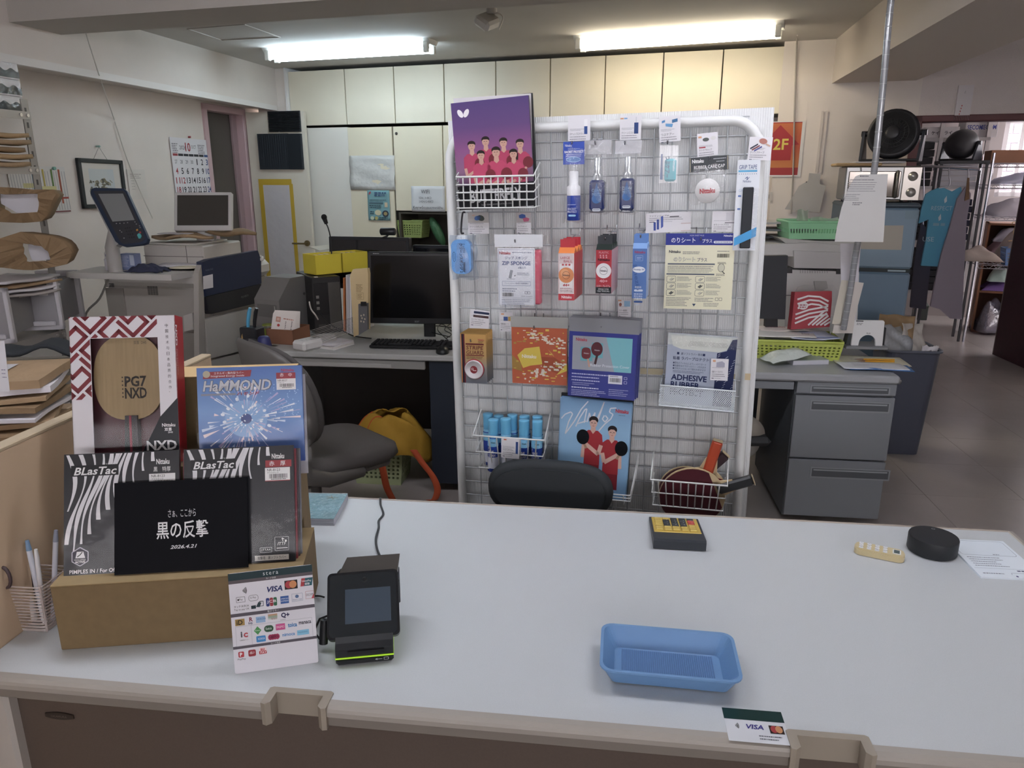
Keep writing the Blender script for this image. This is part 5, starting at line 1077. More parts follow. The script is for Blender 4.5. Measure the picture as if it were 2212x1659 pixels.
# ---- navy covers
for k in range(3):
    o, p = card(RK, 1228+2*k, 719-2*k, 1374+4*k, 860-3*k, .085-.018*k, '#252f86', 'cover_pack', ('navy rubber protection cover pack with two paddles pictured, front of the stack', 'navy cover pack second in the stack', 'navy cover pack at the back of the stack')[k], 'pack', th=.006, group='navy cover packs', rot=-1.5)
    W, H = 146*p.sx, 141*p.sy
    if k == 0:
        p.rect(8, 9, 136, 82, '#9ba0ac', 1); p.poly([(80, 9), (136, 9), (136, 82), (100, 82)][::-1], '#6fbcc8', 2); p.text('Nittaku', 15, 13, 7, '#b92c3c', w=24, l=4, off=.03)
        p.rect(26, 32, 52, 62, '#5fb0bc', 2); p.rect(50, 22, 74, 54, '#5fb0bc', 2); p.rr(28, 33, 48, 58, 8, '#7a2f38', 3); p.ell(61, 35, 12.5, 15, '#5f2530', 4); p.line([(42, 57), (46, 75)], 4, '#c49a84', 4); p.line([(62, 48), (58, 68)], 5, '#4a3034', 5); p.text('Nittaku', 33, 44, 3, '#ddd8dc', w=11, l=5); p.text('Nittaku', 56, 36, 3, '#ddd8dc', w=11, l=6)
        p.text('Rubber Protection Cover', 48, 67, 6, '#d6e0e4', w=84, l=4)
        p.scrib(8, 90, 92, 3, 7, 2.2, '#c9cef0'); p.scrib(10, 110, 60, 2, 4, 1.6, '#a9b0e0'); p.scrib(8, 120, 70, 1, 4, 2.4, '#d9def5'); p.scrib(8, 126, 84, 4, 3.6, 1.6, '#a9b0e0'); p.rect(88, 89, 118, 108, '#dfe0ec', 2); p.bars(91, 95, 115, 104); p.scrib(92, 91, 110, 1, 3, 1.4, '#555a80', l=3); p.box(122, 92, 128, 97, .8, '#c9cef0'); p.box(122, 101, 128, 106, .8, '#c9cef0'); p.scrib(90, 120, 134, 4, 4, 1.5, '#a9b0e0'); p.build(o, rough=.35)
    MB().box(-W/2, W/2+.004, H/2, H/2+30*p.sy, -.002, .0).build('clear_header', mclear(.02, .1, '#b9bbc2', milky=.5), o)
    MB().box(-W/2-.002, W/2+.006, -H/2-.003, H/2, .0014, .0018).build('clear_front', mclear(.01, .05), o)
# ---- adhesive protector pack in mesh basket
o, p = card(RK, 1438, 724, 1586, 880, .05, '#aab3c4', 'protector_pack', 'pale blue and navy ADHESIVE RUBBER protector pack in the mesh basket', 'pack', th=.008, rough=.3, rot=-2)
p.rect(0, 0, 148, 24, '#c2cac8', 1); p.poly([(6, 4), (136, 4), (128, 28), (112, 34), (30, 32), (12, 26)][::-1], '#d3d8cf', 2)
for i in range(26): p.line([(46+i*3.2, 24), (50+i*3.2, 14)], 1, '#a9ada6', 3)
p.poly([(108, 36), (128, 30), (138, 6), (148, 4), (148, 156), (108, 156)][::-1], '#232f5c', 4)
for i in range(40):
    x, y = 110+(i*37 % 36), 38+(i*53 % 112); p.line([(x, y+2), (x+5, y-2)], .8, '#c0c6d8', 5)
p.rect(22, 39, 27, 44, '#2a3560', 4); p.rect(78, 39, 83, 44, '#2a3560', 4); p.text('裏ソフトラバー専用', 31, 39, 5.5, '#39425f', w=46, l=4); p.text('粘着 ラバープロテクト', 14, 48, 7.5, '#2d3658', w=78, l=4, off=.012)
for i, s_ in enumerate(('●厚めのフィルムによりしっかりガード', '●粘着性なのでぴったりくっ付きます', '●空気が入らないので酸化を防ぎます')): p.text(s_, 15, 60+6*i, 4.6, '#39425f', w=72, l=4)
p.scrib(16, 79, 86, 2, 3, 1.2, '#5a6480', l=4); p.text('ADHESIVE', 13, 87, 13, '#232f5c', w=78, l=4, off=.03); p.text('RUBBER', 13, 103, 13, '#232f5c', w=64, l=4, off=.03); p.text('PROTECT', 13, 119, 13, '#232f5c', w=72, l=4, off=.03); p.build(o, rough=.3)
W, H = 148*p.sx, 156*p.sy; m = MB(); m.sheet(lambda a, b: (-W/2+a*W, H/2-.035+b*.042, .003+.004*b*math.sin(a*16)+.002*math.sin(b*8)), 24, 6); m.build('film_edge', mclear(.10, .06, bump=(60, .5)), o)
ptag(1535, 775, 1573, 822, '粘着ラバープロテクト', 'white price tag stuck on the ADHESIVE RUBBER pack', d=.062, pics=[('r', 4, 3, 10, 7, '#d99a6a'), ('p', [(12, 8), (24, 5), (30, 9), (30, 18), (12, 18)], '#a9a9bc')], tl=.55, lines=1)
u0, wt = RK.uv(1425, 833, .085); u1, _ = RK.uv(1588, 838, .085); wb = RK.uv(1505, 880, .085)[1]; wt = RK.uv(1505, 836, .085)[1]; W, H = u1-u0, wt-wb
t = empty('mesh_basket', RK.M(u0, wb, 0, -2), 'white expanded metal basket under the ADHESIVE RUBBER pack', 'basket')
M_MSH = mt('#d4dbe0', .4)
MB().tube([(0, H, .085), (W, H, .085), (W, H+.012, .01), (0, H+.012, .01)], .0024, 6, closed=True).build('rim', M_MSH, t)
MB().tube([(0, 0, .085), (W, 0, .085), (W, 0, .01), (0, 0, .01)], .0022, 6, closed=True).build('bottom_rim', M_MSH, t)
def mesh(L, Hh, nx, ny, fn):
    """diamond mesh of little struts"""
    m = MB(); dx, dy = L/nx, Hh/ny
    for j in range(ny):
        for i in range(nx):
            for a, b in (((i, j), (i+.5, j+.5)), ((i+.5, j+.5), (i+1, j)), ((i+.5, j+.5), (i, j+1)), ((i+.5, j+.5), (i+1, j+1))):
                q = [fn(a[0]*dx, a[1]*dy), fn(b[0]*dx, b[1]*dy)]; m.cyl(q[0], q[1], .0011, n=4, caps=False, smooth=False)
    return m
q = mesh(W, H, 38, 8, lambda x, y: (x, y, .085)).build('mesh_front', M_MSH, t); q['kind'] = 'stuff'
for x in (0, W): q = mesh(.075, H, 13, 8, lambda a, y: (x, y, .01+a)).build('mesh_side', M_MSH, t); q['kind'] = 'stuff'
q = mesh(W, .075, 38, 12, lambda x, a: (x, 0, .01+a)).build('mesh_bottom', M_MSH, t); q['kind'] = 'stuff'
# ---- spray cans in basket
cans = [(1054, 893), (1079, 897), (1105, 895), (1135, 898), (1161, 899), (1062, 905), (1094, 904), (1130, 907), (1157, 908)]
for k, (x, y) in enumerate(cans):
    d = .03 if k < 5 else .07; u, w = RK.uv(x, y, d); Hc = .165; rc = .0165
    lab = 'light blue capped spray can, %s in the wire basket' % (('back row, far left', 'back row, second from left', 'back row, middle', 'back row, second from right', 'back row, far right', 'front row, far left', 'front row, second from left', 'front row, second from right', 'front row, far right')[k])
    t = empty('cleaner_spray_can', RK.M(u, w-Hc, d, (0, 1, -1, 1, 0, -2, 1, -1, -2)[k]) @ Matrix.Rotation(R(-90), 4, 'X'), lab, 'spray can', 'cleaner spray cans')
    MB().lathe([(rc*.9, 0), (rc, .002), (rc, .108), (rc*.86, .118)], 18).build('can_body', mt('#2c47a4', .25), t)
    MB().lathe([(rc*.86, .118), (rc*.9, .122), (rc*.92, .155), (rc*.95, .163), (rc*.9, .165), (.0001, .1652)], 18).build('cap', mt('#6cb6dd', .35), t)
    MB().lathe([(rc*1.01, .082), (rc*1.012, .106), (rc*.9, .1175)], 18).build('shoulder_band', mt('#86c4e4', .3), t)
    MB().lathe([(rc*1.012, .012), (rc*1.012, .048)], 18).build('white_band', mt('#cfd3de', .3), t)
    if k >= 5:
        # curved print on the side facing the counter
        p = Print(.001, .001, 0, 0, 0); p.text('FINE', -11, -70, 9, '#e8eaf6', w=17, off=.03, l=0); p.text('CLEAN', -12, -59, 9, '#e8eaf6', w=23, off=.03, l=0); p.poly([(-12, -80), (12, -100), (12, -84), (-12, -72)], '#dfe2ea', 0); p.text('Nittaku', -2, -98, 5, '#2b2f4a', w=13, l=.3, off=.02)
        p.v = [((rc*1.02+.0002)*math.sin(x_/rc), -(rc*1.02+.0002)*math.cos(x_/rc), y_) for x_, y_, z_ in p.v]; p.build(t, rough=.3)
wbasket(1022, 1176, 946, 1018, .095, 8, 2, 'wire_basket', 'white wire basket holding the light blue spray cans', back=.055, taper=.012, din=.012)
ptag(1083, 947, 1122, 990, 'ファインクリーナー', 'white price tag tied to the spray can basket', d=.10, pics=[('r', 5, 2, 11, 5, '#d9785a'), ('r', 31, 6, 36, 32, '#2d4f92')], tl=.56, lines=4, rot=-2)
# ---- catalogue holder at the bottom
for k, (q, hx, lb) in enumerate((((1208, 856, 1362, 1070), '#23262c', 'dark catalogue at the back of the bottom holder'), ((1206, 866, 1360, 1072), '#8fb4d4', 'blue edged catalogue behind the front one in the bottom holder'))):
    o, p = card(RK, *q, .035+.02*k, hx, 'catalogue', lb, 'catalogue', th=.008, rot=-2.5, group='catalogues in the bottom holder')
o, p = card(RK, 1208, 864, 1358, 1072, .078, '#7fb0dc', 'catalogue', 'light blue catalogue with two players in red shirts, front of the bottom holder', 'catalogue', th=.012, rot=-2.6, rough=.3, group='catalogues in the bottom holder')
p.grad(0, 0, 150, 208, [(0, '#6f9cc8'), (.3, '#8fc0e6'), (1, '#79aedc')])
for pts in ([(2, 46), (10, 36), (22, 30), (26, 34), (18, 52), (12, 78), (30, 50), (44, 22), (58, 4)], [(34, 60), (42, 40), (52, 22), (56, 20), (52, 50)], [(36, 54), (56, 46)], [(58, 48), (62, 28), (66, 42), (74, 26), (72, 44)], [(78, 42), (86, 20), (92, 2), (86, 24), (80, 44)], [(94, 30), (90, 38), (96, 44), (102, 36), (96, 30)], [(118, 12), (106, 14), (104, 22), (112, 26), (108, 36), (96, 48), (84, 64)]): p.line(pts, 2.6, '#d9dce6', 3)
p.text('Nittaku', 117, 14, 8, '#c12f3c', w=27, off=.04); p.scrib(124, 26, 138, 1, 2, 1.2, '#5c7894')
RD = '#b02a35'
def player(x, y, s, flip):
    f = -1 if flip else 1
    p.poly([(x-s*.95, y+s*4.9), (x-s*1.1, y+s*8), (x+s*1.0, y+s*8), (x+s*.95, y+s*4.9)][::-1], '#8a2430', 4)
    p.poly([(x-s*.6, y+s*1.65), (x+s*.6, y+s*1.65), (x+s*1.15, y+s*2.1), (x+s*1.35, y+s*3.5), (x+s*.95, y+s*3.6), (x+s*1.0, y+s*6.0), (x-s*1.0, y+s*6.0), (x-s*.95, y+s*3.6), (x-s*1.35, y+s*3.5), (x-s*1.15, y+s*2.1)][::-1], RD, 5)
    p.poly([(x-s*.24, y+s*1.0), (x+s*.24, y+s*1.0), (x+s*.34, y+s*1.66), (x, y+s*2.1), (x-s*.34, y+s*1.66)][::-1], '#d9aa98', 6)
    p.ell(x, y+s*.36, s*.58, s*.5, '#2a2326', 6, 18); p.ell(x, y+s*.72, s*.48, s*.62, '#dcb0a0', 7, 18); p.poly([(x-s*.5, y+s*.6), (x-s*.45, y+s*.15), (x, y-s*.08), (x+s*.45, y+s*.15), (x+s*.5, y+s*.6), (x+s*.2, y+s*.34), (x-s*.2, y+s*.34)][::-1], '#2a2326', 8)
    for e in (-.2, .2): p.rect(x+s*(e-.1), y+s*.68, x+s*(e+.1), y+s*.75, '#3a2c2a', 9)
    p.rect(x-s*.12, y+s*1.06, x+s*.12, y+s*1.12, '#b0584f', 9); p.line([(x, y+s*.75), (x+s*.05, y+s*.95)], s*.06, '#c49484', 9)
    p.line([(x-f*s*1.1, y+s*3.4), (x-f*s*.8, y+s*4.6), (x+f*s*.9, y+s*3.4)], s*.5, '#dcb0a0', 8)
    p.line([(x+f*s*1.1, y+s*3.4), (x+f*s*1.2, y+s*5.2)], s*.45, '#dcb0a0', 4)
    p.ell(x+f*s*1.25, y+s*2.6, s*.8, s*.95, '#15181d', 9, 20); p.line([(x+f*s*1.0, y+s*3.5), (x+f*s*.75, y+s*4.0)], s*.3, '#b08a6c', 10)
player(72, 36, 17, True); player(113, 52, 17, False)
p.build(o, rough=.3); W, H = 150*p.sx, 208*p.sy
def holder():
    d = .10; u0, wt = RK.uv(1215, 1058, d); u1 = RK.uv(1362, 1062, d)[0]; W = u1-u0; t = empty('catalogue_holder', RK.M(u0, wt), 'white wire holder with raised sides carrying the bottom catalogues', 'holder')
    for i in range(3): MB().tube([(-.012, .10-.012*i, .01), (0, -.009*i, d), (W, -.009*i, d), (W+.012, .10-.012*i, .01)], .0022, 6).build('wire', mt('#d9dcdb', .35), t)
    for x in (.02, W/2, W-.02): MB().tube([(x, 0, d), (x, -.03, d), (x, -.035, .01)], .0022, 6).build('wire', mt('#d9dcdb', .35), t)
    return t
holder()
# ---- paddles in a basket
def paddle(px, py, d, ang, L, hx, hhx, label, rb=.075, tilt=0):
    u, w = RK.uv(px, py, d); t = empty('table_tennis_bat', RK.M(u, w, d, ang), label, 'bat', 'bats in the bottom basket')
    bl = [(rb*.98*math.sin(a), rb*1.05*math.cos(a)) for a in [2*math.pi*i/36 for i in range(36)]]
    m = MB(); m.prism(bl[::-1], -.003, .003); m.prism([(-.03, .05), (.03, .05), (.016, rb*1.05+.03), (-.016, rb*1.05+.03)][::-1], -.003, .003); m.build('blade', mt('#c9b48e', .5, var=(30, .08)), t)
    rub = [(x*.97, min(y, rb*.80)*.985) for x, y in bl]
    MB().prism(rub[::-1], .003, .006).build('front_rubber', mt(hx, .4), t); MB().prism(rub[::-1], -.006, -.003).build('back_rubber', mt('#6b1f2a', .4), t)
    hb = MB(); hb.box(-.0145, .0145, rb*.86, rb*.86+L, -.011, .011, .005); hb.build('handle', mt(hhx, .4), t)
    MB().box(-.014, .014, rb*.86+L, rb*.86+L+.002, -.0105, .0105, .001).build('handle_end', mt('#b9a888', .5), t)
    return t
paddle(1478, 1060, .035, -42, .10, '#5d3a3e', '#3a2a30', 'bat with dull red rubber at the back of the bottom basket, dark handle')
paddle(1514, 1062, .055, -14, .10, '#7d1f28', '#b5492c', 'bat with an orange handle standing up in the bottom basket', rb=.072)
paddle(1494, 1072, .080, -68, .10, '#4d1a24', '#2a2c2e', 'bat with dark red rubber and black striped handle at the front of the bottom basket', rb=.088)
wbasket(1405, 1572, 1043, 1100, .10, 9, 2, 'wire_basket', 'white wire basket holding table tennis bats at the bottom right', back=.05, taper=.008, din=.008)
# ------------------------------------------------------------------ black chair at the counter
cc = atz(1188, 1055, .80)
cp = aty(1188, 1056, 1.90); ch = empty('office_chair', stand((cp.x, cp.y, 0), -10), 'black padded office chair between counter and rack', 'chair')
bz = cp.z; bwid = .5*(aty(1310, 1056, 1.9).x-aty(1066, 1056, 1.9).x); bh = .5*(aty(1188, 1010, 1.9).z-aty(1188, 1104, 1.9).z)
bk = [(bwid*(abs(math.cos(a))**.62)*(1 if math.cos(a) > 0 else -1), bh*(abs(math.sin(a))**.8)*(1 if math.sin(a) > 0 else -1)) for a in [2*math.pi*i/40 for i in range(40)]]
Mb = Matrix.Translation((0, 0, bz)) @ Matrix.Rotation(R(84), 4, 'X')
m = MB(); m.prism(bk, -.02, .02); m.prism([(x*.97, y*.94) for x, y in bk], .02, .03, True); m.build('backrest', mt('#262b2f', .7), ch, Mb)
m = MB(); m.tube([(x*.98, y*.97, 0.0) for x, y in bk], .021, 8, closed=True); m.build('back_shell', mt('#262b2f', .7), ch, Mb)
MB().tube([(0, .02, bz-.02), (0, .06, .55), (0, .0, .46)], .016, 8).build('back_support', mt('#24272a', .4), ch)
m = MB(); m.prism(rrect(-.22, -.24, .22, .20, .08), .40, .46); m.build('seat', mt('#1b1f22', .5), ch, Matrix.Translation((0, -.02, 0)))
MB().cyl((0, -.02, .09), (0, -.02, .40), .025).build('gas_lift', mt('#2a2d30', .3), ch)
for i in range(5):
    a = R(72*i+20); e = (.26*math.cos(a), -.02+.26*math.sin(a), .055); MB().tube([(0, -.02, .10), (e[0]*.5, -.02+(e[1]+.02)*.5, .085), e], .018, 6).build('leg', mt('#24272a', .4), ch); MB().cyl((e[0], e[1]-.012, .025), (e[0], e[1]+.012, .025), .025, n=10).build('caster', mt('#1a1a1c', .4), ch)
# ------------------------------------------------------------------ more helpers for standing things
def pxpoly(fr, pts, d=0.): return [fr.uv(x, y, d) for x, y in pts]
def pxprism(fr, pts, d0, d1, name, mat, parent=None, dref=None, smooth=False, **k):
    """solid slab whose outline was measured in the photo on the plane of fr"""
    P = pxpoly(fr, pts, d1 if dref is None else dref)
    a = sum(P[i][0]*P[(i+1) % len(P)][1]-P[(i+1) % len(P)][0]*P[i][1] for i in range(len(P)))
    if a < 0: P = P[::-1]
    cx, cy = sum(p[0] for p in P)/len(P), sum(p[1] for p in P)/len(P)
    o = MB().prism([(x-cx, y-cy) for x, y in P], d0, d1, smooth).build(name, mat, None)
    o.matrix_world = fr.M(cx, cy)
    if parent: o.parent = parent; o.matrix_parent_inverse = parent.matrix_world.inverted()
    if k: tag(o, **k)
    return o
def stood(pl_, pr_, z, top, name, label, cat, depth, group=None):
    """a thing standing on level z: photo points of its front bottom corners and top. returns root, W, H"""
    a, b = atz(*pl_, z), atz(*pr_, z); deg = math.degrees(math.atan2(b.y-a.y, b.x-a.x)); W = (b-a).length
    H = Fr(a, b-a, UP).uv(*top)[1]; t = empty(name, stand(a, deg), label, cat, group); t['_d'] = depth
    del t['_d']; return t, W, H
def facing(Y, x, y, deg=0., tilt=0.):
    """upright frame through the photo point x,y at distance Y, turned by deg, tipped back by tilt"""
    p = aty(x, y, Y); U = rotz(deg); n = U.cross(UP); return Fr(p, U, UP*math.cos(R(tilt))-n*math.sin(R(tilt)))
def attach(o, parent): o.parent = parent; o.matrix_parent_inverse = parent.matrix_world.inverted(); return o
KR = mt('#a98f70', .8, bump=(60, .25), var=(12, .08)); KR2 = mt('#937a5c', .8, bump=(60, .25), var=(12, .08)); PAP = mt('#dedbe0', .7); M_ST = mt('#9d9994', .4, .3)
# ------------------------------------------------------------------ left desk
bF = .5*(DK.uv(976, 772)[1]+DK.uv(700, 760)[1]); aL = DK.uv(585, 752)[0]; aR = aL+1.30
dk = empty('office_desk', DK.M(aL, bF, -.70), 'grey steel office desk with keyboard and monitors on the left', 'desk', 'grey office desks'); W = aR-aL
M_DT = mt('#b4b4b1', .45); M_DG = mt('#93918d', .45)
MB().box(0, W, 0, .70, .672, .70, .006).build('desktop', M_DT, dk)
MB().box(.10, .78, .012, .03, .628, .668, .002).build('drawer_front', M_DG, dk)
MB().box(.12, .62, .002, .012, .632, .652, .002).build('drawer_handle', mt('#a9a7a3', .4), dk)
MB().box(.80, W-.02, .02, .65, .05, .668).build('pedestal', mt('#252c38', .5), dk)
MB().box(0, .03, .03, .66, 0, .672).build('side_panel', mt('#6f6c69', .5), dk)
MB().box(.03, .80, .62, .64, .12, .672).build('back_panel', mt('#3a332f', .6), dk)
MB().box(W-.04, W, .03, .66, 0, .672).build('side_panel', mt('#6f6c69', .5), dk)
# grey metal box with sloped top
t, W, H = stood((556, 722), (632, 730), .70, (556, 595), 'metal_mailbox', 'grey metal box with a sloping front and card flap on the desk', 'box', .2)
H = .295; D = .25; W = .165
MB(Matrix(((0, 0, 1, 0), (1, 0, 0, 0), (0, 1, 0, 0), (0, 0, 0, 1)))).prism([(0, 0), (D, 0), (D, H), (.10, H), (0, .19)], 0, W).build('box_body', mt('#84817f', .4, .2), t)
MB().box(.02, W-.02, -.004, 0, .10, .165, .001).build('flap', mt('#757270', .4, .2), t)
MB().box(W-.03, W-.025, -.007, -.003, .105, .16).build('flap_latch', mt('#b9b7b4', .3, .6), t)
MB().cyl((W, .2, .2), (W+.003, .2, .2), .008, n=10).build('side_lock', mt('#55524f', .4), t)
MBX = t
# computer tower
t, W, H = stood((682, 722), (742, 716), .70, (690, 612), 'computer_tower', 'black desktop computer tower with its ports facing the room', 'computer', .35)
MB().box(0, W, 0, .33, 0, .30, .004).build('case', mt('#2b2a2a', .5), t)
MB().box(.006, W*.52, -.003, 0, .10, .27, .001).build('port_panel', mt('#1b1a1b', .5), t)
for i in range(3): MB().box(.015, .03, -.006, -.002, .13+.03*i, .145+.03*i).build('port', mt('#8f8d88', .4, .5), t)
MB().box(W*.55, W-.006, -.003, 0, .02, .27, .001).build('vent_grille', mt('#6f6c68', .5, bump=(700, .9)), t)
MB().box(.02, .06, -.002, 0, .03, .05, .001).build('label_plate', mt('#4a4846', .5), t)
MB().box(.015, .035, .0, .02, .30, .3035, .002).build('latch', mt('#d9d7d2', .4), t)
MB().tube(smooth([aty(668, 652, 3.83), aty(672, 668, 3.80), aty(681, 680, 3.80), aty(687, 690, 3.83)]), .004, 6).build('cable', mt('#c9c2bb', .5), label='pale cable looping beside the metal box', cat='cable')
# yellow cartons
za = 1.004
def ybox(a, b, w, lb):
    A, Bp = aty(*a), aty(*b); deg = math.degrees(math.atan2(Bp.y-A.y, Bp.x-A.x)); L = math.hypot(Bp.x-A.x, Bp.y-A.y); t = empty('yellow_carton', stand((A.x, A.y, za), deg), lb, 'box', 'yellow cartons'); h = .105; M_Y = mt('#dac845', .5, bump=(30, .1))
    for q in ((0, L, 0, .003, 0, h), (0, L, w-.003, w, 0, h), (0, .003, 0, w, 0, h), (L-.003, L, 0, w, 0, h), (0, L, 0, w, 0, .003)): MB().box(*q, c=.0005).build('carton_wall', M_Y, t)
    for i in range(9): MB().box(.01+i*(L-.02)/9, .01+(i+.7)*(L-.02)/9, .01, w-.01, .003, h*.9+.004*math.sin(i*3)).build('envelope', mt('#d9cdb8', .7), t)
    return t
ybox((683, 595, 3.95), (739, 583, 4.06), .13, 'yellow open carton full of envelopes on the computer tower, left one')
ybox((741, 582, 4.065), (795, 573, 4.17), .13, 'yellow open carton with a paper lid on the computer tower, right one')
f = facing(3.5, 735, 530, -8)
pxprism(Fr(aty(720, 530, 4.42), rotz(15), rotz(105)+UP*.15), [(668, 533), (775, 521), (792, 525), (690, 541)], 0, .004, 'paper_sheet', mt('#c9c4b4', .7), label='pale cardboard sheet lying over the yellow cartons', cat='paper')
# folders and envelope between tower and monitor
f = facing(3.66, 750, 650, -20)
pxprism(f, [(741, 600), (744, 600), (746, 716), (742, 716)], -.22, 0, 'orange_folder', mt('#b36a3a', .6), label='thin orange folder standing beside the tower', cat='folder')
for i, (x, hx) in enumerate(((747, '#c9c6c6'), (751, '#b9b7bb'), (755, '#dedcdc'))):
    pxprism(f, [(x, 594+i*2), (x+3.4, 594+i*2), (x+5, 720), (x+1.5, 720)], -.22, 0, 'document_folder', mt(hx, .4), label=('grey folder upright by the orange one', 'bluish folder upright in the middle', 'white folder upright next to the kraft envelope')[i], cat='folder', group='upright folders')
f2 = facing(3.58, 775, 650, -12)
ke = pxprism(f2, [(756, 595), (762, 582), (793, 580), (795, 592), (795, 712), (764, 728)], -.03, 0, 'kraft_envelope', mt('#cdb68c', .7, bump=(50, .2)), label='tall kraft envelope with printed text standing by the monitor', cat='envelope')
p = Print(.002, .002, 0, 0, .0005); p.scrib(-9, -20, 8, 6, 3.2, 1.5, '#8a7448'); p.box(-8, 0, 9, 16, .6, '#8a7448'); p.scrib(-6, 3, 6, 4, 3, 1.4, '#8a7448', seed=4); p.build(ke)
rk_ = pxprism(f2, [(774, 657), (793, 655), (794, 712), (775, 724)], .012, .030, 'letter_rack', mt('#6d6d70', .35, .4), label='small grey metal letter rack with floral cut-outs', cat='rack')
p = Print(.002, .002, 0, 0, .0312)
for x, y in ((-4, -6), (3, -8), (-2, 0), (5, 2), (-5, 8), (2, 9)): p.ell(x, y, 1.9, 2.3, '#c9bfa4', 1, 10)
p.build(rk_); attach(pxprism(f2, [(779, 652), (790, 652), (792, 661), (779, 661)], .03, .036, 'clip', mt('#1d1d1f', .4)), rk_)
# monitor
def monitor(corners, Y, deg, th, label, name='monitor', hx='#0c0d10', bez='#17181b', tilt=3):
    (x0, y0), (x1, y1) = corners; f = facing(Y, (x0+x1)/2, y1, deg, tilt); a, b = f.uv(x0, (y0+y1)/2); c, _ = f.uv(x1, (y0+y1)/2); h = f.uv((x0+x1)/2, y0)[1]; W = c-a
    t = empty(name, f.M(a, 0), label, 'monitor'); MB().box(0, W, 0, h, -th, 0, .004).build('casing', mt(bez, .35), t); MB().box(.018, W-.018, .03, h-.018, 0, .001).build('screen', mt(hx, .12), t)
    return t, f, W, h
t, f, W, H = monitor(((796, 545), (1052, 700)), 3.78, -4, .04, 'black desktop monitor standing switched off behind the keyboard')
p = Print(.001, .001, W*.5, .02, .001); p.text('acer', -70, 3, 9, '#8d8f92', w=24); p.build(t)
p = Print(.001, .001, 20, H, .001); p.scrib(-19970, 6, -19936, 1, 5, 4, '#9a9a9a'); p.build(t, 'sticker_print')
MB().prism(rrect(-.12, -.01, .12, .13, .05), 0, .012).build('stand_base', mt('#141518', .3), t, Matrix.Translation((W/2, -.105, -.03)) @ Matrix.Rotation(R(-90), 4, 'X'))
MB().box(W/2-.03, W/2+.03, -.10, .02, -.06, -.035, .005).build('stand_neck', mt('#141518', .3), t)
MB().cyl((W-.16, .014, 0), (W-.16, .014, .0015), .0022, n=8).build('power_led', mt('#e0281c', .4, emit=2), t)
t, f, W, H = monitor(((712, 512), (884, 625)), 4.25, -12, .05, 'black monitor seen behind the yellow cartons carrying the webcam', bez='#22242a', hx='#1c1e22')
MB().box(W/2-.03, W/2+.03, -.14, 0, -.06, -.02, .005).build('stand_neck', mt('#141518', .3), t)
wc = empty('webcam', f.M(f.uv(838, 500)[0], H), 'black webcam clipped on top of the rear monitor', 'webcam')
MB(Matrix.Translation((0, .032, 0)) @ Matrix.Rotation(R(90), 4, 'Y')).lathe([(.014, -.045), (.021, -.040), (.021, .040), (.014, .045)], 16).build('camera_body', mt('#24262a', .4), wc)
MB().tube([(0, .014, 0), (-.01, .004, .0), (-.03, -.004, .005)], .006, 6).build('clip_neck', mt('#1a1b1e', .4), wc)
MB().box(-.045, .02, -.006, .0, -.02, .012, .002).build('clip', mt('#1a1b1e', .4), wc)
t, f, W, H = monitor(((892, 530), (1010, 640)), 4.35, -12, .05, 'black monitor half hidden behind the switched off one', bez='#22242a', hx='#1c1e22')
MB().box(W/2-.03, W/2+.03, -.14, 0, -.06, -.02, .005).build('stand_neck', mt('#141518', .3), t)
bd_ = empty('office_desk', DK.M(aL-.1, bF+.715, -.70), 'rear grey office desk standing back to back with the front ones', 'desk', 'grey office desks')
MB().box(0, 1.35, 0, .65, .66, .69, .005).build('desktop', M_DT, bd_); MB().box(0, .03, .02, .62, 0, .66).build('side_panel', mt('#6f6c69', .5), bd_); MB().box(1.32, 1.35, .02, .62, 0, .66).build('side_panel', mt('#6f6c69', .5), bd_)
mc = empty('gooseneck_microphone', Matrix.Translation(aty(716, 545, 4.12)), 'thin black gooseneck microphone rising over the yellow cartons', 'microphone'); o0 = mc.matrix_world.translation
MB().tube(smooth([aty(x, y, 4.12)-o0 for x, y in ((717, 640), (716, 545), (714, 515), (709, 493), (703, 480))]), .004, 6).build('neck', mt('#17181a', .4), mc)
MB().cyl(aty(705, 483, 4.12)-o0, aty(700, 470, 4.11)-o0, .010, .014, n=10).build('capsule', mt('#1d1e20', .6), mc)
MB().ball(aty(700, 469, 4.11)-o0, .016, 12, 8).build('foam_cap', mt('#1b1b1c', .9), mc)
q = aty(717, 640, 4.12)-o0; MB().lathe([(.05, 0), (.05, .012), (.02, .02)], 16, c=(q.x, q.y, .69-o0.z)).build('base', mt('#17181a', .4), mc); MB().cyl((q.x, q.y, .70-o0.z), q, .004, n=6).build('stem', mt('#17181a', .4), mc)
# keyboard
ka, kb, kc = atz(797, 747, .715), atz(1050, 752, .715), atz(810, 722, .73); kd = math.degrees(math.atan2(kb.y-ka.y, kb.x-ka.x)); KW = .45; KD = .135
t = empty('keyboard', stand((ka.x, ka.y, .70), kd), 'black full size keyboard on the left desk', 'keyboard')
MB().box(0, KW, 0, KD, .004, .018, .004).build('keyboard_body', mt('#131416', .45), t)
km = MB().box(0, .0165, 0, .0165, .018, .026, .002)
k0 = None
for r_ in range(6):
    for c_ in range(22):
        if c_ in (15, 18): continue
        if r_ == 0 and 4 <= c_ <= 10: continue
        M_ = Matrix.Translation((.008+c_*.0202, .008+r_*.0202, 0))
        if k0 is None: k0 = km.build('key', mt('#1a1b1e', .4), t, M_)
        else: q = k0.copy(); COL.objects.link(q); q.parent = t; q.matrix_local = M_
MB().box(.09, .21, .008, .0245, .018, .026, .002).build('space_bar', mt('#1a1b1e', .4), t)
q = atz(956, 762, .70); t = empty('computer_mouse', stand(q, 6), 'black computer mouse near the front edge of the left desk', 'mouse')
MB().ball((0, 0, .004), .03, 16, 10, (1.05, 1.6, 1.05)).build('mouse_body', mt('#1c1f21', .35), t)
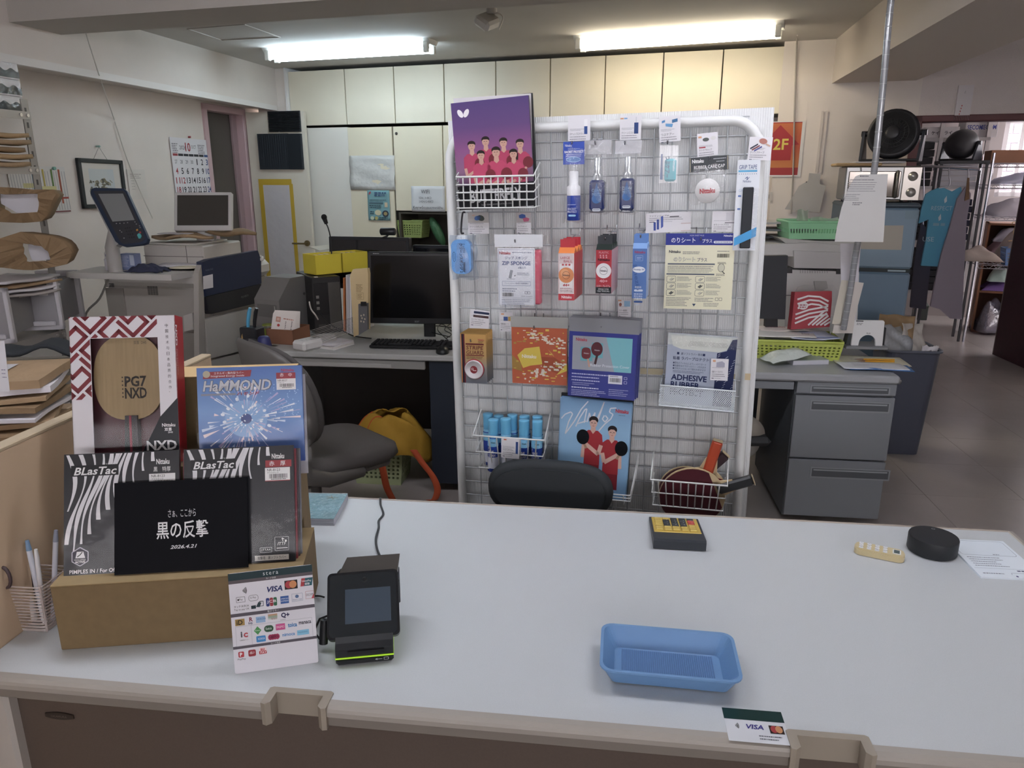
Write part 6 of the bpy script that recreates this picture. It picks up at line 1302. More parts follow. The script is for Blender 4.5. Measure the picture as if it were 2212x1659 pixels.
MB().box(-.002, .002, .018, .034, .028, .033, .001).build('wheel', mt('#3a3d40', .4), t)
# clutter at the left of that desk
t, W, H = stood((688, 752), (724, 757), .70, (690, 742), 'card_stack', 'stack of white postcards near the desk front edge', 'cards', .15)
for i in range(4): MB().box(.002*(i % 2), .10-.002*i, .004*(i % 3), .15, .006*i, .006*i+.0055).build('card_bundle', mt(('#e4e0dc', '#dcd6d0', '#e8e4e4', '#ded9dc')[i], .6), t)
t, W, H = stood((577, 742), (640, 746), .70, (577, 700), 'brown_tray', 'open brown cardboard tray holding postcards on the desk', 'box', .2)
for q in ((0, .15, 0, .003, 0, .075), (0, .15, .16, .163, 0, .075), (0, .003, 0, .163, 0, .075), (.147, .15, 0, .163, 0, .075), (0, .15, 0, .163, 0, .003)): MB().box(*q).build('tray_wall', mt('#8a5f48', .7), t)
tray_M = t.matrix_world.copy()
f = facing(3.67, 625, 710, -4, 12)
for i in range(4):
    o, p = card(f, 586+i*2.2, 680-i*3, 637+i*3.5, 735, -.006*i, '#e6ddd6', 'postcard', ('cream postcard with red stamp print, front of the fan in the brown tray', 'cream postcard second in the fan', 'cream postcard third in the fan', 'cream postcard last in the fan')[i], 'postcard', th=.001, rot=-8+i*2, group='postcards in the brown tray')
    if i == 0: p.rect(8, 6, 18, 17, '#c98a74', 1); p.rect(10, 8, 16, 14, '#e0b8a4', 2); p.ell(15, 24, 3, 3, '#c0352e', 2); p.scrib(24, 7, 46, 1, 3, 2.6, '#c98a74', ragged=.02); p.scrib(29, 14, 31, 9, 3.6, 1.8, '#5a4c48', ragged=0); p.scrib(42, 12, 44, 11, 3.2, 1.8, '#4a3c3a', ragged=0); p.build(o)
t, W, H = stood((515, 752), (560, 756), .70, (520, 700), 'pen_holder', 'dark pen holder with handles sticking out at the desk corner', 'holder', .1)
pc = atz(548, 742, .70)
m = MB(); m.box(-.05, .05, -.035, .035, 0, .10, .006); ph = m.build('x', mt('#2a2b2f', .4), t, Matrix.Translation((.05, .05, 0))); ph.name = 'holder_body'
for x, hx, y, lb in ((.02, '#5aa9cf', .03, 'light blue handled tool in the pen holder'), (.055, '#17181a', .035, 'black handled tool in the pen holder')):
    q = MB().tube([(0, 0, .02), (.01, 0, .11), (.022, 0, .155), (.03, 0, .175)], [.005, .009, .010, .008], 8).build('hand_tool', mt(hx, .4)); q.matrix_world = t.matrix_world @ Matrix.Translation((x+.01, y+.01, .02)); tag(q, lb, 'tool')
q = atz(578, 744, .70); t = empty('tin_can', stand(q+Vector((-.02, .08, 0)), 0), 'small green and silver tin can on the desk', 'can'); MB().lathe([(.026, 0), (.026, .085), (.024, .088)], 18).build('can_wall', mt('#8e9a3e', .4), t); MB().lathe([(.0265, .07), (.0265, .082)], 18).build('silver_band', mt('#b5b5ad', .3, .7), t)
t = empty('adhesive_tape_roll', stand(atz(545, 748, .70)+Vector((0, -.01, 0)), 20), 'gold brown roll of adhesive tape standing on edge', 'tape')
MB(Matrix.Translation((0, 0, .045)) @ Matrix.Rotation(R(90), 4, 'X')).lathe([(.034, -.012), (.045, -.012), (.045, .012), (.034, .012), (.034, -.012)], 24).build('roll', mt('#b08f56', .35), t)
t = empty('plastic_cup', stand(atz(572, 756, .70), 0), 'small navy blue plastic cup upside down on the desk', 'cup'); MB().lathe([(.036, 0), (.034, .03), (.027, .062), (.02, .068), (.0001, .069)], 18).build('cup_body', mt('#34386e', .4), t)
t = empty('black_pouch', stand(atz(543, 757, .70), -5), 'dark grey soft pouch lying at the desk corner', 'pouch'); MB().ball((0, 0, .028), .03, 14, 10, (1.8, 1.2, 1.0)).build('pouch_body', mt('#2f2e33', .85, bump=(80, .3)), t); MB().tube([(-.045, -.03, .03), (0, -.036, .045), (.045, -.03, .032)], .003, 5).build('zip_seam', mt('#4a494f', .6), t)
t, W, H = stood((630, 757), (668, 764), .70, (632, 738), 'tissue_box', 'white patterned tissue pack lying on the desk', 'tissue pack', .22)
MB().box(0, .09, 0, .22, 0, .05, .012).build('pack_body', mt('#e0ddda', .5, bump=(40, .2)), t)
p = Print(.001, .001, 0, 0, .0505); 
for i in range(7): p.line([(8+12*(i % 3), -20-25*i), (30+9*(i % 4), -32-25*i), (60, -22-25*i), (82, -36-24*i)], 1.2, '#55535c')
p.rect(38, -130, 52, -95, '#3a3840', 2); p.build(t)
f = facing(3.52, 720, 720, -15)
fh = empty('file_stand', f.M(*f.uv(720, 745)), 'low clear ribbed plastic stand leaning between tissues and folders', 'file stand')
for i in range(11):
    a = f.uv(672+i*.3, 752-i*3.4); MB().tube([Vector(f.at(*f.uv(672, 750-i*3.6)))-f.at(*f.uv(720, 745)), Vector(f.at(*f.uv(762, 716-i*3.0)))-f.at(*f.uv(720, 745))], .0016, 4).build('rib', mclear(.2, .2, '#b9b5b0', milky=.5), fh, Matrix(((f.U.x, f.U.y, f.U.z, 0), (f.W.x, f.W.y, f.W.z, 0), (f.N.x, f.N.y, f.N.z, 0), (0, 0, 0, 1))))
MB().tube(smooth([atz(686, 672, .90), atz(715, 702, .80), atz(745, 717, .76), atz(765, 726, .71), atz(802, 731, .706)]), .003, 6).build('keyboard_cable', mt('#1b1b1d', .5), label='black cable drooping from the tower to the keyboard', cat='cable')
for i, pts in enumerate((((972, 700), (960, 712), (975, 722), (965, 730)), ((976, 708), (940, 704), (930, 716), (972, 728)), ((975, 715), (955, 700), (945, 712), (968, 735)))):
    MB().tube(smooth([atz(x, y, .715+.01*i) for x, y in pts]), .0028, 5).build('cable', mt('#17181a', .5), label=('black cable tangle nearest the rack behind the keyboard', 'black cable loop in the tangle behind the keyboard', 'black cable end in the tangle behind the keyboard')[i], cat='cable', group='cable tangle')
# ------------------------------------------------------------------ grey swivel chair
cp = aty(690, 870, 2.72); ch = empty('swivel_chair', stand((cp.x-.06, cp.y+.08, 0), 43), 'grey fabric swivel chair with plastic shell pushed to the left desk', 'chair')
M_CH = mt('#686562', .45); M_FB = mt('#6b6765', .95, bump=(500, .6))
def shell(off, sc, th):
    P = [(math.cos(a), math.sin(a)) for a in [2*math.pi*i/36 for i in range(36)]]
    return [(sc*.25*abs(c)**.6*(1 if c > 0 else -1)*(1.0 if s > 0 else 1-.12*abs(s)), sc*.215*abs(s)**.75*(1 if s > 0 else -1)) for c, s in P]
Mc = Matrix.Translation((-.17, 0, .715)) @ Matrix(((0, 0, 1, 0), (1, 0, 0, 0), (0, 1, 0, 0), (0, 0, 0, 1)))       # x = chair side, y = up, z = forwards
def bent(P, z0, z1, k=1.1):
    m = MB(); n = len(P); rings = [(0.0, z0), (.55, z0), (.93, z0+.012), (1, (z0+z1)/2), (.93, z1-.012), (.5, z1), (0.0, z1)]; v = []
    for s_, z in rings:
        for x, y in P: v.append((x*s_, y*s_, z+k*(x*s_)**2-.25*(y*s_)))
    f = []
    for r_ in range(len(rings)-1):
        for i in range(n): f.append((r_*n+i, r_*n+(i+1) % n, (r_+1)*n+(i+1) % n, (r_+1)*n+i))
    return m.add(v, f, True)
bent(shell(0, 1, 0), -.03, .02).build('back_shell', M_CH, ch, Mc)
bent(shell(0, .95, 0), .012, .055).build('back_cushion', M_FB, ch, Mc)
sm = MB(); P = rrect(-.22, -.22, .24, .22, .09, 6)
n = len(P); v = []; rings = [(0, .40), (.9, .40), (1, .425), (.97, .46), (.8, .475), (0, .478)]
for s_, z in rings:
    for x, y in P: v.append((x*s_+.06, y*s_, z-.03*max(0, x)*s_))
sm.add(v, [(r_*n+i, r_*n+(i+1) % n, (r_+1)*n+(i+1) % n, (r_+1)*n+i) for r_ in range(len(rings)-1) for i in range(n)], True); sm.build('seat', M_FB, ch)
MB().box(-.16, .24, -.2, .2, .375, .405, .012).build('seat_pan', M_CH, ch)
for s_ in (-1, 1): MB().tube([(-.15, s_*.2, .60), (-.165, s_*.215, .52), (-.15, s_*.215, .44), (-.05, s_*.21, .40), (.10, s_*.20, .39)], [.03, .034, .036, .032, .024], 8).build('side_arm', M_CH, ch); MB().cyl((-.16, s_*.235, .565), (-.16, s_*.245, .565), .012, n=10).build('bolt', mt('#3d3b3a', .4), ch)
MB().cyl((0, 0, .22), (0, 0, .38), .022, n=12).build('gas_lift', mt('#4a4846', .35), ch); MB().cyl((0, 0, .10), (0, 0, .24), .045, .04, n=14).build('lift_sleeve', M_CH, ch)
for i in range(5):
    a = R(72*i-38); e = (.29*math.cos(a), .29*math.sin(a)); MB().tube([(0, 0, .13), (e[0]*.5, e[1]*.5, .12), (e[0]*.92, e[1]*.92, .10), (e[0], e[1], .065)], [.035, .026, .02, .014], 8).build('leg', M_CH, ch)
    MB().cyl((e[0]-.012, e[1], .028), (e[0]+.012, e[1], .028), .028, n=12).build('caster', mt('#3a3836', .5), ch)
# ------------------------------------------------------------------ basket and yellow bag under the desk
def crate(M, W, D, H, name, label, hx, hole, nx, nz, taper=.85, holes='round', cat='basket', ny=None, wallth=.003):
    """plastic basket: real holes are left between a lattice of strips"""
    t = empty(name, M, label, cat); mat = mt(hx, .45); ny = ny or max(2, int(nx*D/W))
    def wallp(L0, L1, fn, n):
        m = MB(); rows = nz*2+1; cols = n*2+1
        for j in range(rows):
            for i in range(cols):
                if i % 2 and j % 2: continue
                def P(a, b):
                    v = .12+b/rows*.72; L = L0+(L1-L0)*v; return fn(L*(a/cols-.5), v)
                q = [P(i, j), P(i+1, j), P(i+1, j+1), P(i, j+1)]; m.add(q, [(0, 1, 2, 3)])
        for v0, v1 in ((0, .12), (.84, 1)):
            L0_, L1_ = L0+(L1-L0)*v0, L0+(L1-L0)*v1; m.add([fn(-L0_/2, v0), fn(L0_/2, v0), fn(L1_/2, v1), fn(-L1_/2, v1)], [(0, 1, 2, 3)])
        q = m.build('basket_wall', mat, t, solid=wallth); return q
    k = taper
    wallp(W*k, W, lambda x, v: (x, -D/2*(k+(1-k)*v), H*v), nx); wallp(W*k, W, lambda x, v: (-x, D/2*(k+(1-k)*v), H*v), nx)
    wallp(D*k, D, lambda x, v: (W/2*(k+(1-k)*v), x, H*v), ny); wallp(D*k, D, lambda x, v: (-W/2*(k+(1-k)*v), -x, H*v), ny)
    MB().prism(rrect(-W*k/2, -D*k/2, W*k/2, D*k/2, .006), 0, .004).build('basket_floor', mat, t)
    MB().tube([(x, y, H) for x, y in rrect(-W/2, -D/2, W/2, D/2, .015, 3)], .006, 6, closed=True).build('rim', mat, t)
    return t
a = atz(765, 1045, 0); b = atz(878, 1050, 0); g0 = atz(822, 1048, 0)
crate(stand((g0.x, g0.y+.10, 0), -7), .27, .21, .20, 'plastic_basket', 'pale green plastic basket on the floor under the left desk', '#a9b38a', .01, 10, 6)
bg_ = empty('fabric_bag', stand((g0.x+.06, g0.y+.02, .17), -7), 'yellow cloth bag with orange straps slumped over the green basket', 'bag')
rb = random.Random(3); m = MB()
def bagf(u, v):
    a = u*2*math.pi; h = v; r_ = (.19-.07*h+.018*math.sin(3*a+5*h)+.012*math.sin(7*a+2)); z = .0+.20*math.sin(h*1.5)-.035*math.cos(2*a)*(1-h)
    return (r_*1.05*math.cos(a)*(1-.35*h**3), r_*.7*math.sin(a)*(1-.35*h**3)+.02, z+.012*math.sin(5*a+9*h))
m.sheet(bagf, 32, 12); m.build('bag_body', mt('#b58c2e', .8, bump=(40, .3)), bg_, solid=.003)
for i, pts in enumerate((((824, 1000), (830, 1030), (836, 1055), (850, 1083)), ((893, 972), (912, 1000), (935, 1030), (945, 1058), (938, 1080), (925, 1086)))):
    C_ = [aty(x, y, 3.26+.02*i) for x, y in pts]; C_ = [Vector((c.x, c.y, max(c.z, .012))) for c in C_]; C_ = smooth(C_); v = []
    for c in C_: v += [c-Vector((.016, 0, 0)), c+Vector((.016, .004, 0))]
    o = MB().add(v, [(2*i_, 2*i_+1, 2*i_+3, 2*i_+2) for i_ in range(len(C_)-1)], True).build('strap', mt('#cc5c38', .75), solid=.003); attach(o, bg_)
for sgn in (-.5, .25): MB().tube(smooth([bagf(.62+sgn*.12, v/6) for v in range(7)]), .004, 5).build('orange_piping', mt('#c8572a', .75), bg_)
# ------------------------------------------------------------------ copier
COR = Vector((-1.60, 3.90, 0)); CU = rotz(-9.8); CV = rotz(80.2); cpo = COR-CU*.60
cop = empty('photocopier', stand(cpo, -9.8), 'large grey and navy office photocopier by the left wall', 'photocopier')
M_CB = mt('#a9a49d', .5); M_CL = mt('#c4c0ba', .5)
MB().box(0, .60, 0, .62, .04, .94, .01).build('cabinet', M_CB, cop)
MB().box(-.01, .63, -.01, .64, .94, 1.03, .025).build('top_deck', M_CL, cop)
for x in (.05, .55):
    for y in (.05, .57): MB().cyl((x, y, 0), (x, y, .045), .025, n=10).build('foot', mt('#55524f', .5), cop)
FS = Fr(COR, CV, UP); SS = Fr(cpo, CU, UP)       # front (facing right) and side (facing the shop)
def cpart(fr, pts, d0, d1, nm, mat): return attach(pxprism(fr, pts, d0, d1, nm, mat, dref=0), cop)
cpart(FS, [(424, 566), (440, 560), (545, 541), (552, 560), (553, 612), (432, 640)], 0, .035, 'toner_door', mt('#27304a', .4))
cpart(FS, [(432, 641), (553, 613), (555, 648), (545, 654), (444, 678), (437, 670)], 0, .033, 'paper_path_door', mt('#232329', .4))
cpart(FS, [(432, 690), (557, 660), (560, 745), (440, 775)], 0, .03, 'drawer_front', M_CL)
cpart(FS, [(440, 780), (561, 750), (561, 800), (445, 830)], 0, .03, 'drawer_front', M_CL)
cpart(FS, [(418, 590), (424, 572), (430, 640), (436, 820), (420, 820)], 0, .028, 'front_pillar', mt('#aaa59e', .5))
o = attach(pxprism(FS, [(436, 597), (457, 592), (458, 621), (437, 625)], .036, .037, 'paper_label', PAP, dref=.03), cop)
p = Print(.001, .001, *(Vector((0, 0))), z=.041); p.text('DocuColor 1256 GA', 0, 0, 9, '#8a93a8', w=70); q = p.build(cop); u, w_ = FS.uv(443, 582, .035); q.matrix_world = FS.M(u, w_, -.004)
p = Print(.001, .001, 0, 0, z=.0); p.text('FUJI XEROX', 0, 0, 14, '#9a9aa0', w=80); q = p.build(cop, 'brand_print'); u, w_ = FS.uv(521, 640, .035); q.matrix_world = FS.M(u, w_, .035)
# side: shelf plate, vents, panels
sh_ = MB().prism([(-.10, -.16), (.50, -.16), (.52, .0), (.52, .12), (-.12, .12)], 1.0, 1.03).build('side_shelf', mt('#c9c5c0', .5), cop)
def vent(x0, y0, x1, y1, rows, cols, nm):
    u0, w1 = SS.uv(x0, y0); u1, w0 = SS.uv(x1, y1); m = MB()
    for j in range(rows):
        for i in range(cols):
            a = u0+(u1-u0)*i/cols; c = w0+(w1-w0)*j/rows; m.box(a, a+(u1-u0)/cols*.82, -.0015, .001, c, c+(w1-w0)/rows*.55)
    q = m.build(nm, mt('#3a3836', .6), cop); q['kind'] = 'stuff'
vent(225, 597, 248, 620, 8, 3, 'vent_slots'); vent(318, 617, 343, 637, 8, 4, 'vent_slots'); vent(231, 640, 255, 660, 8, 3, 'vent_slots')
MB().box(-.005, .10, -.012, .0, .45, .93, .002).build('rear_cover', mt('#8f8a84', .5), cop); MB().box(.20, .56, -.006, .0, .30, .70, .003).build('side_cover', mt('#9d9891', .5), cop)
o = attach(pxprism(SS, [(396, 682), (415, 676), (418, 712), (398, 716)], .0, .03, 'side_switch_box', mt('#c9c5c0', .5)), cop)
MB().tube(smooth([SS.px(190, 585, .02), SS.px(188, 600, .05), SS.px(236, 588, .06), SS.px(234, 600, .07), SS.px(215, 645, .06), SS.px(187, 675, .05), SS.px(180, 720, .03)]), .006, 6).build('power_cable', mt('#77736e', .5), label='grey cable hanging down the back of the photocopier', cat='cable')
# scanner box on top
t = empty('feeder_unit', stand(cop.matrix_world @ Vector((.13, .16, 1.031)), -9.8), 'white box-shaped document feeder on the photocopier', 'feeder')
MB().box(0, .36, 0, .40, 0, .115, .008).build('feeder_body', mt('#c3bdb6', .5), t); MB().box(.0, .36, -.003, 0, .055, .058).build('seam', mt('#77726c', .6), t); MB().box(.26, .262, -.003, 0, 0, .115).build('seam', mt('#77726c', .6), t)
MB().box(-.02, .30, .03, .36, .115, .125, .003).build('document_tray', mt('#cfcac3', .5), t)
fe = cop.matrix_world
def flat(name, label, cat, loc, W, D, rz, mat, H=.006, wob=.006, group=None, nx=8):
    """creased sheet or envelope lying on something"""
    r = random.Random(len(label)*7); a, b = r.random()*6, r.random()*6
    m = MB(); m.sheet(lambda u, v: ((u-.5)*W, (v-.5)*D, H+wob*math.sin(5*u+a)*math.sin(4*v+b)+wob), nx, nx)
    o = m.build(name, mat, None, solid=max(.002, H*.8)); o.matrix_world = Matrix.Translation(Vector(loc)) @ Matrix.Rotation(R(rz), 4, 'Z'); tag(o, label, cat, group); return o
flat('kraft_envelope', 'kraft envelope with a white label on the copier feeder', 'envelope', fe @ Vector((.30, .28, 1.158)), .27, .20, -30, KR, .018, .012)
q = flat('paper_label_sheet', 'white printed slip on the kraft envelope over the feeder', 'paper', fe @ Vector((.27, .26, 1.20)), .17, .11, -30, PAP, .001, .003)
flat('kraft_envelope', 'second kraft envelope sliding off towards the white monitor', 'envelope', fe @ Vector((.50, .42, 1.168)), .32, .14, -35, KR2, .02, .014)
t, f, W, H = monitor(((376, 415), (500, 498)), 4.32, 3, .035, 'white framed old monitor tilted back on the photocopier', hx='#4a4743', bez='#cfccca', tilt=18)
MB().box(-.012, W*.7, .0, H*.85, -.06, -.035, .01).build('rear_housing', mt('#a9a6a4', .5), t); MB().box(W/2-.05, W/2+.05, -.10, .06, -.09, -.03, .01).build('stand_foot', mt('#c4c1be', .5), t)
t = empty('keyboard', stand(cop.matrix_world @ Vector((.44, .40, 1.032)), 18), 'white keyboard lying on the photocopier deck', 'keyboard'); MB().box(0, .24, 0, .12, 0, .018, .004).build('keyboard_body', mt('#cfcac5', .5), t)
for i in range(8):
    for j in range(4): MB().box(.012+i*.028, .034+i*.028, .012+j*.026, .032+j*.026, .018, .024, .002).build('key', mt('#dcd8d2', .5), t)
flat('paper_stack', 'loose white sheets on the front right of the copier deck', 'paper', fe @ Vector((.42, .14, 1.032)), .30, .16, 10, PAP, .012, .004)
flat('note_pad', 'cream pad with a pink edge on the copier deck', 'pad', fe @ Vector((.46, .05, 1.032)), .16, .09, 6, mt('#d9d0b8', .6), .01, .003)
t = empty('navy_cloth', stand(cop.matrix_world @ Vector((.30, -.06, 1.031)), -9), 'crumpled navy blue cloth on the copier side shelf', 'cloth')
m = MB(); m.sheet(lambda u, v: ((u-.5)*.20+.01*math.sin(v*9), (v-.5)*.11+.008*math.sin(u*11), .004+.032*math.sin(math.pi*u)*math.sin(math.pi*v)+.010*math.sin(u*17+3)*math.sin(v*13)), 22, 14); m.build('cloth_body', mt('#3d4057', .9), t, solid=.004)
for x, y, h, hx, lb in ((.00, .02, .12, '#d9d5d4', 'small white bottle with blue cap on the copier shelf'), (.05, -.05, .085, '#c9c6cc', 'short white bottle on the copier shelf')):
    t = empty('small_bottle', stand(cop.matrix_world @ Vector((x+.02, y, 1.031)), 0), lb, 'bottle'); MB().lathe([(.018, 0), (.02, .004), (.02, h*.7), (.009, h*.82), (.009, h*.86)], 14).build('bottle_body', mt(hx, .4), t); MB().cyl((0, 0, h*.86), (0, 0, h), .011, n=12).build('cap', mt('#3a4a8c', .4), t)
t, W, H = empty('carton_pack', stand(cop.matrix_world @ Vector((.12, -.02, 1.031)), -12), 'blue and white medicine carton behind the touch panel', 'box'), .06, .085
MB().box(0, .085, 0, .05, 0, .085, .001).build('carton', mt('#8792b8', .5), t); p = Print(.001, .001, 0, .085, .0006); p.scrib(5, 10, 50, 8, 8, 3, '#d0d6ea'); p.rect(56, 5, 82, 60, '#c9d2e4', 1); p.build(t, M=Matrix.Rotation(R(90), 4, 'X'))
# touch panel on its arm
TPd = 3.86; TF = facing(TPd, 260, 470, -6, 22)
tp = empty('touch_panel', TF.M(0, 0), 'dark blue touch control panel on an arm above the copier shelf', 'control panel')
def tpart(pts, d0, d1, nm, mat): return attach(pxprism(TF, [(x*.2532, 400+y*.2532) for x, y in pts], d0, d1, nm, mat, dref=0), tp)
tpart([(770, 70), (778, 35), (805, 22), (1055, 28), (1080, 50), (1240, 400), (1262, 455), (1250, 490), (1210, 505), (1060, 520), (1020, 508), (985, 480)], -.022, 0, 'panel_casing', mt('#2e3a50', .4))
tpart([(766, 80), (790, 60), (1005, 500), (985, 515), (970, 490)], -.04, -.004, 'grey_side', mt('#a9a6a4', .5))
tpart([(795, 50), (1050, 48), (1070, 66), (1225, 410), (1240, 460), (1200, 488), (1060, 502), (1030, 490)], 0, .001, 'panel_face', mt('#3c3d42', .45))
tpart([(840, 75), (1050, 72), (1150, 298), (962, 312)], .001, .002, 'screen', mt('#8d8f90', .1))
tpart([(1174, 428), (1186, 412), (1202, 416), (1212, 436), (1204, 456), (1188, 458)], .002, .005, 'start_button', mt('#5cb3b3', .4))
tpart([(1165, 380), (1178, 374), (1182, 388), (1168, 394)], .002, .004, 'yellow_button', mt('#d9a04a', .4)); tpart([(1190, 400), (1204, 395), (1208, 410), (1194, 414)], .002, .004, 'red_button', mt('#b8555c', .4))
for r_ in range(4):
    for c_ in range(3): x, y = 1068+c_*19+r_*12, 366-c_*2+r_*26; tpart([(x, y), (x+8, y-1), (x+10, y+8), (x+2, y+9)], .002, .004, 'number_key', mt('#1f2024', .4))
for x, y in ((990, 325), (1020, 324), (1055, 322), (1085, 318), (1148, 312), (1160, 330), (1020, 385), (1035, 398), (1055, 450), (1187, 345), (1192, 360)): tpart([(x, y), (x+9, y-1), (x+11, y+6), (x+2, y+7)], .002, .003, 'side_key', mt('#9a9a9c', .4))
q = tp.matrix_world.inverted(); zs = 1.031
A_ = aty(245, 555, TPd+.03); A_.z = zs; m = MB(); m.tube([q @ A_, q @ (A_+Vector((0, 0, .12))), q @ TF.px(250, 500, -.03)], .035, 10); m.build('arm', mt('#b5b1ad', .5), tp)
# ------------------------------------------------------------------ left wall pictures
pf_ = empty('picture_frame', LW.M(*LW.uv(224, 397, .02), .02, -1), 'black framed watercolour hanging on the left wall', 'picture'); s_ = abs(LW.uv(270, 397)[0]-LW.uv(175, 397)[0])/2; hh = abs(LW.uv(224, 345)[1]-LW.uv(224, 450)[1])/2
for a in ((-s_, s_, hh-.025, hh), (-s_, s_, -hh, -hh+.025), (-s_, -s_+.025, -hh, hh), (s_-.025, s_, -hh, hh)): MB().box(*a, -.018, .006, .003).build('frame_bar', mt('#22282a', .4), pf_)
MB().box(-s_+.02, s_-.02, -hh+.02, hh-.02, -.012, -.008).build('mount', mt('#d9d3cc', .6), pf_)
p = Print(s_/50, hh/50, 0, 0, -.0075); p.rect(-28, -30, 28, 32, '#c9cfd2', 1); rr_ = random.Random(2)
for i in range(70): x, y = rr_.uniform(-27, 22), rr_.uniform(-10, 28); p.ell(x, y-x*.35*0+abs(x)*.2, 2+rr_.random()*4, 1+rr_.random()*3, ('#6d6a58', '#8a8468', '#4f4d44', '#a39a80')[i % 4], 2+i % 3, 8, rr_.random()*3)
p.rect(-28, 20, 28, 23, '#4c4840', 6); p.build(pf_)
MB().box(-s_+.022, s_-.022, -hh+.022, hh-.022, -.004, -.003).build('glass', mclear(.05, .03), pf_)
MB().tube([(-.06, hh, 0), (0, hh+.075, 0), (.06, hh, 0)], .0012, 4).build('hanging_string', mt('#7d7a76', .6), pf_); MB().cyl((0, hh+.078, -.018), (0, hh+.078, .008), .006, n=8).build('pin', mt('#8fb0a4', .4), pf_)
o, p = card(LW, 374, 300, 456, 420, .012, '#e4e0e4', 'wall_calendar', 'October wall calendar with large red and black dates', 'calendar', th=.006, rot=0)
p.text('2026', 17, 16, 8, '#55525a', w=13); p.text('10', 29, 9, 19, '#b02f3a', w=11, off=.02); p.text('OCT', 42, 14, 7, '#55525a', w=10); p.scrib(2, 12, 14, 6, 3.6, 1.6, '#66636c'); p.scrib(56, 12, 72, 6, 3.6, 1.6, '#66636c')
for i in range(7): p.rect(2+11*i, 33, 12+11*i, 38, '#a93a42' if i == 0 else ('#3c5a94' if i == 6 else '#3a383f'), 1)
n_ = 0
for r_ in range(4):
    for c_ in range(7):
        d_ = r_*7+c_-3
        s1 = str(d_) if d_ > 0 else str(d_+30); sm_ = d_ <= 0
        if d_ <= 0 and c_ == 0: s1 = '27'
        p.text(s1, 7+11*c_, 43+20*r_+(3 if sm_ else 0), 8 if sm_ else 13, '#8a868e' if sm_ else ('#b02f3a' if c_ == 0 or d_ == 12 else ('#2f4f8c' if c_ == 6 else '#33313a')), al='c', w=(5 if len(s1) > 1 else 3) if sm_ else (8 if len(s1) > 1 else (2 if s1 == '1' else 4.5)), off=.015)
p.build(o)
MB().cyl((0, p.oy+.012, -.01), (0, p.oy+.012, .008), .007, n=8).build('pin', mt('#b0505a', .4), o)
o, p = card(LW, 278, 366, 316, 430, .006, '#ddd6cf', 'paper_note', 'plain paper note pinned beside the framed picture', 'paper', th=.002); p.scrib(5, 10, 30, 3, 4, 1.2, '#8a847e'); p.scrib(6, 24, 14, 4, 6, 1, '#aaa49e'); p.build(o)
o, p = card(LW, 92, 360, 146, 460, .006, '#ddd8d4', 'wall_chart', 'timetable sheet with green and red bars pinned behind the steel shelf', 'chart', th=.002)
for i in range(9): p.line([(4+6*i, 10), (6+6*i, 94)], 1.2, '#a9a5a6')
for x, c in ((4, '#c9b23a'), (22, '#6d9440'), (38, '#c05a30')): p.rect(x, 6, x+4, 80, c, 2)
p.rect(0, 42, 30, 52, '#d9cf8a', 3); p.rect(30, 66, 54, 70, '#b84a3a', 3); p.rect(20, 96, 54, 99, '#8a4a4a', 3); p.build(o); MB().cyl((.01, p.oy-.01, 0), (.01, p.oy-.01, .012), .010, n=10).build('pin', mt('#7fb3a4', .4), o)
o, p = card(LW, 22, 368, 86, 440, .006, '#dcd7d2', 'wall_chart', 'timetable sheet with blue bar half hidden behind the steel shelf', 'chart', th=.002)
for i in range(10): p.line([(4+6*i, 6), (6+6*i, 70)], 1.2, '#a9a5a6')
p.rect(50, 4, 55, 70, '#4a8fb0', 2); p.rect(28, 28, 52, 38, '#d9cf8a', 2); p.build(o)
MB().tube(smooth([atz(186, 73, 2.25), LWU.px(212, 156, .03), LW.px(244, 250, .02), LW.px(252, 275, .015), LW.px(275, 345, .015), LW.px(305, 418, .02), LW.px(330, 472, .06)]), .0035, 6).build('extension_cord', mt('#d3cdc6', .5), label='pale cord drooping down the left wall from the ceiling beam', cat='cord')
# acoustic foam on the door
def foam(px, vert, label):
    (x0, y0, x1, y1) = px; u0, w1 = DL.uv(x0, (y0+y1)/2, .0)[0], DL.uv((x0+x1)/2, y0)[1]; u1 = DL.uv(x1, (y0+y1)/2)[0]; w0 = DL.uv((x0+x1)/2, y1)[1]; u1 = min(u1, leafw-.002)
    t = empty('foam_panel', DL.M(u0, w0, 0), label, 'foam panel', 'acoustic foam panels'); W, H = u1-u0, w1-w0; n = 14
    prof = []; L = W if vert else H
    for i in range(n): prof += [(L*i/n, .012), (L*(i+.5)/n, .030)]
    prof += [(L, .012), (L, .0), (0, 0)]
    M_ = Matrix(((1, 0, 0, 0), (0, 0, -1, H), (0, 1, 0, 0), (0, 0, 0, 1))) if vert else Matrix(((0, 0, 1, 0), (1, 0, 0, 0), (0, 1, 0, 0), (0, 0, 0, 1)))
    MB(M_).prism(prof[::-1], 0, H if vert else W).build('ridged_foam', mt('#2e3238', .95), t)
    return t
foam((582, 240, 650, 285), False, 'charcoal foam panel with horizontal ridges at the top of the white door')
foam((560, 289, 626, 366), True, 'charcoal foam panel with vertical ridges on the left of the white door')
foam((625, 289, 655, 366), True, 'narrow charcoal foam strip at the right edge of the white door')
o, p = card(DL, 572, 392, 635, 600, .006, '#d3cfd2', 'paper_cover', 'long crumpled paper taped over the door window', 'paper', th=.002, mat=mt('#cfcacd', .7, bump=(7, .9)))
W, H = 63*p.sx, 208*p.sy
for a in ((-W/2-.02, W/2+.012, H/2-.03, H/2+.02), (-W/2-.02, -W/2+.02, -H/2, H/2-.02), (W/2-.012, W/2+.022, -H/2, H/2-.02)): MB().box(*a, .0, .0015).build('yellow_tape', mt('#c9a93c', .55), o)
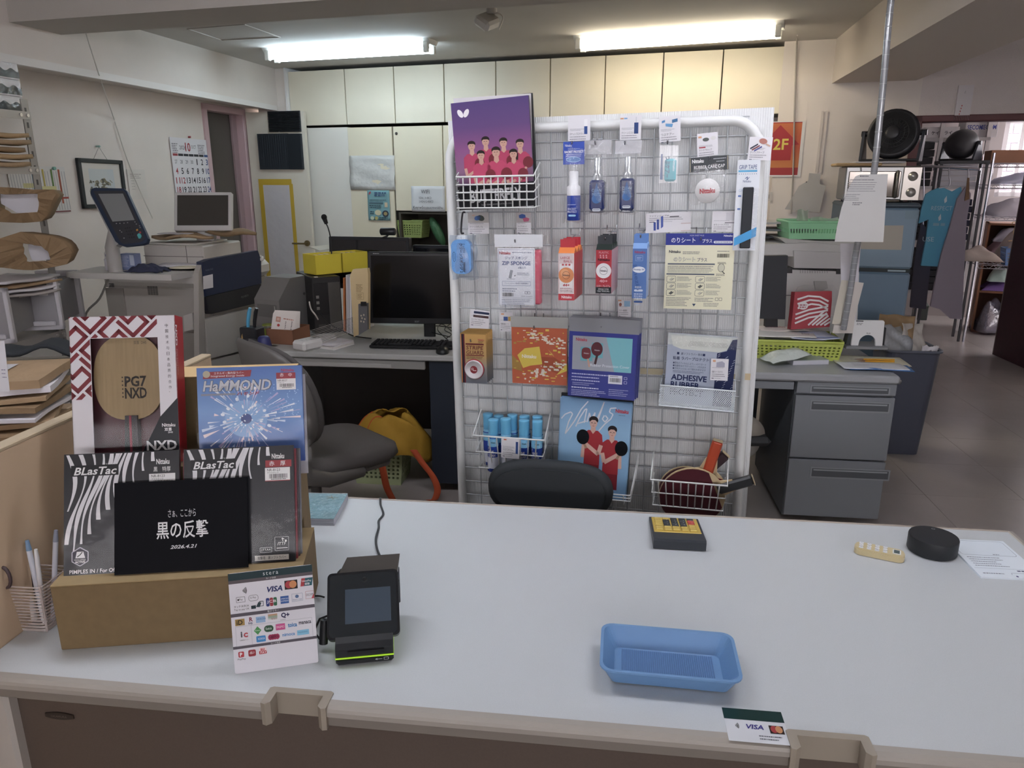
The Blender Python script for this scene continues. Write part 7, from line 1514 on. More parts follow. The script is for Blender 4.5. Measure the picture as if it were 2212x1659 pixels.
# notices on the tall cabinets
def notice(x0, y0, x1, y1, hx, nm, lb, cat, wob=.006, mat=None, rot=0):
    u0 = BW.uv(x0, (y0+y1)/2)[0]; u1 = BW.uv(x1, (y0+y1)/2)[0]; w1 = BW.uv((x0+x1)/2, y0)[1]; w0 = BW.uv((x0+x1)/2, y1)[1]; W, H = u1-u0, w1-w0
    o = MB().sheet(lambda a, b: ((a-.5)*W, (b-.5)*H, .006+wob*math.sin(a*6+b*5)*math.sin(b*7)), 10, 8).build(nm, mat or mt(hx, .7), None, solid=.001); o.matrix_world = BW.M((u0+u1)/2, (w0+w1)/2, .004, rot); tag(o, lb, cat)
    return o, Print(W/(x1-x0), H/(y1-y0), -W/2, H/2, .012 if wob < .004 else .02)
o, p = notice(757, 336, 854, 410, '#d0cfcd', 'crumpled_sheet', 'crumpled white plastic sheet taped to the tall cream cabinet', 'sheet', .014, mt('#cfcecb', .35, bump=(25, .6)))
o, p = notice(796, 411, 843, 476, '#7fa9b0', 'flyer', 'light blue flyer with small pictures under the crumpled sheet', 'flyer', .002)
p.scrib(16, 4, 42, 2, 5, 3.4, '#46628a'); p.ell(6, 6, 2, 4, '#b0505a', 1, 10, .5); p.scrib(5, 20, 42, 2, 4, 1.4, '#55707a'); p.rect(4, 26, 34, 29, '#4f6f7c', 1); p.scrib(4, 32, 30, 2, 4, 2, '#44606c'); p.rect(37, 26, 43, 36, '#d9c4a0', 1); p.ell(22, 48, 7, 6, '#d9d0a8', 1); p.ell(38, 50, 7, 7, '#3a4456', 1); p.ell(38, 50, 4, 4, '#b09a5c', 2); p.scrib(5, 45, 13, 2, 4, 2.4, '#33505c'); p.ell(9, 60, 4, 4, '#c9cfae', 1); p.ell(18, 60, 3.5, 4, '#b9b05c', 1); p.scrib(24, 58, 40, 2, 4, 2, '#33505c'); p.build(o)
o, p = notice(890, 402, 962, 457, '#d9d9dc', 'paper_notice', 'white WIFI notice with a network key on the cream cabinet', 'notice', .003)
p.text('WIFI', 22, 8, 8, '#4a4a50', w=18); p.text('5GHz : A-4BCD', 17, 23, 4.5, '#66666e', w=27); p.text('2.4GHz:G-45BCD', 17, 31, 4.5, '#66666e', w=31); p.text('Key:w5cuaucmvnkhu', 4, 43, 7.5, '#4a4a50', w=64); p.build(o)
# ceiling camera
cs = empty('ceiling_sensor', stand(atz(1062, 18, CEIL), -20), 'small white tilted sensor box mounted on the ceiling', 'sensor')
MB().cyl((0, 0, -.03), (0, 0, 0), .03, n=14).build('mount', mt('#cfcbc6', .5), cs)
MB().box(-.05, .05, -.08, .05, -.06, 0, .015).build('casing', mt('#c9c5c0', .5), cs, Matrix.Translation((0, -.02, -.04)) @ Matrix.Rotation(R(35), 4, 'Y') @ Matrix.Rotation(R(25), 4, 'X'))
MB().tube(smooth([(.02, 0, -.02), (.07, -.01, -.05), (.06, -.05, -.12)]), .004, 5).build('lead', mt('#d9d5d0', .5), cs)
# niche contents
crate(Matrix.Translation(BW.px(895, 512, -.12)+Vector((0, 0, 0))) @ Matrix.Rotation(R(-18), 4, 'Z'), .24, .18, .14, 'plastic_basket', 'small green plastic basket in the shelf niche', '#97a865', .01, 9, 5)
o = MB().ball((0, 0, 0), .06, 14, 10, (.7, .6, 2.2)).build('rolled_bag', mt('#3f6b4a', .35, bump=(30, .8))); o.matrix_world = Matrix.Translation(BW.px(945, 500, -.08)) @ Matrix.Rotation(R(-25), 4, 'Y'); tag(o, 'green plastic bag stuffed into the shelf niche', 'bag')
# ------------------------------------------------------------------ steel shelf at the far left
SF0 = facing(3.72, 80, 400, 0); shp = Vector((aty(100, 465, 3.72).x, 3.72, 0)); SHF = Fr(shp, LWU.U, UP)       # runs along the left wall
sh = empty('steel_shelf', SHF.M(0, 0), 'grey slotted steel shelf unit along the left wall', 'shelf')
for d in (0, -.36):
    for u in (0, -1.2):
        m = MB(); m.box(u-.04, u, 0, 1.86, d-.003, d, 0); m.box(u-.003, u, 0, 1.86, d-.04, d, 0); m.build('post', M_ST, sh)
for i in range(24): MB().box(-.026, -.016, .30+i*.065, .325+i*.065, -.001, .0012).build('slot', mt('#55524f', .6), sh)
def zof(px, py, d=0.): return SHF.uv(px, py, d)[1]
ZS = [zof(55, 241), zof(75, 360), zof(128, 715), .42]
for z in ZS:
    MB().box(-1.2, 0, z-.012, z, -.36, 0).build('shelf_plate', mt('#b5b1ac', .4, .3), sh); MB().box(-1.2, .0, z-.035, z, 0, .004).build('shelf_lip', mt('#a9a5a0', .4, .3), sh)
    for u in (-.02, -.06): MB().cyl((u, z-.017, .003), (u, z-.017, .010), .008, n=8).build('bolt', mt('#d3d0cc', .3, .8), sh)
def onshelf(u, z, d=0.): return SHF.at(u, z, d)
def heap(u, z, d, W, D, n, th, name, labels, mat, cat, group, rz=80, seed=1, jit=.02):
    r = random.Random(seed)
    for i in range(n):
        m = MB(); a = r.random()*6; w_ = W*(1-.12*r.random())
        m.sheet(lambda x, y: ((x-.5)*w_, (y-.5)*D, th*.5+.006*math.sin(5*x+a)*math.sin(6*y+a)), 8, 6)
        o = m.build(name, mat[i % len(mat)], None, solid=th*.85); p = onshelf(u, z, d); o.matrix_world = Matrix.Translation(p+Vector((r.uniform(-jit, jit), r.uniform(-jit, jit), i*(th+.010)))) @ Matrix.Rotation(R(rz+r.uniform(-6, 6)), 4, 'Z')
        tag(o, labels[i], cat, group)
# wrapped black and white packs on top
t = empty('wrapped_pack', SHF.M(SHF.uv(56, 230, -.08)[0]-.27, ZS[0], -.33), 'film wrapped pack of black and white wavy striped boxes on top of the steel shelf', 'pack')
for i in range(3):
    MB().box(0, .27, i*.075, i*.075+.073, 0, .24, .002).build('striped_box', mt('#d9d6d8', .5), t)
p = Print(.001, .001, 0, 0, .241); q = Print(.001, .001, 0, 0, .0)
for i in range(3):
    P_ = [(x, -(i*75+42+7*math.sin(x*.09))) for x in range(0, 271, 9)]; p.poly(P_[::-1]+[(0, -(i*75+6)), (270, -(i*75+6))], '#3b4042', 1); P_ = [(x, -(i*75+42+7*math.sin(x*.09))) for x in range(0, 241, 9)]; q.poly(P_[::-1]+[(0, -(i*75+6)), (240, -(i*75+6))], '#3b4042', 1)
p.build(t); q.build(t, 'side_print', M=Matrix(((0, 0, 1, .2705), (0, 1, 0, 0), (-1, 0, 0, .24), (0, 0, 0, 1))))
MB().box(-.004, .275, -.0, .232, -.004, .246, .01).build('film', mclear(.08, .05, bump=(30, .6)), t)
# kraft envelopes
heap(-.22, ZS[1], -.10, .34, .24, 5, .022, 'kraft_envelope', ['kraft envelope, lowest on the second steel shelf', 'kraft envelope, second on the second steel shelf', 'kraft envelope, third on the second steel shelf', 'kraft envelope, fourth on the second steel shelf', 'crumpled kraft envelope on top of the second steel shelf'], [KR, mt('#b89a74', .8, bump=(40, .4)), KR2], 'envelope', 'envelopes on the second steel shelf', seed=4)
# open kraft bags poking out between the plates
def kbag(pts_out, pts_in, Y, deg, nm, label, depth=.16):
    f = facing(Y, sum(x for x, y in pts_out)/len(pts_out), sum(y for x, y in pts_out)/len(pts_out), deg, 0); t = empty(nm, f.M(0, 0), label, 'bag'); P = pxpoly(f, pts_out); Q = pxpoly(f, pts_in); n = 28
    def res(L):
        L = L+[L[0]]; ds = [math.dist(a, b) for a, b in zip(L, L[1:])]; T = sum(ds); out = []
        for i in range(n):
            s_ = T*i/n
            for (a, b), d in zip(zip(L, L[1:]), ds):
                if s_ <= d: out.append((a[0]+(b[0]-a[0])*s_/d, a[1]+(b[1]-a[1])*s_/d)); break
                s_ -= d
        return out
    A, B_ = res(P), res(Q); m = MB(); v = [(x, y, -.02+.012*math.sin(i*1.3)) for i, (x, y) in enumerate(A)]+[(x, y, .0+.008*math.sin(i*1.9)) for i, (x, y) in enumerate(B_)]+[(x*.9, y*.9, -depth) for x, y in A]
    m.add(v, [(i, (i+1) % n, n+(i+1) % n, n+i) for i in range(n)], False); m.add(v, [((i+1) % n, i, 2*n+i, 2*n+(i+1) % n) for i in range(n)], True)
    m.build('bag_shell', mt('#957b5c', .8, bump=(35, .5), var=(9, .1)), t, solid=.002)
    cx, cy = sum(x for x, y in B_)/n, sum(y for x, y in B_)/n
    MB().prism([(cx+(x-cx)*.98, cy+(y-cy)*.98) for x, y in (B_ if sum(B_[i][0]*B_[(i+1) % n][1]-B_[(i+1) % n][0]*B_[i][1] for i in range(n)) > 0 else B_[::-1])], -depth*.9, -.05).build('papers_inside', PAP, t); return t
kbag([(-30, 404), (10, 405), (60, 410), (112, 410), (118, 420), (108, 440), (90, 478), (45, 482), (-30, 478)], [(-10, 416), (8, 420), (82, 418), (84, 458), (28, 462), (-10, 440)], 3.62, 12, 'kraft_bag', 'open kraft paper bag with white paper inside, upper one on the steel shelf')
kbag([(-20, 522), (38, 502), (110, 512), (140, 525), (153, 545), (140, 572), (70, 585), (-20, 578)], [(50, 525), (92, 533), (108, 550), (108, 563), (60, 566), (52, 545)], 3.5, 12, 'kraft_bag', 'wide mouthed kraft paper bag, lower one on the steel shelf')
zP = zof(128, 622)
MB().box(-1.2, 0, zP-.012, zP, -.36, 0).build('shelf_plate', mt('#b5b1ac', .4, .3), sh)
heap(-.22, zP, -.06, .36, .28, 4, .012, 'paper_bundle', ['grey paper bundle, lowest above the clear drawers', 'pale paper bundle, second above the clear drawers', 'kraft wrapped paper bundle, third above the clear drawers', 'white paper bundle, topmost above the clear drawers'], [mt('#b5aeac', .7), PAP, KR, mt('#c9c4c6', .7)], 'paper', 'paper bundles above the clear drawers', seed=8)
# clear storage drawers
def drawer(x0, y0, x1, y1, Y, label, prt):
    f = facing(Y, (x0+x1)/2, (y0+y1)/2, 12); u0, w1 = f.uv(x0, y0); u1, w0 = f.uv(x1, y1); t = empty('clear_storage_box', f.M(u0, w0), label, 'drawer', 'clear storage drawers'); W, H = u1-u0, w1-w0; M_F = mclear(.12, .25, '#d9d6da', milky=.45)
    for a in ((0, W, 0, .022), (0, W, H-.018, H), (0, .018, 0, H), (W-.018, W, 0, H)): MB().box(*a, -.03, 0, .003).build('front_frame', mt('#cfccd0', .35), t)
    MB().box(.015, W-.015, .02, H-.015, -.012, -.009).build('clear_front', M_F, t); MB().box(.02, W-.02, .03, H-.03, -.30, -.03).build('contents', mt('#8d8b8c', .7), t); MB().box(0, W, 0, H, -.33, -.305).build('body', M_F, t); MB().box(.03, W-.03, .022, .045, -.01, .012, .004).build('pull_lip', mt('#cfccd0', .35), t)
    S = W/(x1-x0); p = Print(S, S, 0, H, .0008)
    if prt: p.rect(32, 23, 62, 42, '#d3d0cd', 1); p.text('223  KGBF', 38, 27, 3.5, '#55525a', w=16); p.text('コード No.5', 37, 32, 3.5, '#55525a', w=18); p.text('120kg', 42, 37, 3.5, '#55525a'); p.rect(68, 10, 92, 36, '#2b2926', 1); p.rect(68, 36, 92, 50, '#d6d3d0', 1); p.text('BC', 71, 22, 7, '#e0c070', l=4); p.poly([(80, 24), (88, 20), (92, 24), (91, 30), (82, 31)], '#d9d9d6', 2); p.bars(84, 40, 91, 47); p.rect(70, 14, 82, 17, '#d9c060', 2)
    else: p.rect(2, 30, 20, 52, '#2b2926', 1); p.rect(2, 52, 20, 64, '#d6d3d0', 1); p.text('9', 8, 42, 7, '#e0e0e0', l=4)
    p.build(t); return t
drawer(20, 602, 138, 712, 3.60, 'clear plastic drawer with two labels under the paper bundles', True)
drawer(-60, 625, 33, 742, 3.30, 'clear plastic drawer cut by the left edge of the picture', False)
# low side table with envelope piles behind the partition
tb = empty('side_table', stand((-1.78, 1.88, 0), 8), 'low wooden side table behind the partition under the envelope piles', 'table'); MB().box(-.36, .36, -.22, .5, .73, .76, .004).build('tabletop', mt('#a58d72', .6), tb)
for x in (-.33, .33):
    for y in (-.19, .47): MB().box(x-.02, x+.02, y-.02, y+.02, 0, .73).build('leg', mt('#7d6a56', .6), tb)
LBL = ['grey folder at the very bottom of the pile behind the partition', 'flat brown parcel near the bottom of the pile behind the partition', 'kraft envelope, lowest in the pile behind the partition', 'white envelope, second in the pile behind the partition', 'kraft envelope, third in the pile behind the partition', 'brown envelope, fourth in the pile behind the partition', 'white wrapped envelope, fifth in the pile behind the partition', 'kraft parcel envelope with white label on top of the pile behind the partition']
for i in range(8):
    W_ = .42-.012*i; r = random.Random(i)
    m = MB(); m.sheet(lambda x, y: ((x-.5)*W_, (y-.5)*.26, .0035*math.sin(5*x+i)*math.sin(5*y+2*i)+.006*max(0, x-.8)*(i % 3-1)), 8, 6, False); o = m.build('kraft_envelope', (mt('#77736f', .7), KR2, KR, PAP, KR2, KR, PAP, KR)[i], None, solid=(.012, .022, .014, .01, .016, .012, .018, .024)[i]); o.matrix_world = Matrix.Translation((-1.57+.006*i, 2.05+.01*i, .772+.024*i)) @ Matrix.Rotation(R(14+r.uniform(-10, 10)), 4, 'Z'); tag(o, LBL[i], 'envelope', 'envelopes behind the partition')
    if i == 7: p = Print(.001, .001, 0, 0, .017); p.rect(-170, -60, 40, 70, '#d2d0d4', 1); p.scrib(-160, -50, 30, 8, 14, 3, '#a0a0aa'); p.build(o)
o = MB().sheet(lambda u, v: ((u-.5)*.42, (v-.5)*.30, .05+.07*math.sin(math.pi*u)*math.sin(math.pi*v)+.02*math.sin(9*u+4*v)), 18, 14).build('plastic_bag', mclear(.16, .07, '#d9dce2', bump=(14, .9), milky=.25)); o.matrix_world = Matrix.Translation((-1.60, 1.72, .80)) @ Matrix.Rotation(R(-15), 4, 'Z'); tag(o, 'shiny clear plastic bag heaped behind the partition', 'bag')
o = MB().sheet(lambda u, v: ((u-.5)*.3, (v-.5)*.18, .02+.02*math.sin(math.pi*u)+.008*math.sin(8*u+5*v)), 12, 8).build('dark_cloth', mt('#4a5a66', .8)); o.matrix_world = Matrix.Translation((-1.62, 1.66, .80)); tag(o, 'dark blue grey cloth inside the clear plastic bag', 'cloth')
f = facing(1.75, 0, 790, 10); o, p = card(f, -60, 735, 15, 846, 0, '#dedde2', 'paper_sheet', 'white paper sheet cut by the left picture edge above the partition', 'paper', th=.001, rot=-4); p.scrib(62, 62, 72, 3, 8, 2, '#8a88a0'); p.build(o)
o = MB().box(-.28, .3, -.008, .008, -.03, .11, .004).build('backing_board', mt('#7d786f', .7)); o.matrix_world = stand((-1.9, 2.62, .76), 8); tag(o, 'grey board standing behind the envelope piles', 'board')
o = MB().sheet(lambda u, v: ((u-.5)*.34, (v-.5)*.12, .03+.03*math.sin(math.pi*u)+.012*math.sin(13*u)), 16, 6).build('dark_gloves', mt('#2f3338', .9), None, solid=.012); o.matrix_world = Matrix.Translation((-1.58, 2.42, .90)) @ Matrix.Rotation(R(14), 4, 'Z'); tag(o, 'dark folded gloves lying behind the envelope pile', 'gloves')
# ------------------------------------------------------------------ right desk
bR = .5*(DK.uv(1640, 797)[1]+DK.uv(1930, 822)[1]); aE = DK.uv(1968, 828)[0]; aS = aE-1.40
rd_ = empty('office_desk', DK.M(aS, bR, -.70), 'grey steel office desk with three drawers on the right', 'desk', 'grey office desks'); W = aE-aS
M_GR = mt('#7f8389', .42); M_GT = mt('#a3a6aa', .42)
MB().box(0, W, 0, .70, .665, .70, .008).build('desktop', M_GT, rd_)
PDF = Fr(DK.at(aS, bR+.015, -.70), DK.U, UP)
x0 = PDF.uv(1718, 860)[0]; x1 = W-.005
MB().box(x0, x1, .04, .66, .03, .665).build('pedestal', mt('#6b6f75', .45), rd_)
MB().box(.0, x0-.01, .015, .03, .625, .66, .002).build('centre_drawer', M_GR, rd_)
MB().box(.02, x0-.02, .64, .66, .1, .66).build('back_panel', mt('#23282d', .6), rd_)
MB().box(0, .03, .03, .66, 0, .665).build('side_panel', mt('#5d6166', .5), rd_)
def zz(y, x=1820): return PDF.uv(x, y)[1]
for i, (yt, yb) in enumerate(((823, 824), (827, 852), (857, 992), (996, 1160))):
    if i == 0: z1, z0 = .662, zz(825)+.004
    else: z1, z0 = zz(yt), max(zz(yb), .04)
    dd = MB().box(x0+.002, x1, .015, .04, z0, z1, .002).build(('lock_rail', 'drawer', 'drawer', 'drawer')[i], M_GR, rd_)
    if i:
        ya, yb_ = ((833, 851), (866, 889), (1011, 1034))[i-1]; a, b = PDF.uv(1751, ya)[0], PDF.uv(1924, ya)[0]; c, e = zz(yb_), zz(ya)
        MB(Matrix.Rotation(R(90), 4, 'X')).ring([(a, c), (b, c), (b, e), (a, e)], [(a+.006, c+.006), (b-.006, c+.006), (b-.006, e-.006), (a+.006, e-.006)], -.0165, -.012).build('handle_frame', mt('#8d9196', .4), dd); MB().box(a+.006, b-.006, .0135, .0147, c+.006, e-.006).build('handle_recess', mt('#52565b', .5), dd); MB().box(a+.012, b-.012, .012, .0145, e-.016, e-.010).build('handle_bar', mt('#9a9ea3', .4), dd)
lu, lw_ = PDF.uv(1941, 824); MB(Matrix.Translation((lu, .015, lw_)) @ Matrix.Rotation(R(90), 4, 'X')).lathe([(.011, 0), (.011, .006), (.0001, .006)], 16).build('lock', mt('#b9bcc0', .3, .8), rd_)
cs_ = empty('seat_cushion', Matrix.Translation(aty(1612, 938, 3.0)), 'grey beige chair cushion half hidden behind the rack post', 'cushion'); MB().ball((0, 0, 0), .08, 18, 12, (1.0, .9, .65)).build('cushion_body', mt('#8b857d', .9), cs_, Matrix.Translation((0, 0, .03)) @ Matrix.Rotation(R(25), 4, 'Y')); MB().ball((0, 0, 0), .07, 16, 10, (1.0, .9, .7)).build('lower_pad', mt('#9a9894', .9), cs_, Matrix.Translation((-.01, -.01, -.05)) @ Matrix.Rotation(R(-30), 4, 'Y'))
MB().box(-.2, .2, -.2, .2, .3, .34, .02).build('seat_plate', mt('#2b2d30', .6), cs_, Matrix.Translation((-.12, .1, -cs_.location.z+.12)))
# lime basket with papers
def onD(px, py, h=0.): return atz(px, py, .70+h)
a, b = onD(1632, 775), onD(1815, 782); lb = crate(stand((a+b)/2+Vector((.02, .13, 0)), math.degrees(math.atan2(b.y-a.y, b.x-a.x))), (b-a).length*1.06, .25, .085, 'desk_basket', 'lime green desk basket full of papers', '#b4c05c', .01, 19, 4, taper=.93)
bm = lb.matrix_world
for i, (lb_, hx, dx, rz, z) in enumerate((('white paper stack in the lime basket, lowest', '#dcdcd6', 0, 0, .05), ('white envelope with handwriting lying across the lime basket', '#e6e4e0', -.06, -6, .092), ('pale blue form with a blue edge on the lime basket', '#c9d0e2', .07, 8, .086), ('receipt sheets with red print at the back of the lime basket', '#e2d9d2', -.04, 4, .098))):
    o = flat('paper_sheet', lb_, 'paper', bm @ Vector((dx, .0 if i != 3 else .07, z)), .30 if i < 2 else .22, .19 if i != 3 else .10, rz+math.degrees(bm.to_euler().z), mt(hx, .7), .004, .004, 'papers in the lime basket')
    p = Print(.001, .001, 0, 0, .014)
    if i == 1: p.scrib(90, 10, 130, 3, 14, 5, '#6a6a70')
    if i == 2: p.scrib(-60, -40, 80, 7, 9, 2, '#8a90b4'); p.rect(-100, 78, 100, 90, '#4a74c0', 2)
    if i == 3: p.scrib(-80, -20, 20, 2, 14, 7, '#b0606a'); p.rect(40, -30, 46, 30, '#3f7a6a', 2)
    p.build(o)
def pillow(W, D, H, n=12):
    m = MB(); g = lambda u, v: H*(1-abs(2*u-1)**4)*(1-abs(2*v-1)**4)
    m.sheet(lambda u, v: ((u-.5)*W, (v-.5)*D, .004+g(u, v)+.003*math.sin(9*u+7*v)), n, n); m.sheet(lambda u, v: ((.5-u)*W, (v-.5)*D, .002), n, n); return m
o = pillow(.20, .11, .03).build('wrapped_packet', mt('#d3dcd6', .25, bump=(40, .5))); o.matrix_world = stand(onD(1698, 772, .025), 14) @ Matrix.Rotation(R(-8), 4, 'Y'); tag(o, 'white film wrapped packet propped on a small box in front of the lime basket', 'packet')
t, W, H = stood((1713, 789), (1790, 787), .70, (1713, 776), 'flat_box', 'small flat white box under the wrapped packet', 'box', .08); MB().box(0, W, 0, .09, 0, .02, .001).build('box_body', mt('#c9c9d2', .5), t); MB().box(0, W, 0, .09, .02, .021).build('lid', mt('#aab4b0', .5), t)
for i, (px, py, W_, D_, rz, hx, lb_, cat) in enumerate(((1876, 781, .31, .17, -10, '#d6d3bc', 'cream ruled sheet lying at the desk corner', 'paper'), (1884, 793, .27, .12, -7, '#dfe2e8', 'white folder slip over the cream sheet', 'paper'), (1898, 796, .26, .10, -9, '#3f74b4', 'blue card peeking from under the white slip', 'card'))):
    o = flat('desk_sheet', lb_, cat, onD(px, py, .001+.004*(i if i < 2 else .5)), W_, D_, rz, mt(hx, .6), .003, .002)
    if i < 2: p = Print(.001, .001, 0, 0, .008); p.scrib(-80, -30, 60, 5, 11, 2.4, '#8a8a94'); p.build(o)
for i in range(2):
    A_, B_ = onD(1846+4*i, 776+4*i, .014), onD(1932, 777+4*i, .014); t = empty('pencil', Matrix.Translation(A_), ('sharpened yellow pencil on the cream sheet, rear one', 'sharpened yellow pencil on the cream sheet, front one')[i], 'pencil', 'pencils on the desk'); d_ = B_-A_; MB().cyl(d_*.22, d_, .0038, n=6, smooth=False).build('shaft', mt('#d39a2c', .4), t); MB().cyl((0, 0, 0), d_*.22, .0006, .0038, n=6).build('tip', mt('#8a6a5c', .6), t)
# hole punch
f = facing(3.30, 1868, 752, -6, 0); a0_ = f.uv(1838, 752)[0]; a1_ = f.uv(1905, 755)[0]; hh_ = f.uv(1868, 692)[1]
t = empty('hole_punch', f.M(a0_, 0), 'white heavy duty hole punch with an arched front on the right desk', 'hole punch'); W = a1_-a0_
arch = [(0, 0), (W*.22, 0)]+[(W*.5-W*.27*math.cos(R(a)), hh_*.18+W*.27*math.sin(R(a))*1.05) for a in range(0, 181, 18)]+[(W*.78, 0), (W, 0), (W*.97, hh_*.95), (W*.93, hh_), (W*.03, hh_), (0, hh_*.97)]
MB().prism(arch, -.012, 0).build('arched_front', mt('#dedede', .35), t); MB().box(-.03, W+.02, -.004, .012, -.10, .02, .004).build('base_plate', mt('#8d9094', .4, .4), t)
MB().prism([(-.02, .01), (0, .01), (.01, hh_*.98), (-.006, hh_*.9)], -.06, -.012).build('rear_lever', mt('#33383a', .45), t); MB().box(W, W+.016, .0, hh_*.72, -.07, -.02, .003).build('side_bar', mt('#26282b', .4), t)
p = Print(W/68, W/68, 0, hh_, .0006); p.rect(4, 1, 20, 3, '#2b2d30', 1); p.scrib(6, 6, 20, 2, 3, 1.6, '#77787c'); p.text('PLUS', 30, 28, 3, '#44464a', w=8, off=.02); p.build(t)
# red striped notebook pack and white sheet holder
f = facing(3.42, 1752, 690, -2, 6); o = pxprism(f, [(1717, 631), (1797, 629), (1797, 650), (1792, 706), (1708, 712), (1712, 680)], -.05, 0, 'red_pack', mt('#9e3640', .45), label='red pack with white curved stripes standing behind the lime basket', cat='pack')
P0 = f.uv(1752, 668); p = Print(.00206, .00206, 0, 0, .0006)
for i in range(6): p.line([(-34+i, -22+10*i), (-10+4*i, -30+9*i), (16, -28+9*i), (36, -18+9*i)] if i < 3 else [(-36, -18+10*i), (-6, -26+9*i), (36, -34+9*i)], 4, '#dcd9d8', 1)
for i in range(5): p.line([(-6+9*i, 36), (30+4*i, 2+6*i)], 4, '#dcd9d8', 2)
p.ell(-20, -8, 11, 9, '#d9d6d6', 3); p.scrib(-28, -11, -12, 2, 5, 3, '#b0606a', l=4); p.build(o)
f = facing(3.48, 1815, 700, -4, 4); pxprism(f, [(1793, 682), (1832, 680), (1836, 686), (1834, 730), (1794, 730)], -.012, 0, 'white_stand', mt('#d6d9d8', .4), label='white plastic stand beside the red striped pack', cat='stand')
# monitor back and printer
f = facing(3.50, 1666, 690, -4, 0); o = pxprism(f, [(1642, 553), (1702, 552), (1696, 690), (1630, 688)], -.04, 0, 'monitor', mt('#2e3035', .6), label='dark grey monitor panel standing right of the rack', cat='monitor')
attach(pxprism(f, [(1655, 686), (1680, 686), (1680, 735), (1652, 735)], -.05, -.01, 'stand_foot', mt('#1d1e20', .5)), o)
rd2 = empty('office_desk', DK.M(aS+.30, bR+.712, -.70), 'rear grey office desk under the white printer', 'desk', 'grey office desks'); MB().box(0, .95, 0, .6, .66, .69, .005).build('desktop', M_GT, rd2); MB().box(0, .03, .02, .58, 0, .66).build('side_panel', mt('#5d6166', .5), rd2); MB().box(.92, .95, .02, .58, 0, .66).build('side_panel', mt('#5d6166', .5), rd2)
f = facing(3.78, 1770, 640, -5, 0); wbot = f.W.dot(Vector((0, 0, .69))-f.p)
pt_ = empty('laser_printer', f.M(0, wbot), 'white laser printer with scanner lid under the green basket', 'printer')
def ppart(pts, d0, d1, nm, mat): return attach(pxprism(f, pts, d0, d1, nm, mat, dref=0), pt_)
M_PW = mt('#c9c7c6', .45)
ppart([(1698, 582), (1856, 588), (1850, 745), (1694, 745)], -.38, 0, 'printer_body', M_PW); ppart([(1713, 541), (1852, 546), (1852, 580), (1713, 578)], -.40, .02, 'scanner_unit', mt('#c2c0c0', .45)); ppart([(1648, 528), (1760, 524), (1852, 534), (1852, 548), (1650, 556)], -.38, .0, 'scanner_lid', mt('#c6c4c1', .45)); ppart([(1685, 515), (1765, 521), (1850, 522), (1850, 534), (1704, 530)], -.34, -.02, 'feeder_lid', mt('#b9b7b2', .45)); ppart([(1724, 619), (1738, 616), (1800, 616), (1812, 632), (1816, 660), (1712, 660), (1714, 636)], .0, .006, 'paper_door', mt('#c4c2c2', .45)); ppart([(1757, 607), (1784, 607), (1787, 622), (1775, 628), (1760, 626)], .006, .012, 'door_grip', mt('#a9a7a6', .45)); ppart([(1700, 578), (1711, 578), (1711, 590), (1700, 590)], .0, .004, 'hinge_gap', mt('#2b2c2e', .5)); ppart([(1806, 581), (1820, 581), (1818, 592), (1806, 592)], .0, .004, 'hinge_gap', mt('#2b2c2e', .5))
ppart([(1697, 637), (1850, 637), (1850, 639), (1697, 639)], .0, .002, 'seam', mt('#77777a', .5)); ppart([(1817, 557), (1827, 548), (1824, 560), (1827, 578), (1821, 579)], .02, .03, 'hook_handle', mt('#e0dfdc', .4))
for a in range(2):
    for i in range(11):
        for j in range(4): ppart([(1728+a*32+i*2.6, 583+j*2.6), (1729.3+a*32+i*2.6, 583+j*2.6), (1729.3+a*32+i*2.6, 584.3+j*2.6), (1728+a*32+i*2.6, 584.3+j*2.6)], 0, .002, 'vent_dot', mt('#6d6d70', .6)) if j < 3 and i % 2 == 0 else None
for i in range(4): o = flat('document_tray_sheet', ('dark document tray, lowest left of the green basket', 'dark document tray, second left of the green basket', 'grey document tray, third left of the green basket', 'white paper on the trays left of the green basket')[i], 'tray', f.at(*f.uv(1690, 530-15*i, -.28), -.28), .30, .22, -5, mt(('#3a3c40', '#4a4c50', '#7d7f82', '#c4c2bf')[i], .5), .012, .002, 'document trays behind the rack')
gz = f.uv(1745, 517, -.08)[1]; gb = crate(Matrix.Translation(f.at(f.uv(1742, 517, -.14)[0]+.03, gz+.005, -.14)) @ Matrix.Rotation(R(-5), 4, 'Z'), .32, .24, .085, 'plastic_basket', 'mint green plastic basket on top of the printer', '#9cd8aa', .01, 22, 1, taper=.92, wallth=.004)
for i, (x, y, W_, H_, m_) in enumerate(((-.06, 0, .055, .09, mclear(.15, .15, '#d9e4d6', milky=.4)), (.06, .03, .14, .05, mclear(.2, .1, '#e2ebe2', bump=(40, .8), milky=.35)))):
    o = MB().sheet(lambda u, v: ((u-.5)*W_, .01*math.sin(5*u+3*v), v*H_+.005*math.sin(7*u)), 8, 6).build('plastic_bag', m_); o.matrix_world = gb.matrix_world @ Matrix.Translation((x, y, .05)); tag(o, ('small clear bag standing up in the mint green basket', 'crinkled clear bag lying over the mint green basket')[i], 'bag')
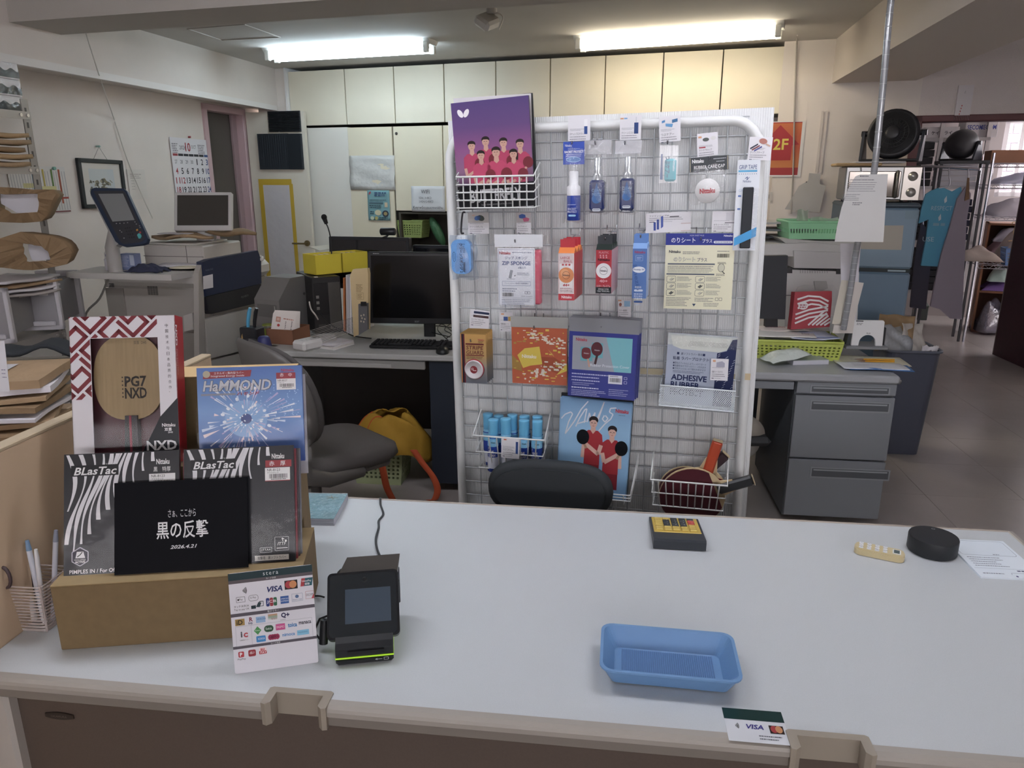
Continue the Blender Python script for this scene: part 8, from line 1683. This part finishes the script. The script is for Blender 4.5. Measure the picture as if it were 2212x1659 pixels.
# cable pole with papers
pole = empty('cable_pole', Matrix.Translation(aty(1925, 0, 3.15)), 'clear spiral wrapped cable hanging from the ceiling to the right desk', 'cable'); o0 = pole.location
kk = (CEIL-aty(1925, 0, 3.15).z)
C_ = smooth([aty(1925, 0, 3.15)+Vector((.012, 0, kk)), aty(1925, 0, 3.15), aty(1908, 180, 3.15), aty(1888, 372, 3.16), aty(1872, 440, 3.2), aty(1850, 540, 3.24), aty(1838, 620, 3.26), aty(1822, 712, 3.28)], 6)
MB().tube([c-o0 for c in C_], .0135, 8).build('spiral_wrap', mclear(.18, .2, '#c4c6cc', milky=.55), pole); MB().tube([c-o0 for c in C_], .007, 6).build('cable_core', mt('#8d8f9a', .5), pole)
for i in range(2, len(C_)-1, 1): c = C_[i]-o0; q = C_[i+1]-o0; MB().cyl(c, c+(q-c)*.05, .0145, n=8).build('wrap_joint', mt('#a9abb0', .4), pole)
f = facing(3.135, 1870, 450, -4, -3); o = pxprism(f, [(1848, 381), (1858, 377), (1918, 376), (1908, 523), (1803, 522), (1808, 490), (1818, 448), (1832, 408)], -.0012, 0, 'hanging_notice', mt('#dcdbd9', .7), label='white printed letter clipped to the hanging cable', cat='paper')
p = Print(.00183, .00183, 0, 0, .0004); p.scrib(0, -62, 20, 1, 4, 2, '#66666c'); p.scrib(-20, -54, 34, 1, 4, 1.6, '#77777c'); p.scrib(-24, -48, 40, 5, 4.6, 1.3, '#8d8d92', ragged=.15); p.scrib(-32, -22, 8, 4, 4, 1.3, '#8d8d92'); p.scrib(-8, -4, 14, 2, 4, 1.8, '#77777c'); p.build(o)
MB().cyl((.0, .145, -.004), (.0, .13, .006), .004, n=6).build('clip', mt('#c9cacc', .3, .8), o)
f = facing(3.30, 1840, 620, -4, 0)
for i, (pts, hx, lb_, d) in enumerate((([(1815, 526), (1860, 526), (1853, 610), (1848, 700), (1818, 700)], '#cfccd2', 'pale sheet taped behind the hanging cable', -.01), ([(1822, 606), (1866, 611), (1848, 680), (1842, 720), (1798, 720)], '#d3ccc6', 'cream paper strip taped round the lower end of the cable', 0), ([(1818, 605), (1832, 606), (1815, 700), (1797, 700)], '#cdc6b8', 'narrow cream strip left of the cable end', .01))): pxprism(f, pts, d-.001, d, 'paper_strip', mt(hx, .7), label=lb_, cat='paper', group='papers taped to the cable')
# waste bin
g1 = atz(1962, 985, 0); bn = empty('waste_bin', stand((g1.x-.03, g1.y+.13, 0), -7), 'dark blue grey waste bin overflowing with paper beside the right desk', 'bin'); hb = .60
m = MB(); n = 24
for k0_, z0_, k1_, z1_ in ((.78, 0, 1, hb), (1, hb, .97, hb), (.97, hb, .75, .02)):
    A_ = [(x*k0_, y*k0_, z0_) for x, y in rrect(-.14, -.14, .14, .14, .05, 5)]; B_ = [(x*k1_, y*k1_, z1_) for x, y in rrect(-.14, -.14, .14, .14, .05, 5)]; n = len(A_); m.add(A_+B_, [(i, (i+1) % n, n+(i+1) % n, n+i) for i in range(n)], False)
m.build('bin_body', mt('#4b4f5e', .5), bn); MB().tube([(x, y, hb) for x, y in rrect(-.145, -.145, .145, .145, .05, 5)], .008, 6, closed=True).build('rim', mt('#5f6472', .45), bn)
for i, (x, y, z, rx, ry, W_, D_, mm, lb_) in enumerate(((-.05, .05, .66, 62, -20, .18, .22, KR2, 'crumpled brown paper bag at the back of the waste bin'), (-.07, -.02, .64, 50, 18, .16, .18, mclear(.12, .1, '#d3d6dc', milky=.45, bump=(25, .6)), 'clear wrapper with labels in the waste bin'), (.03, .0, .63, 70, 10, .13, .20, mt('#b9b4ae', .7), 'grey newspaper sheet in the waste bin'), (.07, .04, .60, 40, 35, .12, .16, KR, 'torn brown paper at the right of the waste bin'), (.09, -.08, .60, 25, 30, .09, .05, PAP, 'white paper scrap at the front of the waste bin'))):
    o = MB().sheet(lambda u, v: ((u-.5)*W_, (v-.5)*D_, .02*math.sin(4*u+i)*math.cos(5*v+i)+.01*math.sin(11*u+9*v)), 10, 10).build('waste_paper', mm, None, solid=.002); o.matrix_world = bn.matrix_world @ Matrix.Translation((x, y, z)) @ Matrix.Rotation(R(ry), 4, 'Z') @ Matrix.Rotation(R(rx), 4, 'X'); tag(o, lb_, 'waste paper', 'waste in the bin')
# ------------------------------------------------------------------ fridge, oven, fan
FY = 4.60; ff = facing(FY, 1900, 700, -16, 0); fb = -ff.p.z
fr_ = empty('refrigerator', ff.M(0, fb), 'blue grey two door refrigerator beside the store room doorway', 'refrigerator')
u0, u1 = ff.uv(1812, 520)[0], ff.uv(1978, 520)[0]; H = ff.uv(1890, 440)[1]-fb; zs_ = ff.uv(1900, 584)[1]-fb
MB().box(u0, u1, 0.02, H-.01, -.50, -.04, .008).build('cabinet', mt('#4f6070', .45), fr_); MB().box(u0, u1, zs_+.012, H-.025, -.04, 0, .012).build('freezer_door', mt('#7f97aa', .4, var=(4, .04)), fr_); MB().box(u0, u1, .06, zs_-.012, -.04, 0, .012).build('main_door', mt('#7089a0', .4, var=(4, .04)), fr_); MB().box(u0-.004, u1+.004, H-.025, H+.005, -.50, .004, .012).build('top_cap', mt('#46525e', .45), fr_); MB().box(u0+.004, u1-.004, zs_-.012, zs_+.012, -.04, -.012).build('door_gap', mt('#2c3538', .6), fr_)
def fpart(pts, d0, d1, nm, mat): return attach(pxprism(ff, pts, d0, d1, nm, mat, dref=0), fr_)
fpart([(1862, 487), (1952, 487), (1947, 540), (1858, 538)], .0, .001, 'paper_label', mt('#b9b2a6', .6)); o = fpart([(1956, 456), (1983, 456), (1983, 473), (1955, 473)], .0, .001, 'rating_label', mt('#7d94a2', .5))
MB().box(u1-.13, u1-.03, zs_-.006, zs_+.004, -.012, -.008).build('brand_plate', mt('#8fa0a8', .3, .6), fr_)
tu0, tu1 = ff.uv(1824, 400, -.06)[0], ff.uv(1990, 400, -.06)[0]; tz1 = ff.uv(1900, 361, -.06)[1]-fb
ov = empty('toaster_oven', ff.M(0, fb+H+.006, -.06), 'silver toaster oven with glass door and two knobs on the refrigerator', 'oven'); OH = tz1-H
MB().box(tu0, tu1, .012, OH, -.34, -.01, .008).build('oven_body', mt('#9b9a98', .3, .8), ov); MB().box(tu0+.02, tu1-.115, .03, OH-.03, -.012, 0, .004).build('door_glass', mt('#6d6660', .08, .7), ov); MB().box(tu1-.105, tu1-.004, .012, OH-.006, -.012, .002, .003).build('control_panel', mt('#a8a19a', .25, .8), ov)
for z in (.28, .72): MB(Matrix.Translation((tu1-.052, OH*z, .002))).lathe([(.028, 0), (.026, .012), (.020, .014), (.018, .026), (.0001, .027)], 18).build('knob', mt('#c4c0bc', .25, .6), ov)
MB().tube([(tu1-.135, OH*.15, .002), (tu1-.14, OH*.2, .03), (tu1-.14, OH*.8, .03), (tu1-.135, OH*.85, .002)], .009, 8).build('handle', mt('#8a8680', .3, .7), ov)
for x in (tu0+.04, tu1-.04):
    for z in (-.06, -.3): MB().cyl((x, -.004, z), (x, .014, z), .012, n=8).build('foot', mt('#2b2b2c', .5), ov)
bz_ = fb+H+.006+OH
cb_ = empty('cutting_board', ff.M(0, bz_+.001, -.06), 'wooden cutting board lying on the toaster oven', 'board'); MB().box(tu0-.06, tu0+.20, 0, .018, -.28, .0, .006).build('board', mt('#b79a72', .6, var=(15, .08, (1, 6, 1))), cb_); MB().box(tu0+.05, tu1-.10, .018, .026, -.26, .0, .002).build('paper_pile', PAP, cb_)
def fan(Mx, r, label, hx='#26262a'):
    t = empty('circulator_fan', Mx, label, 'fan', 'black circulator fans'); m_ = mt(hx, .45)
    ax = Matrix.Translation((0, 0, r*1.12)) @ Matrix.Rotation(R(-24), 4, 'Z') @ Matrix.Rotation(R(80), 4, 'X')
    MB(ax).lathe([(r*.86, .0), (r*.97, .0), (r, -.02), (r, -.07), (r*.9, -.13), (r*.62, -.18), (r*.3, -.2), (.0001, -.2)], 32).build('housing', m_, t); MB(ax).lathe([(r*.86, .0), (r*.84, -.03), (r*.6, -.09), (.0001, -.1)], 28).build('inner_cone', mt('#17171a', .6), t)
    for k in (.3, .45, .6, .75): MB(ax).tube([(r*k*math.cos(2*math.pi*i/28), r*k*math.sin(2*math.pi*i/28), .006-.02*k*k) for i in range(28)], .002, 4, closed=True).build('grille_ring', m_, t)
    for i in range(28): a = 2*math.pi*i/28; MB(ax).cyl((r*.27*math.cos(a), r*.27*math.sin(a), .006), (r*.9*math.cos(a+.35), r*.9*math.sin(a+.35), -.008), .0015, n=4, caps=False).build('grille_bar', m_, t)
    MB(ax).lathe([(r*.29, -.004), (r*.29, .008), (r*.2, .013), (.0001, .013)], 20).build('hub_cap', mt('#2d2d31', .4), t)
    for i in range(5): a = 2*math.pi*i/5; MB(ax).add([(r*.2*math.cos(a), r*.2*math.sin(a), -.05), (r*.75*math.cos(a-.2), r*.75*math.sin(a-.2), -.06), (r*.75*math.cos(a+.45), r*.75*math.sin(a+.45), -.03), (r*.2*math.cos(a+.5), r*.2*math.sin(a+.5), -.03)], [(0, 1, 2, 3)]).build('fan_blade', mt('#3a3a3f', .4), t, solid=.003)
    Z_ = Matrix.Rotation(R(-24), 4, 'Z')
    for s_ in (-1, 1): MB(Z_).add([(s_*(r+.012), -.05, 0), (s_*(r+.012), .13, 0), (s_*(r+.02), .075, r*1.2), (s_*(r+.02), .025, r*1.2)], [(0, 1, 2, 3)]).build('bracket_arm', mt('#3c3f47', .4), t, solid=.016); MB(Z_).cyl((s_*(r-.01), .05, r*1.12), (s_*(r+.035), .05, r*1.12), .018, n=12).build('pivot', mt('#1d1d20', .3), t)
    MB(Z_).box(-r-.02, r+.02, -.05, .13, -.004, .012, .006).build('base', m_, t); return t
fc = ff.px(1920, 352, -.19); fan(stand((fc.x, fc.y, ff.p.z+bz_+.032), -10), .148, 'large black circulator fan standing on the toaster oven')
# ------------------------------------------------------------------ on the far wall
o, p = card(BW, 1648, 262, 1735, 382, .006, '#d9d6d4', 'floor_sign', 'red 2F floor sign with an orange arrow right of the rack', 'sign', th=.002)
p.rect(0, 2, 80, 116, '#b23034', 1); p.grad(0, 4, 80, 100, [(0, '#d06a2c'), (.5, '#c4502e'), (1, '#cf7a30')], 2); p.poly([(6, 84), (62, 84), (62, 52), (78, 50), (34, 8), (0, 46), (6, 50)], '#b3272f', 3); p.rect(0, 100, 80, 116, '#b23034', 3); p.text('2F', 22, 37, 24, '#e0c93a', w=32, l=4, off=.02); p.build(o)
f = Fr(BW.at(0, 0, .03), BW.U, UP); o = pxprism(f, [(1748, 374), (1773, 376), (1771, 398), (1784, 402), (1770, 459), (1695, 452), (1710, 428), (1726, 402), (1746, 390)], -.002, 0, 'curled_sheet', mt('#b9b6b3', .6), label='grey curled sheet of card pinned to the far wall', cat='sheet'); MB().cyl((-.02, .05, 0), (-.02, .05, .006), .004, n=8).build('pin', mt('#333333', .5), o)
o, p = card(BW, 1652, 415, 1668, 434, .012, '#cfc9c4', 'wall_switch', 'small white wall switch right of the rack post', 'switch', th=.01); p.rect(5, 5, 11, 14, '#b9b3ae', 1); p.build(o)
MB().tube(smooth([atz(1722, 76, CEIL-.002), BW.px(1721, 100, .03), BW.px(1716, 250, .02), BW.px(1713, 380, .02), BW.px(1709, 462, .03)]), .006, 6).build('wall_cable', mt('#a9a19a', .5), label='grey cable running down the far wall beside the 2F sign', cat='cable')
for i, x in enumerate((1771, 1780)): o = slab(BW, BW.uv(x-2.5, 300)[0], BW.uv(x+2.5, 300)[0], BW.uv(x, 372)[1], BW.uv(x, 240)[1], 0, .012).build('cable_duct', mt('#d3c9c2', .6)); tag(o, ('white cable duct on the far wall, left one', 'white cable duct on the far wall, right one')[i], 'duct', 'cable ducts')
o, p = card(BW, 2066, 184, 2099, 260, .02, '#d9d3d6', 'wall_remote', 'slim white remote control fixed above the maroon doorway', 'remote', th=.02); p.text('上', 13, 12, 5, '#77727a')
for i in range(4): p.ell(13-i, 44+6*i, 1.4, 1.8, '#c0504c', 1, 8)
p.build(o)
# ------------------------------------------------------------------ store room
def rackpost(t, x, y, z1, r=.0125): MB().cyl((x, y, 0), (x, y, z1), r, n=10).build('post', mt('#c4c4cc', .18, 1), t)
SY = 6.9; c0_ = aty(2110, 560, SY); wr_ = empty('wire_rack', stand((c0_.x, c0_.y, 0), -20), 'chrome wire shelving rack inside the store room', 'rack'); WRW, WRD = .92, .45
for x in (0, WRW):
    for y in (0, WRD): rackpost(wr_, x, y, 1.72)
wz = [aty(2150, y, SY).z for y in (353, 400, 468, 572)]
for z in wz:
    for y in (0, WRD):
        MB().tube([(0, y, z), (WRW, y, z)], .004, 5).build('shelf_rail', mt('#c4c4cc', .2, 1), wr_); MB().tube([(0, y, z-.03), (WRW, y, z-.03)], .004, 5).build('shelf_rail', mt('#c4c4cc', .2, 1), wr_); MB().tube([(WRW*i/26, y, z-.03*(i % 2)) for i in range(27)], .0028, 4).build('zigzag_wire', mt('#c4c4cc', .2, 1), wr_)
    for i in range(12): MB().cyl((.04+i*.075, 0, z), (.04+i*.075, WRD, z), .0025, n=4).build('shelf_wire', mt('#c4c4cc', .2, 1), wr_)
    for x in (0, WRW): MB().tube([(x, 0, z), (x, WRD, z)], .004, 5).build('shelf_rail', mt('#c4c4cc', .2, 1), wr_)
wm = wr_.matrix_world
def onr(x, y, z): return wm @ Vector((x, y, z))
o = MB().box(-.21, .21, -.14, .14, 0, .11, .003).build('carton', mt('#9b7058', .75, var=(8, .08))); o.matrix_world = stand(onr(.20, .2, wz[0]+.005), -20); tag(o, 'brown carton on the top of the chrome rack', 'box')
def cloth(loc, W_, D_, H_, hx, name, label, cat='cloth', rz=0, mat=None, group='cloths in the store room'):
    r = random.Random(len(label)); a, b = r.random()*6, r.random()*6; o = MB().sheet(lambda u, v: ((u-.5)*W_+.02*math.sin(6*v+a), (v-.5)*D_, H_*math.sin(math.pi*u)**.5*math.sin(math.pi*v)**.5*(1+.25*math.sin(9*u+a)*math.sin(8*v+b))), 18, 14).build(name, mat or mt(hx, .9, bump=(30, .3)), None, solid=.006); o.matrix_world = Matrix.Translation(Vector(loc)+Vector((0, 0, .006))) @ Matrix.Rotation(R(rz), 4, 'Z'); tag(o, label, cat, group); return o
cloth(onr(.45, .2, wz[1]+.004), .8, .36, .10, '', 'plastic_wrap', 'sheet of clear plastic on the second rack level', 'plastic', -20, mclear(.15, .1, '#dfe0ea', bump=(14, .8), milky=.4)); cloth(onr(.28, .1, wz[2]+.004), .5, .42, .15, '#c9c3cc', 'cloth_bundle', 'lavender white bundle on the third rack level', rz=-20); cloth(onr(.74, .2, wz[2]+.004), .30, .3, .12, '#8a8078', 'cloth_bundle', 'grey brown bundle at the right of the third rack level', rz=-10); cloth(onr(-.02, -.06, wz[3]+.05), .36, .4, .10, '#a3958c', 'tote_bag', 'beige tote bags drooping at the left of the lowest rack level', 'bag', -20); cloth(onr(.45, .25, wz[3]+.0), .5, .2, .36, '#b3a39a', 'tote_bag', 'large beige tote bag standing on the lowest rack level', 'bag', -15); 
crate(stand(onr(.33, .06, wz[3]+.006), -20), .24, .20, .15, 'plastic_basket', 'blue plastic basket on the chrome rack', '#5f7fae', .01, 8, 4)
o = MB().tube(smooth([onr(.22, -.02, wz[2]-.06)+Vector(q) for q in ((0, 0, 0), (.02, 0, .02), (.04, 0, 0), (.03, 0, -.08), (.06, 0, -.14), (.0, 0, -.15))]), .004, 6).build('coat_hanger', mt('#c0a078', .5)); tag(o, 'beige hanger hooked on the third rack level', 'hanger')
# clothes hanging at the left end of the rack
hf = facing(6.6, 2030, 500, -22, 0); rl_ = MB().cyl(aty(1990, 358, 6.9), aty(2118, 366, 6.6), .012, n=10).build('clothes_rail', mt('#c4c4cc', .2, 1)); tag(rl_, 'chrome clothes rail at the left end of the wire rack', 'rail')
def garment(pts, d, hx, nm, label, cat, fold=.02, mat=None, th=.06):
    o = pxprism(hf, pts, d-th, d, nm, mat or mt(hx, .85, bump=(7, .5)), label=label, cat=cat, dref=d); return o
ts = garment([(2012, 412), (2034, 404), (2058, 414), (2076, 404), (2078, 412), (2070, 470), (2054, 530), (2028, 576), (1990, 574), (2000, 520), (2006, 474), (1985, 483), (1992, 445), (2000, 420)], 0, '#6cb8d8', 't_shirt', 'bright blue T-shirt on a hanger in the store room', 't-shirt')
p = Print(.0040, .0040, 0, 0, .001); p.text('RESPECT', -16, -22, 9, '#b9dcec', w=40); p.scrib(-8, 14, 16, 1, 7, 6, '#8fc6de'); p.text('USE', -24, 44, 10, '#c9e2ee', w=22); p.poly([(6, -36), (10, -44), (12, -32), (8, -28)], '#dfeef5', 2); p.poly([(0, 2), (4, -6), (6, 6), (2, 10)], '#dfeef5', 2); p.build(ts)
q = MB().tube(smooth([hf.px(2028, 406, .0), hf.px(2048, 402, .0), hf.px(2052, 392, 0), hf.px(2050, 382, 0)]), .006, 5).build('hanger', mt('#d6d6dc', .4)); attach(q, ts)
gm = garment([(2086, 404), (2098, 418), (2088, 478), (2084, 560), (2078, 690), (2052, 688), (2030, 668), (2010, 662), (2022, 600), (2034, 548), (2052, 490), (2068, 430)], .10, '#a29aa8', 'white_garment', 'long pale garment in a dust cover hanging beside the blue T-shirt', 'garment', mat=mt('#a59dab', .6, bump=(9, .6)))
attach(pxprism(hf, [(2084, 434), (2090, 384), (2094, 384), (2094, 430)], .10, .115, 'wooden_hanger', mt('#8a6a4c', .6)), gm)
gg = garment([(1990, 480), (2008, 500), (2012, 560), (2000, 668), (1966, 664), (1976, 560)], -.10, '#4b4a56', 'grey_garment', 'dark grey garment hanging behind the blue T-shirt', 'garment')
for g_, a_, b_ in ((gm, hf.px(2092, 388, .10), aty(2092, 364, 6.66)), (gg, hf.px(1994, 486, -.12), aty(1996, 358, 6.885)), (ts, hf.px(2050, 384, 0), aty(2050, 362, 6.76))): attach(MB().tube([a_, b_], .005, 5).build('hanger_hook', mt('#c4c4cc', .3, .8)), g_)
# wooden shelf with cloths, boxes and floor bags
w0_ = atz(2096, 716, 0); ws = empty('wooden_shelf', stand((w0_.x, w0_.y, 0), -28), 'brown wooden shelf with folded cloths in the store room', 'shelf'); M_WD = mt('#8a5d42', .6, var=(9, .1))
SZ = (.02, .42, .78, 1.08)
for z in SZ: MB().box(0, .80, 0, .36, z-.02, z).build('shelf_board', M_WD, ws)
for x in (0, .38, .78): MB().box(x, x+.02, 0, .36, 0, 1.08).build('upright', M_WD, ws)
MB().box(0, .8, .34, .36, 0, 1.08).build('back_board', mt('#5d3d2e', .7), ws); wsm = ws.matrix_world
for i, (x, z, W_, H_, hx, lb_) in enumerate(((.2, SZ[1], .3, .10, '#7f62a0', 'purple folded cloth on the middle wooden shelf'), (.22, SZ[1]+.09, .26, .14, '#b9cfc6', 'mint and white folded cloth above the purple one'), (.2, SZ[2], .32, .13, '#c9a9b0', 'pink folded cloth on the upper wooden shelf'), (.22, SZ[2]+.12, .28, .14, '#c4bfc9', 'white folded cloth above the pink one'), (.56, SZ[2]+.04, .28, .18, '#c4b558', 'yellow bundle on the right of the wooden shelf'), (.58, SZ[1], .28, .16, '#9d96a0', 'grey folded cloth on the right of the wooden shelf'))): cloth(wsm @ Vector((x, .12, z)), W_, .28, H_, hx, 'folded_cloth', lb_, rz=-28)
cloth(wsm @ Vector((.18, .02, SZ[0])), .32, .3, .3, '', 'plastic_bag', 'clear plastic bag on the floor of the wooden shelf', 'bag', 0, mclear(.2, .1, '#a9a3b4', bump=(14, .8), milky=.3)); cloth(wsm @ Vector((.58, .05, SZ[0])), .26, .26, .28, '#b5b0b4', 'white_bundle', 'white bundle low on the right of the wooden shelf', 'bundle')
# dark steel shelving with boxes at the back left of the store room
bs = aty(2000, 340, 7.6); bsM = stand((bs.x-.22, bs.y+.06, 0), -18); ds = empty('steel_shelf', bsM, 'white slotted steel shelf stacked with dark stuff in the store room', 'shelf')
for x in (0, .32, .72): MB().box(x, x+.035, 0, .035, 0, 2.05).build('post', mt('#c9c6c6', .4, .3), ds)
bz2 = [aty(2030, y, 7.6).z for y in (298, 402)]
for z in bz2+[.9, .4]: MB().box(0, .755, 0, .4, z-.03, z).build('shelf_plate', mt('#a9a6a6', .4, .3), ds)
for i, (x, z, w_, h_, hx, lb_) in enumerate(((.0, bz2[1], .30, .42, '#2c2c30', 'dark stacked boxes at the left of the store shelf'), (.37, bz2[1], .33, .30, '#b9b9be', 'pile of white papers on the store shelf'), (.05, .91, .3, .38, '#23232a', 'black bags on the lower store shelf'), (.37, .91, .33, .4, '#2f3044', 'navy bags on the lower store shelf'), (.06, .41, .64, .4, '#1e1e24', 'dark bags near the floor of the store shelf'))):
    t = empty('storage_stack', bsM @ Matrix.Translation((x, .02, z)), lb_, 'boxes')
    for j in range(6): MB().box(.004*(j % 3), w_-.006*(j % 2), .004*(j % 2), .34, j*h_/6, (j+.9)*h_/6, .003).build('layer', mt(hx, .7), t)
for i, (x, y, w_, h_, s_, lb_) in enumerate(((2000, 292, .30, .10, 'ケイドライ', 'flat white box with dark Japanese lettering on the store shelf'), (2081, 296, .16, .18, 'SECOM', 'white carton with blue lettering on the store shelf, left one'), (2108, 296, .16, .18, 'SECOM', 'white carton with blue lettering on the store shelf, right one'))):
    c = bsM.inverted() @ aty(x, y, 7.55); t = empty('labelled_carton', bsM @ Matrix.Translation((c.x, .03, bz2[0]+.001)), lb_, 'box', 'cartons on the store shelf'); MB().box(0, w_, 0, .3, 0, h_, .002).build('carton', mt('#c9c6c8', .6), t); p = Print(.001, .001, 0, 0, .0005); p.text(s_, w_*500, -h_*620, 34 if i == 0 else 42, '#33333c' if i == 0 else '#3c4a9c', w=w_*(600 if i == 0 else 800), al='c', off=.02); p.build(t, M=Matrix.Rotation(R(90), 4, 'X'))
c = aty(2078, 346, 7.1); fan(stand((c.x, c.y, c.z), 150), .13, 'smaller black fan seen from behind on the store shelf'); MB().box(-.2, .2, -.15, .15, -.03, -.006).build('fan_board', mt('#3a3a3e', .6), M=stand((c.x, c.y, c.z), -20), label='dark board under the smaller fan in the store room', cat='board')
for i in range(4): MB().box(-.19 if i % 2 else .17, -.17 if i % 2 else .19, -.14 if i < 2 else .12, -.12 if i < 2 else .14, -c.z, -.03).build('leg', mt('#3a3a3e', .6), bpy.data.objects['fan_board'])
t, W, H = stood((1972, 690), (2002, 692), 0, (1975, 662), 'floor_crate', 'small grey green crate on the store room floor', 'crate', .3); MB().box(0, W, 0, .25, 0, H, .005).build('crate_body', mt('#5d6460', .7), t); MB().box(-.005, W+.005, -.005, .255, H, H+.015, .004).build('crate_rim', mt('#6b726c', .7), t)
